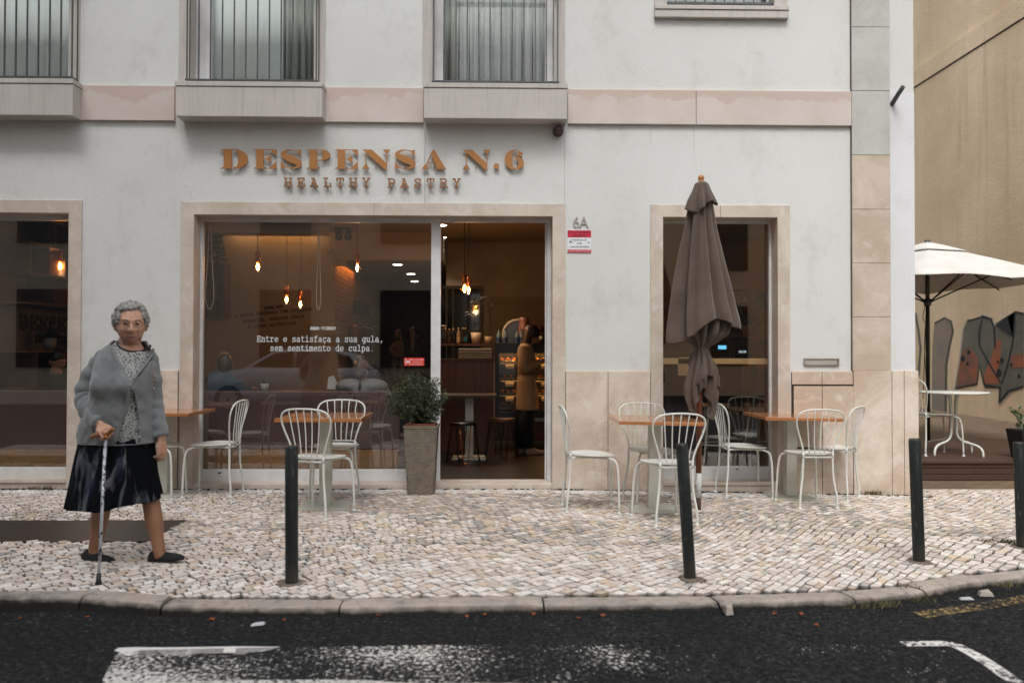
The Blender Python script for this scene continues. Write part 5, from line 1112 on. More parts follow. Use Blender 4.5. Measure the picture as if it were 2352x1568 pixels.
gr = thing("coffee_grinder", "black coffee grinder with a blue lit display on the back counter", "grinder", (rx(1655, yk + .2), yk + .2, zk)); b = MB(); b.box(-.1, .1, -.1, .12, 0, .36); b.lathe([(.05, .36), (.10, .42), (.10, .56), (.105, .58)], 16); b.build("grinder_body", mat("black_machine", '101114', rough=.35), gr, bevel=.01); b = MB(); b.box(-.06, .05, -.106, -.101, .2, .25); b.build("display", glow("blue_display", '5aa8d8', 1.2), gr)
pz = thing("payment_terminal", "dark box with a small clock display right of the coffee grinder", "machine", (rx(1712, yk + .2), yk + .2, zk)); b = MB(); b.box(-.17, .03, -.1, .12, 0, .37); b.build("terminal_body", mat("dark_terminal", '14171c', rough=.3), pz, bevel=.008); b = MB(); sans(b, "09:39", -.07, .15, .045, -.104); b.build("display", glow("white_display", 'cfe4f0', .8), pz); b = MB(); b.box(.035, .4, -.08, .12, 0, .33); b.build("toaster_box", mat("brown_box", '6a4a34', rough=.7), pz, bevel=.01)
sn = thing("snake_plant", "spiky leaved plant in a pale pot on the back counter of the right window", "plant", (rx(1719, yk - .1), yk - .05, zk + .36)); b = MB(); b.lathe([(.055, 0), (.07, .16)], 14); b.build("pot", mat("pale_pot", '8d8374', rough=.7), sn); b = MB(); random.seed(12)
for i in range(12): leaf(b, Vector((0, 0, .14)), Vector((random.gauss(0, .6), random.gauss(0, .6), random.uniform(.5, 1))), random.uniform(.25, .4), .025)
b.build("foliage", GLF, sn, fix=False)
for k, (py, lb) in enumerate(((735, "upper"), (790 - 28, "lower"))):
    o = thing("wall_rack", f"{lb} dark wire rack with glasses on the back wall of the right window", "rack", (rx(1692, 4.6), 4.6, rz_(700 + 62 * k, 4.6))); b = MB(); b.box(-.22, .34, 0, .25, 0, .03); b.box(-.22, -.2, 0, .25, .03, .25); b.box(.32, .34, 0, .25, .03, .25); b.box(-.22, .34, .23, .25, .22, .25); b.build("rack_frame", PRB, o)
    for i in range(5): b = MB(); b.lathe([(.03, .031), (.04, .15), (.035, .15), (.027, .04)], 12, (-.13 + .1 * i, .12, 0)); b.build("glass", mat("amber_glassware", '7a5a38', rough=.15), o)
b = MB(); b.lathe([(.09, 0), (.09, .02)], 20); b.move(Matrix.Rotation(pi / 2, 4, 'X')); b.tube([(.08, 0, 0), (.22, 0, 0)], .008); tag(b.build("wall_lamp", mat("slate_blue_metal", '2a3a46', rough=.4), loc=F(1752, 691, 1.2)), "round slate blue wall lamp at the right edge of the right window", "lamp")
b = MB(); b.box(rx(1708, 4.9), XI1 - .02, 4.88, 4.92, rz_(800, 4.9), rz_(688, 4.9)); tag(b.build("menu_board", mat("orange_menu_board", 'a3562a', rough=.7)), "orange menu board on the back wall of the right window", "board")
for i, (px, lb) in enumerate(((1569, "small kraft menu card hanging under the window bar"),)): b = MB(); q = F(px, 862, .29); b.box(-.055, .055, 0, .006, 0, .18); tag(b.build("menu_card", mat("kraft_card", '9a7a5c', rough=.8), loc=(q.x, .27, q.z)), lb, "card")
# ------------------------------------------------------------------ alley on the right: tan building, deck, terrace set, open parasol
XA = 8.9
t = NT("tan_render"); t.set(.9, spec=.2)
a = t.mix(t.ramp(t.noise(.5, 5, .6), .35, .65), 'e2ccb0', 'cdb798'); a = t.mix(t.ramp(t.noise(1.6, 6, .6, t.vec((1, 3, .18))), .55, .75, 0, .35), a, 'a69075'); a = t.mix(t.ramp(t.noise(2.2, 5, .6, t.vec((1, 2, .12))), .58, .75, 0, .5), a, 'ab8d68')
t.col(a); t.bump(t.math('ADD', t.noise(30, 3), t.math('MULTIPLY', t.noise(5, 4), .8)), .5, .02); TAN = t.mat
tb = thing("tan_building", "tall tan rendered building wall with graffiti across the alley", "building", (XA, 0, 0))
ztl = 1.27 + 652 * 17.9 / FPX      # raised band level
b = MB(); b.box(0, 8, -6, 25, -.3, ztl - .35); b.box(.05, 8, -6, 25, ztl - .35 + .02, 13); b.box(-.02, 8, -6, 25, ztl - .35, ztl - .0)
b.build("wall", TAN, tb); b = MB(); b.box(-.01, .2, -6, 25, ztl - .375, ztl - .351); b.build("dark_ledge_line", mat("near_black_brown", '2b2620', rough=.95), tb)  # thin near-black strip along the lower edge of the raised band
def W(px, py):      # picture point on the alley wall
    d = ray(px, py); k = (XA - CAM.x) / d.x; return CAM + d * k
def patch(name, pts, col, lift, rough=.85, c2=None, con=(.35, .6)):
    b = MB(); P = [W(*p) for p in pts]; lp = [(q.y, q.z) for q in P]
    b.prism([lp], 0, .003, 0, T=lambda x, y, z: (-.004 - lift - y, x, z)); o = b.build(name, mat(name + "_" + col, col, c2, 2.5, rough=rough, con=con), tb, fix=True); return o
def C6(x, y): return ((3500 + x / 1.426) / 1.7415, (900 + y / 1.426) / 1.7415)
A_OUT = [C6(*p) for p in ((460, 935), (490, 760), (510, 590), (530, 545), (618, 515), (668, 532), (682, 580), (690, 560), (800, 490), (852, 500), (852, 915), (790, 930), (712, 1020), (718, 930), (628, 930), (598, 800), (585, 912))]
patch("graffiti_shape", A_OUT, '56584e', 0, c2='6c6a5e')
patch("graffiti_fill", [C6(*p) for p in ((500, 720), (540, 690), (590, 760), (585, 900), (470, 925), (485, 800))], '96583e', .004, c2='6f5446'); patch("graffiti_fill", [C6(*p) for p in ((690, 660), (722, 650), (720, 760), (700, 840), (722, 905), (632, 905), (622, 860), (660, 780))], 'a65a3c', .004, c2='8a5a44'); patch("graffiti_fill", [C6(*p) for p in ((775, 745), (852, 730), (852, 810), (790, 815))], '9a5a40', .004, c2='7a5544')
def gline(pts, wpx, col='26292a', lift=.009, name="graffiti_line"):
    L = []
    for i, (x, y) in enumerate(pts):
        x0, y0 = pts[max(i - 1, 0)]; x1, y1 = pts[min(i + 1, len(pts) - 1)]; l = math.hypot(x1 - x0, y1 - y0); L.append((x, y, -(y1 - y0) / l * wpx * .7, (x1 - x0) / l * wpx * .7))
    patch(name, [C6(x + a, y + c) for x, y, a, c in L] + [C6(x - a, y - c) for x, y, a, c in L[::-1]], col, lift)
gline([(530, 548), (618, 520), (600, 600), (598, 680), (650, 780), (722, 900)], 5); gline([(618, 522), (668, 538), (684, 590), (690, 700)], 6); gline([(692, 570), (760, 525), (803, 495), (795, 640), (760, 800), (725, 905)], 5); gline([(803, 495), (852, 505)], 8); gline([(632, 915), (718, 925), (712, 1010), (760, 950), (852, 920)], 10); gline([(465, 930), (585, 905), (600, 800), (628, 912)], 6)
gline([(456, 940), (484, 770), (500, 620), (520, 548), (540, 530)], 3, 'a9a9a2', .006); gline([(604, 515), (622, 512), (674, 530), (688, 575)], 3, 'a9a9a2', .006); gline([(700, 1000), (712, 1030), (780, 950), (852, 925)], 3, 'a9a9a2', .006)
for x, y, r in ((540, 725, 10), (505, 760, 14), (532, 790, 9), (728, 770, 12), (712, 840, 18), (706, 780, 7), (783, 795, 7), (825, 860, 9)): patch("graffiti_dot", [C6(x + r * .8 * cos(a), y + r * 1.2 * sin(a)) for a in [2 * pi * k / 12 for k in range(12)]], '1b1d1e', .012)
patch("graffiti_shape", [C6(*p) for p in ((325, 1060), (330, 700), (340, 560), (400, 525), (440, 545), (452, 600), (430, 700), (415, 800), (412, 1080))], '807a70', 0, c2='8c7f6e'); gline([(342, 560), (400, 528), (436, 548), (446, 610), (425, 700), (408, 800), (405, 1075)], 6, '4a4c48', .006); gline([(232, 500), (250, 600), (262, 700), (250, 860)], 8, '5c5a52', .004)
# alley floor
b = MB(); t = NT("reddish_alley_brick"); t.set(.85); br = t.n("ShaderNodeTexBrick"); br.inputs["Scale"].default_value = 1; br.inputs["Brick Width"].default_value = .2; br.inputs["Row Height"].default_value = .1; br.inputs["Mortar Size"].default_value = .006; br.inputs["Color1"].default_value = lin('7d6854'); br.inputs["Color2"].default_value = lin('6d5a49'); br.inputs["Mortar"].default_value = lin('3a3026'); t.l(t.co, br.inputs["Vector"]); t.col(t.mix(t.ramp(t.noise(3, 5), .5, .7, 0, .5), br.outputs[0], '4c4a38')); t.bump(br.outputs["Fac"], -.4, .01)
zal = zg(6)
b.quad((XR + .02, .45, zal - .004), (XA + .01, .45, zal - .004), (XA + .01, 24, zal - .004), (XR + .02, 24, zal - .004)); b.build("alley_floor", t.mat, fix=False)["kind"] = "structure"
b = MB(); b.box(XR + .022, XA, .37, .45, -.3, zal + .004); b.build("alley_kerb", STONE2)["kind"] = "structure"
# raised planting / brick apron against the tan wall
b = MB(); b.hexa([(5.2, 3.6, -.3), (XA, 3.6, -.3), (XA, 24, -.3), (5.2, 24, -.3)], [(5.2, 3.6, .06), (XA, 3.6, .06), (XA, 24, .4), (5.2, 24, .4)]); b.build("alley_ramp", t.mat)["kind"] = "structure"
# deck
dk = G(2200, 1107); yd = max(dk.y, 1.05); zd = F(2200, 1058.5, yd).z; zb0 = zal
t = NT("dark_decking"); t.set(.55); t.col(t.mix(t.noise(4, 5, .6, t.vec((.3, 8, 8))), '3f2a20', '4f3629')); sx = t.n("ShaderNodeSeparateXYZ"); t.l(t.co, sx.inputs[0]); t.bump(t.math('SINE', t.math('MULTIPLY', sx.outputs[2], 900)), .25, .004); DECK = t.mat
dko = thing("wooden_deck", "dark brown wooden terrace deck in the alley under the open parasol", "deck", (0, 0, 0)); x0, x1, y1 = XR + .08, 7.6, yd + 2.4
b = MB(); hf = zd - zb0
for k in range(3): b.box(x0, x1, yd, yd + .03, zb0 + .002 + hf * .96 * k / 3, zb0 - .004 + hf * .96 * (k + 1) / 3)
b.build("fascia", DECK, dko, bevel=.003); b = MB(); n = 17
for k in range(n): b.box(x0, x1, yd - .02 + (y1 - yd) * k / n, yd - .026 + (y1 - yd) * (k + 1) / n, zd - .025, zd)
b.build("deck_board", DECK, dko, bevel=.003); b = MB(); b.box(x0 + .03, x1 - .03, yd + .035, y1, zb0, zd - .03); b.build("underframe", BLACK, dko)
def onDeck(px, py):
    d = ray(px, py); return CAM + d * ((zd - CAM.z) / d.z)
# terrace table: round top, four tubes sweeping out to feet
q = onDeck(2190, 1043); rt = thing("terrace_table", "round white metal table on the wooden deck", "table", q); hT = F(2190, 899, q.y).z - zd; rr = (2267 - 2118) / 2 * (q.y + 7.93) / FPX
b = MB(); b.lathe([(.02, hT - .012), (rr - .02, hT - .012), (rr, hT - .02), (rr + .004, hT - .008), (rr, hT), (.02, hT)], 40); b.build("tabletop", CHW, rt)
for k in range(4):
    a = k * pi / 2 + .5; b = MB(); ca_, sa_ = cos(a), sin(a); b.tube([(ca_ * .12, sa_ * .12, hT - .02), (ca_ * .045, sa_ * .045, hT - .08), (ca_ * .04, sa_ * .04, hT * .45), (ca_ * .05, sa_ * .05, hT * .3), (ca_ * .12, sa_ * .12, hT * .22), (ca_ * .28, sa_ * .28, hT * .17), (ca_ * .34, sa_ * .34, hT * .1), (ca_ * .35, sa_ * .35, 0)], .014, 8, sub=4); b.build("leg", CHW, rt)
o = copy_tree(CH); o.rotation_mode = 'XYZ'; o.rotation_euler = (0, 0, radians(-88)); o.location = onDeck(2150, 1043); o.location.z = zd; o["label"] = "white bistro chair on the wooden deck, half behind the building corner"; o.scale = (1.02, 1.02, 1.02)
# open parasol
q = onDeck(2132, 1015); q.y = min(q.y + .35, y1 - .2); q = F(2132, 1000, q.y); q.z = zd
op = thing("open_parasol", "open white parasol on a black pole over the wooden deck", "parasol", q); zap = F(2132, 562, q.y).z - zd; s_ = (q.y + 7.93) / FPX
CANV = mat("white_canvas", 'd9d8d4', 'cdccc8', 3, rough=.9); UND = mat("black_parasol_pole", '0f1112', rough=.4)
b = MB(); b.tube([(0, 0, 0), (0, 0, zap - .02)], .026, 14); b.build("pole", UND, op); b = MB(); b.lathe([(.03, zap), (.04, zap + .01), (.035, zap + .03), (.035, zap + .06), (.01, zap + .065)], 14); b.build("cap", mat("grey_parasol_cap", '3c4046', rough=.5), op)
zr_ = F(2132, 655, q.y).z - zd; HS = 1.27; rot = radians(18)
def cpt(i, u, sag=0):
    a = rot + i * pi / 4; r_ = HS * (1.414 if i % 2 else 1.0) * u
    return Vector((r_ * cos(a), r_ * sin(a), zap - .01 - (zap - zr_) * u ** 1.12 + sag))
R = []
for k in range(0, 13):
    u = .02 + .98 * k / 12; L = []
    for i in range(8):
        for m in range(6):
            v = m / 6; p = cpt(i, u).lerp(cpt(i + 1, u), v); p.z += -.04 * u * sin(pi * v) * 0 + .05 * u * u * sin(pi * v) * .6; L.append(p)
    R.append(L)
b = MB(); b.loft(R, caps=False); b.build("canopy", CANV, op, fix=False, mods=(("SOLIDIFY", dict(thickness=.004)),))
b = MB(); b.loft([[p * 1 + Vector((0, 0, .045 - .02 * (k / 3))) for p in [Vector((x.x, x.y, x.z)) * 1 for x in R[k]]] for k in range(0, 4)], caps=False); b.build("vent_flap", CANV, op, fix=False, mods=(("SOLIDIFY", dict(thickness=.004)),))
b = MB(); zh_ = F(2132, 693, q.y).z - zd; b.lathe([(.045, zh_ - .05), (.05, zh_), (.045, zh_ + .04)], 12); b.build("runner", mat("grey_runner", '4a4e52', rough=.5), op)
for i in range(8): b = MB(); e = cpt(i, 1); e.z -= .02; b.tube([(0, 0, zap - .06), tuple(cpt(i, .5) + Vector((0, 0, -.03))), tuple(e)], .011, 6); m_ = cpt(i, .55); m_.z -= .035; b.tube([(.04 * cos(rot + i * pi / 4), .04 * sin(rot + i * pi / 4), zh_), tuple(m_)], .01, 6); b.build("rib", UND, op)
b = MB(); b.tube([(-.03, -.03, zh_ + .02), (-.08, -.03, zh_ - .2), (-.04, -.03, zh_ - .28), (-.0, -.03, zh_ - .15), (-.035, -.03, zh_ + .02)], .005, 6, sub=4); b.tube([(-.035, -.03, zh_), (-.05, -.03, zh_ - .5), (-.085, -.03, zh_ - 1.3)], .005, 6, sub=3); b.tube([(-.03, -.03, zh_ - .1), (-.06, -.03, zh_ - .6), (-.03, -.03, zh_ - 1.2)], .004, 6, sub=3); b.build("pull_cord", BLACK, op)
# black planter at the right edge
q = onDeck(2347, 1052); q.x += .06; bp = thing("black_planter", "square black planter with leafy shoots at the right edge of the deck", "planter", q); b = MB(); b.hexa([(-.14, -.14, 0), (.14, -.14, 0), (.14, .14, 0), (-.14, .14, 0)], [(-.19, -.19, .4), (.19, -.19, .4), (.19, .19, .4), (-.19, .19, .4)]); b.build("pot", mat("black_plastic", '17191c', rough=.5), bp, bevel=.008); b = MB(); random.seed(3)
for s_i in range(7):
    d = Vector((random.gauss(0, .35), random.gauss(0, .35), 1)); h_ = random.uniform(.2, .5)
    for k in range(12): c = Vector((d.x * .3, d.y * .3, .38)) + d * h_ * k / 12; leaf(b, c, Vector((random.uniform(-1, 1), random.uniform(-1, 1), .5)), .10, .022)
b.build("foliage", mat("shiny_green_leaf", '2f3b26', '46502f', 8, rough=.35), bp, fix=False)
bp.scale = (.8, .8, .8)
# ---- the street behind the camera (mirrored in the panes): facade across the road, trees of light left as sky
ob = thing("opposite_building", "beige apartment building across the street, mirrored in the shop windows", "building", (0, 0, 0)); OB = mat("beige_opposite_render", 'd2c3ad', 'c0b09a', 1, rough=.9); 
b = MB(); b.box(-44, -1.6, -25, -13.5, -.3, 22); b.build("wall", OB, ob); b = MB(); b.box(3.2, 16, -34, -20, -.3, 10); b.build("orange_wing", mat("orange_opposite_wall", 'e6c8a4', rough=.9), ob)  # left block's height and reach shaped to keep sky light off the facade's left
for i in range(11):
    for k in range(3): b = MB(); x = -34.0 + i * 3.1; b.box(x, x + 1.3, -13.49, -13.44, .9 + k * 3.2, 2.9 + k * 3.2); W0 = b.build("window", mat("dark_opposite_pane", '20242a', rough=.15), ob) if (i, k) == (0, 0) else W0
for i in range(11):
    for k in range(3):
        if (i, k) != (0, 0): c = W0.copy() if W0 else None
        if (i, k) != (0, 0) and W0: COL.objects.link(c); c.parent = ob; c.location = (i * 3.1, 0, k * 3.2)
for i in range(4):
    for k in range(3): c = W0.copy(); COL.objects.link(c); c.parent = ob; c.location = (34 + 4.2 + i * 3.0, -6.5, k * 3.2)
# ------------------------------------------------------------------ people
def m_skin(name, c, c2):
    t = NT(name); t.set(.5, spec=.35); t.b.inputs["Subsurface Weight"].default_value = .08; t.b.inputs["Subsurface Radius"].default_value = (.01, .004, .002)
    t.col(t.mix(t.ramp(t.noise(28, 4, .6), .4, .7), c, c2)); t.bump(t.noise(90, 3), .12, .003); return t.mat
SK1 = m_skin("aged_skin", 'c49c86', 'b0836e'); SK2 = m_skin("fair_skin", 'b98a72', 'a9765f'); STK = mat("tan_stockings", '91694f', '866049', 3, rough=.55)
def smo(v, k=2, vox=.005): return (("REMESH", dict(mode='VOXEL', voxel_size=vox, use_smooth_shade=True)), ("SMOOTH", dict(factor=.5, iterations=k)))
def gauss(x, s): return math.exp(-(x / s) ** 2)
def head(b, M, k=1.0, stout=0.0, n=44, m=30):
    """A head looking along -Y, eye level at the origin; M places it."""
    rx, ry, rz = .074 + .004 * stout, .094, .113; R = []
    for i in range(m + 1):
        ph = -pi / 2 + pi * (i + .1) / (m + .2); L = []
        for j in range(n):
            th = 2 * pi * j / n; dx, dy, dz = cos(ph) * cos(th), cos(ph) * sin(th), sin(ph)
            x, y, z = dx * rx, dy * ry + .012, dz * rz
            fr = max(0, -dy)
            if z < 0:
                u = min(1, -z / rz); x *= 1 - (.30 - .16 * stout) * u ** 1.6; y += (-.004 if dy < 0 else -.035 * u) * u
            if dy < 0:
                ax_ = abs(x); d = 0
                d += gauss(x, .0125) * (.026 * gauss(z + .034, .015) + .013 * gauss(z + .012, .018)) + .008 * gauss(ax_ - .013, .008) * gauss(z + .04, .009)
                d += .007 * gauss(z - .024, .010) * gauss(ax_ - .03, .03) - .010 * gauss(ax_ - .032, .014) * gauss(z - .003, .011)
                d += .006 * gauss(ax_ - .044, .018) * gauss(z + .032, .02) - .006 * gauss(ax_ - .030 + (z + .055) * .25, .006) * gauss(z + .058, .02) * stout + .008 * stout * gauss(ax_ - .05, .018) * gauss(z + .075, .022)
                d += .006 * gauss(x, .022) * (gauss(z + .066, .006) + gauss(z + .079, .007)) - .006 * gauss(x, .024) * gauss(z + .0725, .0035)
                d += .009 * gauss(x, .02) * gauss(z + .1, .014) - .004 * gauss(x, .02) * gauss(z + .088, .005)
                y -= d * (1.55 if stout > .9 else 1.15) * min(1, fr * 1.6)
            L.append((x, y, z - .006))
        R.append(L)
    i0 = len(b.v); b.loft(R)
    for s_ in (-1, 1): b.ball((s_ * (rx + .002), .018, -.018), (.011, .019, .031), 12, k=8)
    b.move(M @ Matrix.Scale(k, 4), i0)
def eyes(parent, M, k=1.0, iris='2a201a'):
    for s_ in (-1, 1):
        b = MB(); b.ball((s_ * .0315, -.074, .000), (.0135, .0105, .0066), 14, k=8); b.move(M @ Matrix.Scale(k, 4)); e = b.build("eye", mat("eye_white_" + iris, 'b3a79c', rough=.25), parent)
        b = MB(); b.ball((s_ * .0315, -.0745, .0052), (.0165, .0125, .0048), 14, k=8); b.move(M @ Matrix.Scale(k, 4)); b.build("eyelid", SK1 if iris == '1d1815' else SK2, e)
        b = MB(); b.ball((s_ * .0315 - .001, -.0825, .000), (.0058, .004, .0056), 12, k=6); b.move(M @ Matrix.Scale(k, 4)); b.build("iris", mat("iris_" + iris, iris, rough=.2), e)
def frame(d, n):
    d = d.normalized(); n = (n - d * n.dot(d)).normalized(); return d, n, d.cross(n)
def hand(b, w_, d, nrm, side=1, curl=(.5, .5, .5, .5), spread=.1, k=1.0, thumb=.5):
    """Palm and five separate fingers. w_: wrist, d: wrist to knuckles, nrm: back of the hand; side: +1 thumb along d x n."""
    d, n, s_ = frame(Vector(d), Vector(nrm)); s_ = s_ * side; w_ = Vector(w_)
    L = []
    for u, a, c in ((-.02, .024, .018), (.0, .026, .018), (.03, .036, .016), (.06, .041, .014), (.085, .040, .011)):
        L.append([w_ + d * u * k + s_ * a * k * cos(q) + n * c * k * sin(q) for q in [2 * pi * j / 14 for j in range(14)]])
    b.loft(L)
    for i, (off, ln) in enumerate(((.030, .068), (.0105, .077), (-.0095, .072), (-.028, .056))):
        p = w_ + (d * (.080 - .004 * abs(i - 1)) + s_ * off) * k; a = spread * (1.5 - i) / 1.5 * .35; dd = (d * cos(a) + s_ * sin(a)).normalized(); nn = n; P = [p - dd * .012 * k, p]
        for q, f in enumerate((.46, .3, .24)):
            c = curl[i] * (1.0, 1.15, .8)[q]; dd, nn = dd * cos(c) - nn * sin(c), nn * cos(c) + dd * sin(c); p = p + dd * ln * f * k; P.append(p)
        b.tube(P, [.0095 * k, .0095 * k, .0088 * k, .008 * k, .0065 * k], 10, sub=3)
    p = w_ + (d * .022 + s_ * .026 - n * .004) * k; t1 = (d * .6 + s_ * (.75 - .4 * thumb) - n * (.25 + .5 * thumb)).normalized(); t2 = (d * .95 + s_ * (.25 - .5 * thumb) - n * (.2 + .4 * thumb)).normalized()
    b.tube([p - t1 * .01 * k, p + t1 * .03 * k, p + t1 * .036 * k + t2 * .022 * k, p + t1 * .036 * k + t2 * .044 * k], [.0125 * k, .012 * k, .0105 * k, .008 * k], 10, sub=3)

# ======== the old woman walking with a cane
B0 = G(292, 1288); Y0 = B0.y
def L(px, py, yl=0.0):
    q = F(px, py, Y0 + yl); return Vector((q.x - B0.x, yl, q.z - B0.z))
lady = thing("person", "old woman with grey curls, grey cardigan and dark skirt walking with a cane", "person", B0)
RG = [(1016, 187, 353, .155), (1000, 187, 353, .16), (975, 191, 352, .168), (945, 206, 347, .168), (915, 215, 347, .168), (890, 221, 351, .168), (865, 224, 353, .165), (840, 226, 353, .155), (822, 231, 351, .14), (808, 239, 345, .12), (798, 249, 339, .10), (790, 259, 334, .085), (783, 266, 332, .07)]
def torso(inset, n, sub, fold=0.0, low=0):
    R = []; A = RG[low:]
    for i in range(len(A) - 1):
        for k in range(sub):
            t = k / sub; q = [A[i][j] + (A[i + 1][j] - A[i][j]) * t for j in range(4)]; R.append(q)
    R.append(list(A[-1])); out = []
    for py, l, r, dp in R:
        lo_, hi_ = L(l, py), L(r, py); cx = (lo_.x + hi_.x) / 2; rx = (hi_.x - lo_.x) / 2 - inset; z = lo_.z; ring = []
        for k in range(n):
            a = 2 * pi * k / n; c, s_ = cos(a), sin(a); e = .86
            x = cx + rx * abs(c) ** e * (1 if c > 0 else -1); y = (dp - inset) * abs(s_) ** e * (1 if s_ > 0 else -1)
            if s_ < 0:
                for bx_, am in ((-.075, .074), (.095, .070)): y -= am * gauss(x - cx - bx_, .075) * gauss(z - (1.075 if z < 1.075 else 1.075), .065 if z < 1.075 else .10)
                y -= .022 * gauss(z - .9, .12) * gauss(x - cx, .13)
            if fold:
                f = noise.noise(Vector((x * 5 + 3, y * 4, z * 9))) * .5 + noise.noise(Vector((x * 13, y * 10 + 4, z * 24 + x * 18))) * .3
                x += fold * f * c; y += fold * f * s_ + (fold * .5 * noise.noise(Vector((x * 7, 3, z * 20 + abs(x) * 26))) if s_ < 0 else 0)
            ring.append((x, y, z))
        out.append(ring)
    return out
def front_y(x, z, rr):
    best = min(rr, key=lambda g: abs(g[0][2] - z)); c = [p for p in best if p[1] < 0] or best; return min(c, key=lambda p: abs(p[0] - x))[1]
# body: one continuous skin mesh (head, neck, trunk, arms, hands, legs)
HC = L(300.5, 741.5, -.055); HM = Matrix.Translation(HC) @ Matrix.Rotation(radians(25), 4, 'Z') @ Matrix.Rotation(radians(3), 4, 'X')
b = MB(); head(b, HM, 1.06, 1.3)
b.tube([HC + Vector((0, .04, -.05)), L(299, 780, .0), L(297, 800, .015), L(296, 830, .02)], [.058, .062, .085, .12], 20, sub=3)
b.ball(L(300, 785, -.04), (.05, .04, .024))
b.loft(torso(.028, 32, 1))
sR, eR, wR = L(236, 822, .02), L(195, 905, .02), L(233, 976, -.19); sL, eL, wL = L(334, 824, .03), L(350, 922, .05), L(371, 1006, -.0)
b.tube([sR, eR, wR], [.05, .042, .027], 14, sub=4); b.tube([sL, eL, wL], [.04, .034, .026], 14, sub=4)
HG = L(240, 994, -.27)          # grip on the cane
hand(b, wR + Vector((.005, -.01, -.004)), HG - wR + Vector((.02, -.01, .01)), Vector((.05, -.55, .75)), 1, (.95, 1.0, 1.0, 1.0), .05, 1.02, .9)
hand(b, wL + Vector((.002, -.005, -.01)), L(373, 1036) - L(372, 1006), Vector((.75, -.35, 0)), -1, (.35, .45, .5, .55), .1, 1.0, .6)
hipR, kR, aR = L(250, 1010, .05), L(238, 1150, .05), L(217, 1262, .06); hipL, kL, aL = L(318, 1010, .02), L(343, 1130, .02), L(366, 1266, -.02)
b.build("body", SK1, lady, mods=smo(None, 2, .0045))
for h, k_, a_, q in ((hipR, kR, aR, L(228, 1195, .085)), (hipL, kL, aL, L(354, 1195, .0))):
    b = MB(); b.tube([h.lerp(k_, .55), k_, q, k_.lerp(a_, .75), a_, a_ + Vector((.012, -.005, -.035))], [.056, .051, .053, .040, .035, .033], 18, sub=4); b.build("stocking", STK, lady, mods=smo(None, 1, .006))
eyes(lady, HM, 1.06, '1d1815')
b = MB(); b.tube([(-.022, -.088, -.0785), (-.009, -.096, -.0768), (0, -.097, -.0775), (.009, -.096, -.0768), (.022, -.088, -.0785)], [.002, .0042, .0042, .0042, .002], 8, sub=3); b.move(HM @ Matrix.Scale(1.06, 4)); b.build("lips", mat("pale_lips", '5e3630', rough=.45), lady)
for s_ in (-1, 1): b = MB(); b.tube([(s_ * .014, -.096, .014), (s_ * .032, -.095, .019), (s_ * .05, -.083, .016)], [.0025, .0036, .0018], 6, sub=3); b.move(HM @ Matrix.Scale(1.06, 4)); b.build("eyebrow", mat("grey_brow", '6b625c', rough=.8), lady)
# curly grey hair
random.seed(21); b = MB(); b.ball((0, .03, .03), (.083, .088, .092), 24, k=16)
for i in range(420):
    a, z = random.uniform(0, 2 * pi), random.uniform(-.75, 1); q = sqrt(1 - z * z); d = Vector((q * cos(a), q * sin(a), z))
    if d.y < -.2 and d.z < .46 + .25 * (-d.y - .2): 
        if not (abs(d.x) > .72 and d.z > -.35): continue
    if d.z < -.42 and d.y < .1: continue
    c = Vector((d.x * .088, d.y * .095 + .02, d.z * .100 + .02)); r = random.uniform(.009, .016)
    b.ball(c, (r * random.uniform(.9, 1.3), r, r * random.uniform(.7, 1.1)), 8, k=5)
i0 = 0
b.move(HM @ Matrix.Scale(1.06, 4)); 
t = NT("grey_curly_hair"); t.set(.6, spec=.4); t.col(t.mix(t.ramp(t.noise(60, 4, .7, dist=1.5), .38, .62), '5f605e', 'b0b0ac')); t.bump(t.noise(130, 3, .6, dist=2), .8, .006); HAIRG = t.mat
hv = [p for p in b.v]; b.build("hair", HAIRG, lady, mods=smo(None, 1, .0045))
b = MB()
for s_ in (-1, 1):
    R = [(s_ * .0325 + .0255 * cos(q), -.101 + .016 * abs(cos(q)) ** 2 * (.5 if cos(q) * s_ > 0 else .1), -.006 + .0185 * sin(q)) for q in [2 * pi * k / 24 for k in range(25)]]; b.tube(R, .0012, 5); b.tube([(s_ * .058, -.092, 0), (s_ * .079, -.03, .004), (s_ * .08, .02, 0)], .0012, 5)
b.tube([(-.008, -.101, 0), (0, -.106, .003), (.008, -.101, 0)], .0012, 5); b.move(HM @ Matrix.Scale(1.06, 4)); b.build("glasses", mat("thin_gold_frame", '6d5a44', rough=.3, metal=.8), lady)
# blouse
def inside(p, poly):
    x, y = p; r = False
    for (x0, y0), (x1, y1) in zip(poly, poly[1:] + poly[:1]):
        if (y0 > y) != (y1 > y) and x < (x1 - x0) * (y - y0) / (y1 - y0) + x0: r = not r
    return r
def pp_(pts): return [(L(x, y, -.12).x, L(x, y, -.12).z) for x, y in pts]
def cut_loft(rr, polys, fronty):
    b = MB(); n = len(rr[0]); b.add([p for r in rr for p in r], [])
    for i in range(len(rr) - 1):
        for j in range(n):
            k = (j + 1) % n; ids = (i * n + j, i * n + k, (i + 1) * n + k, (i + 1) * n + j); c = [sum(b.v[q][e] for q in ids) / 4 for e in range(3)]
            if c[1] < fronty and any(inside((c[0], c[2]), pl) for pl in polys): continue
            b.f.append(list(ids)); b.m.append(0); b.s.append(True)
    return b
NECK = [(256, 770), (263, 787), (275, 798), (300, 806.5), (322, 804), (331, 795), (336, 770)]
t = NT("speckled_blouse"); t.set(.8); vo = t.n("ShaderNodeTexVoronoi"); vo.inputs["Scale"].default_value = 80; t.l(t.co, vo.inputs["Vector"])
t.col(t.mix(t.ramp(t.math('ADD', vo.outputs["Distance"], t.math('MULTIPLY', t.noise(14, 3), .5)), .52, .72), '202327', '9a9c9a')); BLO = t.mat
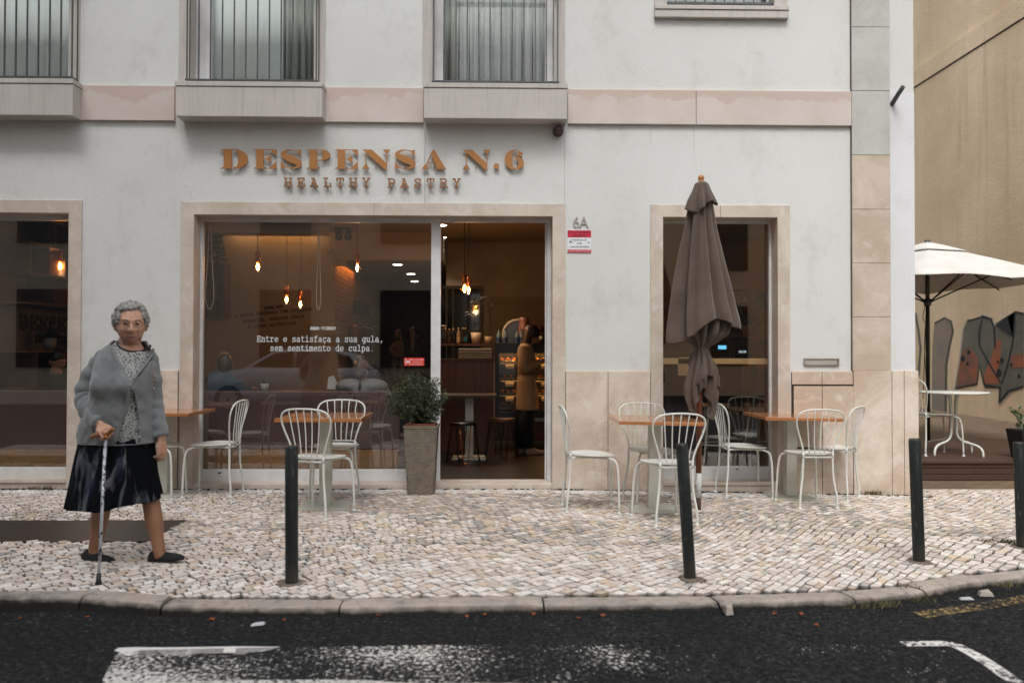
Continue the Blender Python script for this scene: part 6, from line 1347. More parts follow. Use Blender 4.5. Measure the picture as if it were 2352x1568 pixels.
bl = cut_loft(torso(.010, 120, 6), [pp_(NECK)], .02); bo = bl.build("blouse", BLO, lady, fix=False, mods=(("SOLIDIFY", dict(thickness=.003)),))
rr = torso(.009, 120, 6); P = []
for x, y in NECK[1:-1]: p = L(x, y, -.1); P.append((p.x, front_y(p.x, p.z, rr) - .003, p.z))
b = MB(); b.tube([(P[0][0] - .004, -.02, P[0][2] + .008)] + P + [(P[-1][0] + .003, -.02, P[-1][2] + .006)], .0055, 8, sub=4); b.build("neck_trim", mat("black_trim", '17181a', rough=.8), bo)
# cardigan
t = NT("grey_knit"); t.set(.95, spec=.15); t.b.inputs["Sheen Weight"].default_value = .3
t.col(t.mix(t.ramp(t.noise(9, 4, .6), .35, .65), '6d7173', '7b7f81')); t.bump(t.math('ADD', t.noise(150, 2), t.noise(25, 3)), .25, .004); KNIT = t.mat
VN = [(243, 770), (245, 789), (262, 812), (288, 846), (308, 874), (313, 880), (321, 868), (330, 842), (336, 812), (338, 790), (340, 770)]
LOW = [(311, 890), (306, 905), (296, 935), (284, 972), (272, 1020), (315.5, 1020), (316, 960), (315, 905)]
ct_ = torso(-.002, 190, 9, .015); cb = cut_loft(ct_, [pp_(VN), pp_(LOW)], -.0)
def sleeve(b, P, R, seed, n=26, sub=14):
    P, R = smooth([Vector(p) for p in P], R, sub); rings = []; up = None; random.seed(seed)
    for i, p in enumerate(P):
        t = (P[min(i + 1, len(P) - 1)] - P[max(i - 1, 0)]).normalized(); 
        if up is None: up = Vector((0, -1, 0))
        up = (up - t * up.dot(t)).normalized(); q = t.cross(up); u = i / len(P); ring = []
        for k in range(n):
            a = 2 * pi * k / n; w_ = .0060 * sin(i * .72 + 1.3 * sin(a + seed) + 2.0 * noise.noise(Vector((u * 6, cos(a), seed)))) * (.35 + .65 * max(0, cos(a - .6))) * min(1, u * 2.5 + .1) * (1 if u < .93 else .2)
            w_ += .008 * noise.noise(Vector((cos(a) * 1.5, sin(a) * 1.5, u * 7 + seed))); ring.append(p + (up * cos(a) + q * sin(a)) * (R[i] + w_))
        rings.append(ring)
    b.loft(rings)
sleeve(cb, [L(258, 811, .02), L(242, 824, .02), L(217, 860, .02), L(197, 907, .01), L(206, 940, -.06), L(230, 973, -.18)], [.04, .055, .062, .062, .056, .044], 3)
sleeve(cb, [L(334, 812, .03), L(338, 828, .03), L(345, 870, .045), L(350, 920, .05), L(358, 960, .03), L(369, 1002, 0)], [.045, .058, .058, .055, .05, .041], 7)
cg = cb.build("cardigan", KNIT, lady, fix=True, mods=(("SOLIDIFY", dict(thickness=.007, offset=1)), ("SMOOTH", dict(factor=.5, iterations=2))))
def band(pts, w_, nm, m, par, up=.005):
    P = [];
    for x, y in pts: p = L(x, y, -.12); P.append(Vector((p.x, front_y(p.x, p.z, ct_) - up, p.z)))
    b = MB(); b.tube(P, w_, 8, sub=6, flat=.5); return b.build(nm, m, par)
band([(252, 797), (266, 814), (289, 845), (309, 876), (308, 896), (297, 932), (284, 972), (273, 1012)], .012, "button_band", KNIT, cg); band([(335, 800), (333, 815), (327, 845), (317, 872), (316, 905), (319, 960), (319, 1010)], .012, "button_band", KNIT, cg)
BT = mat("pearl_button", 'a9a7a5', rough=.25)
for x, y in ((318, 866), (312, 882), (317.5, 909), (319, 933), (320, 957), (320, 981), (319, 1003)): p = L(x, y, -.12); b = MB(); b.ball((p.x, front_y(p.x, p.z, ct_) - .016, p.z), (.0065, .004, .0065), 10, k=6); b.build("button", BT, cg)
b = MB(); random.seed(2); EM = mat("faded_flower_embroidery", '9a8f86', '8a7066', 30, rough=.9)
for x, y, r in ((344, 851, 5), (349, 860, 6), (353, 866, 5), (341, 862, 4), (338, 871, 3), (350, 875, 4), (346, 882, 5), (351, 893, 5), (340, 890, 3), (347, 843, 3)):
    p = L(x, y, -.1); b.ball((p.x - .02, front_y(p.x - .02, p.z, ct_) - .007, p.z), (r / 560, .003, r / 460), 8, k=5)
b.build("embroidery", EM, cg)
# skirt
t = NT("dark_swirl_skirt"); t.set(.95, spec=.08)
n1 = t.noise(6, 4, .55, t.vec((1.6, 1.6, .45)), 1.2); a = t.mix(t.ramp(n1, .54, .70, 0, .95), '0d1014', '6e7178'); a = t.mix(t.ramp(t.noise(5, 3, .5, t.vec((2, 2, .5))), .58, .7, 0, .8), a, '1c2438'); t.col(a); SKM = t.mat
SRG = [(955, 205, 345, .13), (985, 190, 351, .145), (1010, 186, 352, .155), (1050, 178, 355, .17), (1090, 171, 357, .185), (1125, 166, 361, .21), (1152, 161, 365, .225)]; R = []
for i in range(len(SRG) - 1):
    for k in range(6):
        q = [SRG[i][j] + (SRG[i + 1][j] - SRG[i][j]) * k / 6 for j in range(4)]; R.append(q)
R.append(list(SRG[-1])); out = []; 
for py, l, r, dp in R:
    u = (py - 955) / 200; lo_, hi_ = L(l, py), L(r, py); ring = []
    for k in range(150):
        a = 2 * pi * k / 150; w_ = 1 + (.03 + .045 * u) * sin(11 * a + 2.2 * sin(2 * a + 1) + u * .8) * (.25 + .75 * u) + .02 * u * sin(23 * a + 1)
        hz = u ** 3 * (.022 * cos(a - 3.9) - .030 * cos(a) * (1 if cos(a) > 0 else .2) * -1 + .012 * sin(5 * a))
        ring.append(((lo_.x + hi_.x) / 2 + (hi_.x - lo_.x) / 2 * cos(a) * (w_ * .96 + .03), dp * sin(a) * w_, lo_.z + (-.022 * cos(a - 4.0) * u ** 3) + .012 * cos(a) * u ** 3 + .008 * u ** 3 * sin(5 * a)))
    out.append(ring)
b = MB(); b.loft(out, caps=False); b.build("skirt", SKM, lady, fix=False, mods=(("SOLIDIFY", dict(thickness=.003)),))
# shoes
SHO = mat("black_felt_shoe", '0e0f11', '17181b', 20, rough=.85)
def shoe(hx, hy, tx, ty, yl0, yl1, name="shoe"):
    h, t_ = L(hx, hy, yl0), L(tx, ty, yl1); d = (t_ - h); ln = d.length; d.normalize(); s_ = Vector((-d.y, d.x, 0)).normalized(); u_ = Vector((0, 0, 1)); R = []
    for u, w_, hh in ((-.02, .012, .035), (0, .028, .062), (.08, .036, .074), (.2, .038, .076), (.34, .038, .066), (.5, .042, .054), (.68, .046, .046), (.85, .042, .038), (.96, .028, .028), (1.02, .01, .016)):
        c = h + d * ln * u; ring = []
        for k in range(20):
            a = 2 * pi * k / 20; x = cos(a); z = sin(a); zz = (z * .5 + .5) if z > -.55 else .5 - .5 * .55 - .0
            ring.append(c + s_ * w_ * x * (1 if z < .2 else 1 - .25 * (z - .2)) + u_ * hh * max(.02, zz - .18) / .82)
        R.append(ring)
    b = MB(); b.loft(R); return b.build(name, SHO, lady)
shoe(194, 1287, 262, 1294, .075, .0); shoe(346, 1290, 420, 1285, .02, -.06)
# cane
cp = L(243, 996, -.27); tip = G(226, 1342) - B0; cane = thing("walking_cane", "black and silver patterned walking cane with a curved wooden handle in the old woman's hand", "cane", B0)
b = MB(); hl, hr = L(209, 1002, -.25), L(263, 988, -.29); b.tube([hl + Vector((.0, 0, -.012)), hl + Vector((.012, 0, .002)), cp + Vector((-.03, 0, .0)), cp + Vector((.01, 0, .0)), hr + Vector((-.012, 0, .004)), hr], [.009, .014, .0115, .0115, .012, .008], 12, sub=4); b.build("handle", mat("honey_wood_handle", '8a5a2e', rough=.35), cane)
t = NT("silver_black_cane_pattern"); t.set(.3, .3); t.col(t.mix(t.ramp(t.noise(45, 3, .7, t.vec((1, 1, .5)), 1), .42, .5), '14161a', 'b8bcc4')); b = MB(); tp = cp.lerp(tip, .95); b.tube([cp + Vector((0, 0, -.008)), tp], [.0095, .0085], 14); b.build("shaft", t.mat, cane)
b = MB(); b.tube([cp + Vector((0, 0, -.006)), cp.lerp(tip, .04)], .0105, 14); b.build("collar", mat("brass_collar", '9a6a3a', rough=.3, metal=.8), cane)
b = MB(); b.tube([cp.lerp(tip, .93), cp.lerp(tip, .965), tip], [.0125, .0125, .019], 14); b.build("rubber_tip", BLACK, cane)

# ======== seated man in teal at the window
def simple_head(par, c, yaw, k, skin, hairmat, style, pitch=0):
    M = Matrix.Translation(c) @ Matrix.Rotation(yaw, 4, 'Z') @ Matrix.Rotation(pitch, 4, 'X') @ Matrix.Scale(k, 4); H = MB()
    if style == 'bald':
        H.ball((0, .024, -.012), (.081, .099, .113), 24, k=16)
    elif style == 'short':
        H.ball((0, .018, .03), (.083, .098, .096), 20, k=12); H.ball((0, .04, -.02), (.078, .075, .085), 16, k=10)
    elif style == 'bun':
        H.ball((0, .016, .02), (.086, .10, .102), 20, k=12); H.ball((.01, .05, .12), (.05, .05, .045), 14, k=8); H.ball((0, .045, -.05), (.06, .06, .05), 12, k=8)
    elif style == 'long':
        H.ball((0, .018, .03), (.086, .1, .094), 20, k=12); H.loft([[(.088 * w_ * cos(a), .05 + .06 * w_ * sin(a) + dy, z) for a in [2 * pi * j / 20 for j in range(20)]] for z, w_, dy in ((.06, .95, 0), (-.03, 1.02, 0), (-.12, 1.05, .0), (-.22, 1.05, .01), (-.30, .9, .02), (-.36, .5, .03))])
    H.move(M); H.build("hair", hairmat, par, mods=smo(None, 1, .007)); return M
random.seed(31)
def hair_mat(n, c, c2): return mat(n, c, c2, 30, (1, 1, .25), rough=.45, bump=.5, bscale=120)
Ym = .62; mb = F(520, 800, Ym); mb.z = .0
man = thing("person", "balding man in a dark teal shirt seated behind the main window", "person", mb)
def Q(px, py, y=Ym): q = F(px, py, y); return q - mb
hc = Q(515, 832, Ym); MM = Matrix.Translation(hc) @ Matrix.Rotation(radians(205), 4, 'Z'); b = MB(); head(b, MM, .98, .5)
b.tube([hc + Vector((0, -.0, -.05)), Q(512, 860)], [.055, .065], 16); b.rings([(Q(505, 990).x, .05, .45, .2, .13), (Q(505, 960).x, .03, .62, .2, .12), (Q(505, 900).x, .0, .9, .19, .1), (Q(508, 868).x, 0, 1.04, .12, .08)])
eR_ = Q(560, 915, Ym + .1); wR_ = Q(575, 891, Ym + .42); b.tube([Q(545, 880), eR_, wR_], [.045, .04, .025], 12, sub=3); hand(b, wR_, Vector((.3, 1, -.1)), Vector((0, 0, 1)), -1, (.4, .4, .4, .4)); b.build("body", SK2, man, mods=smo(None, 2, .007))
simple_head(man, hc, radians(205), .98, SK2, hair_mat("dark_cropped_hair", '1d1814', '2b241f'), 'bald')
TEAL = mat("dark_teal_shirt", '14303c', '0f2530', 4, rough=.85, bump=.3, bscale=15); b = MB()
b.rings([(Q(505, 990).x, .04, .45, .23, .16), (Q(503, 960).x, .02, .62, .23, .15), (Q(503, 905).x, 0, .88, .215, .125), (Q(505, 880).x, 0, .985, .185, .11), (Q(508, 866).x, 0, 1.045, .13, .09), (Q(511, 856).x, 0, 1.09, .072, .07), (Q(512, 848).x, 0, 1.115, .066, .066)])
b.tube([Q(538, 878), Q(552, 905, Ym + .03), eR_, wR_.lerp(eR_, .15)], [.085, .075, .062, .045], 16, sub=4); b.tube([Q(478, 878), Q(462, 915, Ym + .05), Q(465, 930, Ym + .3)], [.085, .07, .055], 16, sub=4); b.build("shirt", TEAL, man, mods=smo(None, 3, .008)); b = MB(); b.rings([(Q(505, 990).x, .1, .40, .22, .2), (Q(505, 990).x, .08, .52, .22, .17)]); b.build("trousers", mat("dark_trousers", '15171b', rough=.9), man)
# ======== woman in a grey hooded coat
Yw = .66; wb_ = F(830, 800, Yw); wb_.z = 0; wm = thing("person", "seated woman with tied up fair hair in a puffy grey hooded coat, seen from behind", "person", wb_)
def Q2(px, py, y=Yw): return F(px, py, y) - wb_
hc = Q2(831, 851); MM = Matrix.Translation(hc) @ Matrix.Rotation(radians(165), 4, 'Z') @ Matrix.Rotation(radians(12), 4, 'X'); b = MB(); head(b, MM, .93); b.tube([hc, Q2(830, 885)], [.05, .055], 14); b.rings([(Q2(832, 990).x, 0, .5, .17, .1), (Q2(832, 915).x, 0, .84, .17, .1), (Q2(832, 885).x, 0, .98, .1, .08)]); b.build("body", SK2, wm, mods=smo(None, 1, .008))
simple_head(wm, hc, radians(165), .95, SK2, hair_mat("dark_blonde_hair", '3a2a1a', '6b5236'), 'bun', radians(12))
PUF = mat("grey_puffer_cloth", '6d6c6a', '7b7a78', 5, rough=.6, bump=.4, bscale=14); b = MB(); xq = Q2(832, 900).x
for z, rx_, ry_ in ((.5, .27, .18), (.62, .27, .17), (.74, .27, .17), (.85, .25, .16)): b.ball((xq, .0, z), (rx_, ry_, .085), 28, k=10)
b.ball((xq - .1, -.02, .93), (.17, .13, .085), 20, k=10); b.ball((xq + .1, -.02, .93), (.17, .13, .085), 20, k=10); b.ball((xq, -.02, .9), (.2, .14, .1), 20, k=10); b.tube([(xq + .2, 0, .85), (xq + .3, .12, .7), (xq + .27, .35, .72)], [.09, .085, .06], 14, sub=3); b.tube([(xq - .2, 0, .85), (xq - .3, .12, .7), (xq - .25, .35, .72)], [.09, .085, .06], 14, sub=3)
b.build("coat", PUF, wm, mods=smo(None, 2, .009)); b = MB(); b.tube([(xq + .0, -.165, .86), (xq + .0, -.17, .93), (xq, -.13, 1.0)], [.024, .024, .02], 8, flat=.3); b.build("hood_strap", BLACK, wm)
# ======== woman in the beige trench coat in the doorway
Yt = 2.72; B1 = F(1210, 1041, Yt); B1.z = 0.0; tw_ = thing("person", "long haired woman in a beige trench coat standing in profile inside the doorway", "person", B1)
def Q3(px, py, dy=0): return F(px, py, Yt + dy) - B1
hc = Q3(1224, 769); MM = Matrix.Translation(hc) @ Matrix.Rotation(radians(90), 4, 'Z') @ Matrix.Rotation(radians(14), 4, 'X'); b = MB(); head(b, MM, .93)
b.tube([hc + Vector((-.03, 0, -.05)), Q3(1211, 800)], [.048, .055], 14); b.rings([(Q3(1210, 945).x, 0, .6, .1, .15), (Q3(1209, 860).x, 0, .95, .1, .14), (Q3(1208, 810).x, 0, 1.25, .09, .15), (Q3(1210, 797).x, 0, 1.34, .06, .1)])
sh_, el_, wr_ = Q3(1204, 800, -.16), Q3(1202, 848, -.2), Q3(1236, 832, -.12); b.tube([sh_, el_, wr_], [.04, .036, .024], 12, sub=3); hand(b, wr_, Vector((1, .1, .15)), Vector((0, -.4, 1)), -1, (.5, .5, .5, .5), .1, .95); w2 = Q3(1236, 828, .1); b.tube([Q3(1206, 800, .16), Q3(1206, 845, .2), w2], [.04, .036, .024], 12, sub=3); hand(b, w2, Vector((1, -.1, .15)), Vector((0, .4, 1)), 1, (.5, .5, .5, .5), .1, .95)
for dy, px in ((-.09, 1214), (.08, 1204)): b.tube([Q3(px - 2, 930, dy), Q3(px - 2, 985, dy), Q3(px - 2, 1030, dy)], [.07, .05, .035], 12)
b.build("body", SK2, tw_, mods=smo(None, 2, .006)); eyes(tw_, MM, .93)
simple_head(tw_, hc, radians(90), 1.08, SK2, hair_mat("long_brown_hair", '23150c', '46301c'), 'long', radians(14))
COAT = mat("beige_trench_cloth", 'ab8a66', '9c7b58', 4, rough=.75, bump=.3, bscale=12); b = MB()
ZZ = lambda py: Q3(1210, py).z
b.rings([(Q3(1212, 940).x, 0, ZZ(940), .145, .22), (Q3(1211, 910).x, 0, ZZ(910), .138, .21), (Q3(1209, 875).x, 0, ZZ(875), .12, .19), (Q3(1208, 856).x, 0, ZZ(856), .10, .17), (Q3(1208, 835).x, 0, ZZ(835), .108, .175), (Q3(1208, 812).x, 0, ZZ(812), .115, .2), (Q3(1207, 798).x, 0, ZZ(798), .095, .18), (Q3(1208, 790).x, 0, ZZ(790), .07, .11), (Q3(1210, 784).x, 0, ZZ(784), .062, .07)], 32)
b.tube([sh_ + Vector((0, .03, .01)), sh_.lerp(el_, .5), el_, el_.lerp(wr_, .5), wr_.lerp(el_, .08)], [.072, .065, .06, .056, .052], 16, sub=4); b.tube([Q3(1206, 800, .13), Q3(1206, 845, .2), w2.lerp(Q3(1206, 845, .2), .1)], [.07, .06, .05], 16, sub=4); b.build("coat", COAT, tw_, mods=smo(None, 2, .007))
b = MB(); b.rings([(Q3(1208, 857).x, 0, ZZ(857) - .022, .106, .177), (Q3(1208, 857).x, 0, ZZ(857) + .022, .106, .177)], 32, caps=False); b.build("belt", mat("trench_belt_cloth", '735436', rough=.75), tw_)
for dy, px in ((-.09, 1215), (.08, 1205)): b = MB(); b.tube([Q3(px - 3, 925, dy), Q3(px - 5, 980, dy), Q3(px - 4, 1027, dy)], [.105, .095, .085], 16, flat=1); b.build("trouser_leg", mat("black_wide_trousers", '0d0f10', rough=.9), tw_)
for dy, px in ((-.09, 1222), (.08, 1208)):
    h, R = Q3(px - 14, 1040, dy), []; h.z = .0
    for u, w_, hh in ((0, .025, .06), (.1, .036, .09), (.35, .038, .085), (.6, .045, .062), (.85, .042, .045), (.98, .02, .03)): R.append([h + Vector((.27 * u, w_ * cos(a), max(0, hh * (.5 + .6 * sin(a))))) for a in [2 * pi * k / 16 for k in range(16)]])
    b = MB(); b.loft(R); b.build("sneaker", mat("cream_sneaker", '9a8672', rough=.6), tw_)
# ======== dark haired man behind the left window
Yl = .95; B2 = F(128, 800, Yl); B2.z = 0; m2 = thing("person", "dark haired man in black sitting behind the left shop window near its right edge", "person", B2)
def Q4(px, py, dy=0): return F(px, py, Yl + dy) - B2
hc = Q4(132, 828); MM = Matrix.Translation(hc) @ Matrix.Rotation(radians(70), 4, 'Z') @ Matrix.Rotation(radians(10), 4, 'X'); b = MB(); head(b, MM, 1.0); b.tube([hc, Q4(128, 862)], [.055, .06], 14); b.rings([(Q4(120, 960).x, 0, .55, .16, .1), (Q4(120, 885).x, 0, .9, .18, .1), (Q4(124, 866).x, 0, 1.0, .1, .08)]); b.build("body", SK2, m2, mods=smo(None, 1, .008)); eyes(m2, MM, 1.0)
simple_head(m2, hc, radians(70), 1.0, SK2, hair_mat("black_short_hair", '0f0d0c', '1a1715'), 'short', radians(10)); b = MB(); b.rings([(Q4(118, 960).x, 0, .5, .2, .14), (Q4(118, 905).x, 0, .8, .22, .14), (Q4(120, 880).x, 0, .93, .2, .12), (Q4(125, 864).x, 0, 1.01, .11, .09), (Q4(128, 857).x, 0, 1.05, .07, .07)]); b.tube([Q4(105, 878), Q4(88, 905, .1), Q4(110, 905, .35)], [.08, .065, .05], 14, sub=3); b.tube([Q4(143, 878), Q4(152, 905, .1), Q4(140, 900, .35)], [.08, .065, .05], 14, sub=3); b.build("jacket", mat("black_jacket_cloth", '101214', rough=.8), m2, mods=smo(None, 2, .009))
# ======== dark dressed woman holding a child, far inside
Yc = 5.3; B3 = F(948, 1010, Yc); B3.z = 0; w3 = thing("person", "woman in black standing at the back of the cafe with a child on her arm", "person", B3)
def Q5(px, py, dy=0): return F(px, py, Yc + dy) - B3
hc = Q5(950, 768); b = MB(); MM = Matrix.Translation(hc) @ Matrix.Rotation(radians(150), 4, 'Z'); head(b, MM, .95); b.tube([hc, Q5(948, 800)], [.05, .06], 14); b.rings([(0, 0, .1, .1, .09), (0, 0, .8, .15, .11), (Q5(948, 810).x, 0, 1.3, .15, .1), (Q5(948, 797).x, 0, 1.38, .08, .07)]); b.build("body", SK2, w3, mods=smo(None, 1, .009)); simple_head(w3, hc, radians(150), .98, SK2, hair_mat("dark_long_hair", '120f0d', '1d1814'), 'long')
b = MB(); b.rings([(0, 0, .0, .12, .1), (0, 0, .45, .14, .12), (0, 0, .82, .19, .15), (Q5(948, 850).x, 0, 1.02, .16, .13), (Q5(948, 815).x, 0, 1.24, .185, .13), (Q5(948, 800).x, 0, 1.35, .14, .1), (Q5(948, 793).x, 0, 1.41, .07, .06)]); b.tube([Q5(930, 805), Q5(922, 840, -.1), Q5(915, 822, -.18)], [.07, .06, .045], 14, sub=3); b.tube([Q5(966, 805), Q5(972, 845), Q5(966, 880)], [.07, .06, .045], 14, sub=3); b.build("dark_clothes", mat("black_clothes", '0e0f12', rough=.9), w3, mods=smo(None, 2, .01))
B4 = Q5(916, 800, -.12) + B3; ch = thing("person", "small child in a pale dotted top carried at the back of the cafe", "child", B4); b = MB(); MM = Matrix.Translation((.0, 0, .2)) @ Matrix.Rotation(radians(140), 4, 'Z'); head(b, MM, .75); b.tube([(0, 0, .15), (0, 0, .08)], .035, 10); b.rings([(0, 0, -.2, .08, .07), (0, 0, 0, .09, .07), (0, 0, .1, .06, .05)]); b.tube([(-.03, -.04, -.2), (-.06, -.12, -.3), (-.04, -.1, -.48)], [.045, .04, .03], 10, sub=3); b.build("body", SK2, ch, mods=smo(None, 1, .007)); simple_head(ch, Vector((0, 0, .2)), radians(140), .78, SK2, hair_mat("child_dark_hair", '17120e', '221b15'), 'short')
b = MB(); b.rings([(0, 0, -.22, .095, .085), (0, 0, 0, .10, .085), (0, 0, .09, .075, .06), (0, 0, .13, .045, .045)]); b.tube([(-.06, -.04, .06), (-.1, -.09, -.04), (.02, -.12, -.14)], [.045, .04, .03], 12, sub=3); b.build("dotted_top", mat("cream_dotted_cloth", '453e34', '302a23', 90, con=(.6, .66), rough=.9), ch, mods=smo(None, 1, .007)); b = MB(); b.tube([(-.03, -.04, -.2), (-.06, -.12, -.3), (-.04, -.1, -.46)], [.055, .05, .04], 12, sub=3); b.tube([(.03, -.04, -.2), (.06, -.1, -.3), (.05, -.06, -.46)], [.055, .05, .04], 12, sub=3); b.build("trousers", mat("grey_child_trousers", '2b2927', rough=.9), ch)
# ------------------------------------------------------------------ small things on the ground
random.seed(17)
t = NT("dry_green_weed"); t.set(.7); t.col(t.mix(t.noise(9, 3), '3f4426', '6b6238')); WEED = t.mat
b = MB()
def tuft(x, y, z, n, h, spread):
    for i in range(n):
        p = Vector((x + random.gauss(0, spread), y - abs(random.gauss(0, spread * .5)), z)); d = Vector((random.gauss(0, .55), random.gauss(-.15, .4), 1)); L_ = h * random.uniform(.5, 1.1); s_ = Vector((1, random.uniform(-.5, .5), 0)).normalized() * .0022
        q = p + d * L_ * .55; r_ = q + (d + Vector((random.gauss(0, .5), random.gauss(0, .4), -.7))) * L_ * .45
        b.add([p - s_, p + s_, q + s_ * .8, q - s_ * .8, r_], [(0, 1, 2, 3), (3, 2, 4)])
for px, py, n, h in ((30, 1124, 30, .035), (75, 1123, 45, .05), (110, 1123, 40, .06), (160, 1124, 25, .03), (700, 1122, 12, .02), (990, 1121, 16, .025), (1275, 1124, 20, .025), (1325, 1124, 22, .03), (1430, 1127, 18, .035), (1590, 1130, 14, .02), (1925, 1135, 20, .03), (1990, 1134, 60, .07), (2010, 1134, 50, .08), (2060, 1138, 22, .03), (2130, 1142, 40, .04), (2090, 1145, 20, .03)):
    p = G(px, py); tuft(p.x, min(p.y, -.015) if p.x < 4.03 else p.y, p.z, n, h, .035)
for px, py, n, h in ((1640, 1345, 60, .03), (1590, 1338, 50, .035), (1600, 1352, 30, .03), (2260, 1245, 60, .05), (2310, 1248, 80, .06), (2335, 1255, 40, .06), (2180, 1232, 20, .03), (2075, 1325, 20, .03), (225, 1365, 26, .035), (395, 1385, 24, .035), (790, 1390, 40, .04), (1240, 1370, 14, .02), (2085, 1350, 22, .05), (1980, 1395, 40, .05), (2040, 1390, 40, .05), (2110, 1380, 30, .06), (2310, 1345, 30, .06)):
    p = G(px, py, -.012 if py < 1360 else -.03); tuft(p.x, p.y, p.z, n, h, .04)
o = b.build("weeds", WEED, fix=False); o["kind"] = "stuff"
# grime and moss blackening the foot of the wall
b = MB(); 
for i in range(260):
    x = random.uniform(-6, 4.0)
    if O_main[0] < x < O_main[1] and random.random() < .6: continue
    z = zg(x); w_ = random.uniform(.008, .05); h = random.uniform(.003, .012); y = -.0245 if x < 3.6 else -.0325
    b.prism([[(x - w_, z - .02), (x + w_, z - .02), (x + w_ * .5, z + h * .6), (x + random.uniform(-.5, .5) * w_, z + h), (x - w_ * .6, z + h * .5)]], y - random.uniform(.0005, .003), y + .0)
o = b.build("wall_moss", mat("black_moss", '1c1a15', '2a2a1e', 30, rough=1)); o["kind"] = "stuff"
LFO = mat("orange_dry_leaf", '8f4c28', '6a341c', 30, rough=.8)
def road_pt(px, py):
    return G(px, py, RZ + .004)
for i, (px, py) in enumerate(((45, 1420), (200, 1417), (485, 1423), (652, 1425), (1383, 1413), (1070, 1416), (1115, 1412), (1227, 1410), (1380, 1404), (1780, 1410), (1838, 1410), (1875, 1436), (1330, 1419), (835, 1409), (870, 1412))):
    b = MB(); a = random.uniform(0, 6); s_ = random.uniform(.008, .019); P = [(s_ * cos(a + q) * k_, s_ * sin(a + q) * k_, .006 * sin(q * 2) + .005) for q, k_ in ((0, 1.5), (.8, .7), (1.6, .9), (3.1, 1.3), (4.2, .8), (5.3, .8))]
    b.add(P, [tuple(range(6))]); tag(b.build("fallen_leaf", LFO, loc=road_pt(px, py), fix=False, mods=(("SOLIDIFY", dict(thickness=.001)),)), "small orange dead leaf lying on the dark asphalt by the kerb", "leaf", "dead leaves along the gutter")
def chip(px, py, pts, h, m, label, cat, name):
    b = MB(); b.hexa([(x, y, 0) for x, y in pts], [(x * .8, y * .7, h * k_) for (x, y), k_ in zip(pts, (1, .7, 1.1, .8))]); tag(b.build(name, m, loc=road_pt(px, py), bevel=.003), label, cat)
chip(592, 1434, ((-.03, -.03), (.03, -.01), (.035, .02), (-.02, .01)), .012, mat("scrap_white", 'b9bdc0', rough=.8), "white scrap of paper on the asphalt left of the middle bollard", "scrap", "paper_scrap")
chip(1673, 1408, ((-.022, -.04), (.02, -.03), (.03, .04), (-.02, .04)), .045, KERB, "broken chunk of kerb stone standing in the gutter", "stone", "stone_chip")
chip(2262, 1367, ((-.04, -.02), (.04, -.03), (.04, .03), (-.03, .03)), .03, KERB, "pale broken stone in the gutter near the yellow line", "stone", "stone_chip")
chip(2222, 1375, ((-.05, -.02), (.03, -.02), (.03, .02), (-.04, .02)), .01, mat("litter_white", 'a9acae', rough=.7), "flat white litter beside the pale broken stone in the gutter", "litter", "litter_scrap")
# sandy cement patches at the feet of the posts
CEM = mat("sandy_cement", '7d7367', '5f574d', 20, rough=.95, bump=.5, bscale=60)
for px, py in ((668, 1338), (1587, 1330), (2113, 1290), (2348, 1257)):
    p = G(px, py); b = MB(); R = [(p.x + .075 * cos(a) * (1 + .8 * noise.noise(Vector((cos(a) * 2, sin(a) * 2, px)))), p.y + .085 * sin(a) * (1 + .3 * noise.noise(Vector((cos(a) * 2, sin(a) * 2, px + 5))))) for a in [2 * pi * k / 20 for k in range(20)]]
    b.loft([[(x, y, p.z - .01) for x, y in R], [(p.x + (x - p.x) * .9, p.y + (y - p.y) * .9, p.z + .007) for x, y in R]]); o = b.build("pavement_patch", CEM); o["kind"] = "structure"
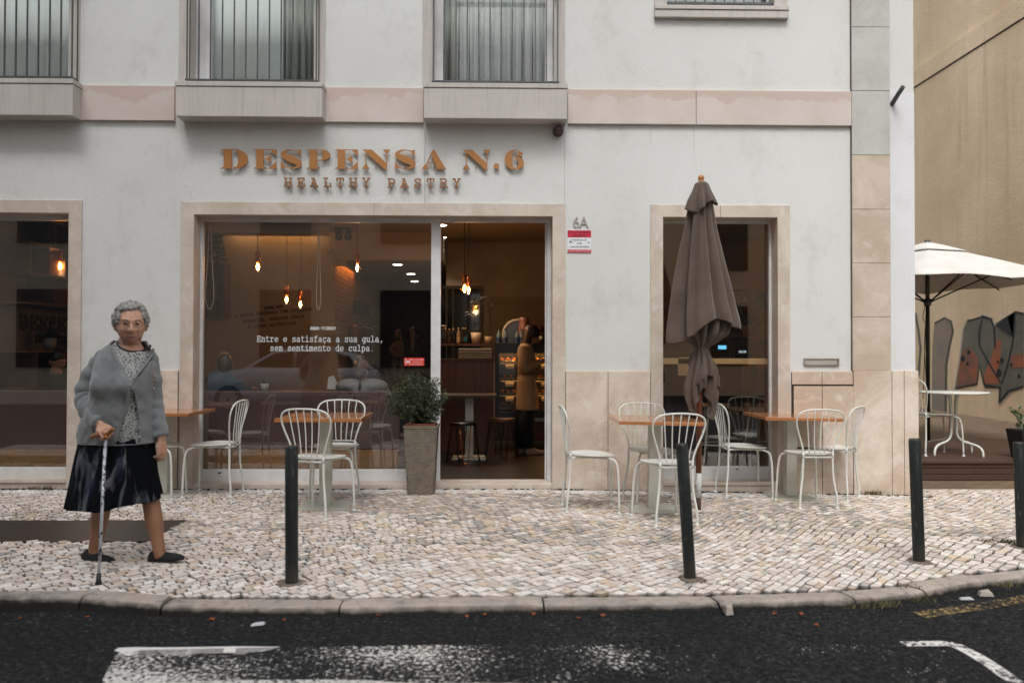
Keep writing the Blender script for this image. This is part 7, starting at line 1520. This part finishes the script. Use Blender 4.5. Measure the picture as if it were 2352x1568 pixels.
# ------------------------------------------------------------------ parked car across the road, mirrored in the glass
car = thing("parked_car", "white hatchback parked across the road, mirrored in the main window", "car", (-4.6, -11.0, RZ)); car.rotation_euler.z = 0
CW_ = mat("white_car_paint", 'c9cccf', rough=.25, coat=1); CGL = mat("dark_car_glass", '15181b', rough=.05); TYR = mat("black_tyre", '111213', rough=.9)
b = MB(); prof = [(-1.95, .35, .62), (-1.9, .3, .85), (-1.2, .28, .95), (-.6, .27, 1.0), (.6, .27, 1.0), (1.5, .28, 1.0), (1.9, .32, .95), (1.98, .4, .8)]; R = []
for x, z0, z1 in prof: R.append([(x, .84 * c * (1 if abs(x) < 1.7 else .86), z0 + (z1 - z0) * u) for c, u in ((-.9, 0), (-1, .25), (-1, .75), (-.93, 1), (.93, 1), (1, .75), (1, .25), (.9, 0))])
b.loft(R, sm=True); R = []
for x, z, wd in ((-1.0, .97, .75), (-.35, 1.36, .60), (.1, 1.44, .60), (.9, 1.43, .60), (1.45, 1.3, .58), (1.82, .99, .72)): R.append([(x, -wd, .95), (x, -wd * .9, z), (x, wd * .9, z), (x, wd, .95)])
b.loft(R, sm=True); b.build("car_body", CW_, car)
for s_ in (-1, 1):
    y0 = s_ * .70
    for pts in (((-.78, 1.02), (-.3, 1.32), (.12, 1.37), (.12, 1.02)), ((.2, 1.02), (.2, 1.37), (.85, 1.36), (.85, 1.02)), ((.93, 1.02), (.93, 1.36), (1.35, 1.26), (1.5, 1.02))):
        b = MB(); lo4 = [(x, s_ * (.752 - .14 * max(0, (z - .98)) / .4), z) for x, z in pts]; b.hexa(lo4, [(x, y + s_ * .012, z) for x, y, z in lo4]); b.build("window", CGL, car)
    for x in (-1.25, 1.22):
        b = MB(); b.loft([[(x + r * cos(2 * pi * k / 28), s_ * yy, .31 + r * sin(2 * pi * k / 28)) for k in range(28)] for r, yy in ((.2, .66), (.31, .68), (.31, .84), (.22, .86), (.2, .85))], sm=False); wl = b.build("wheel", TYR, car); b = MB(); b.loft([[(x + r * cos(2 * pi * k / 28), s_ * yy, .31 + r * sin(2 * pi * k / 28)) for k in range(28)] for r, yy in ((.2, .84), (.19, .865), (.05, .85))], sm=False); b.build("rim", STEEL, wl)
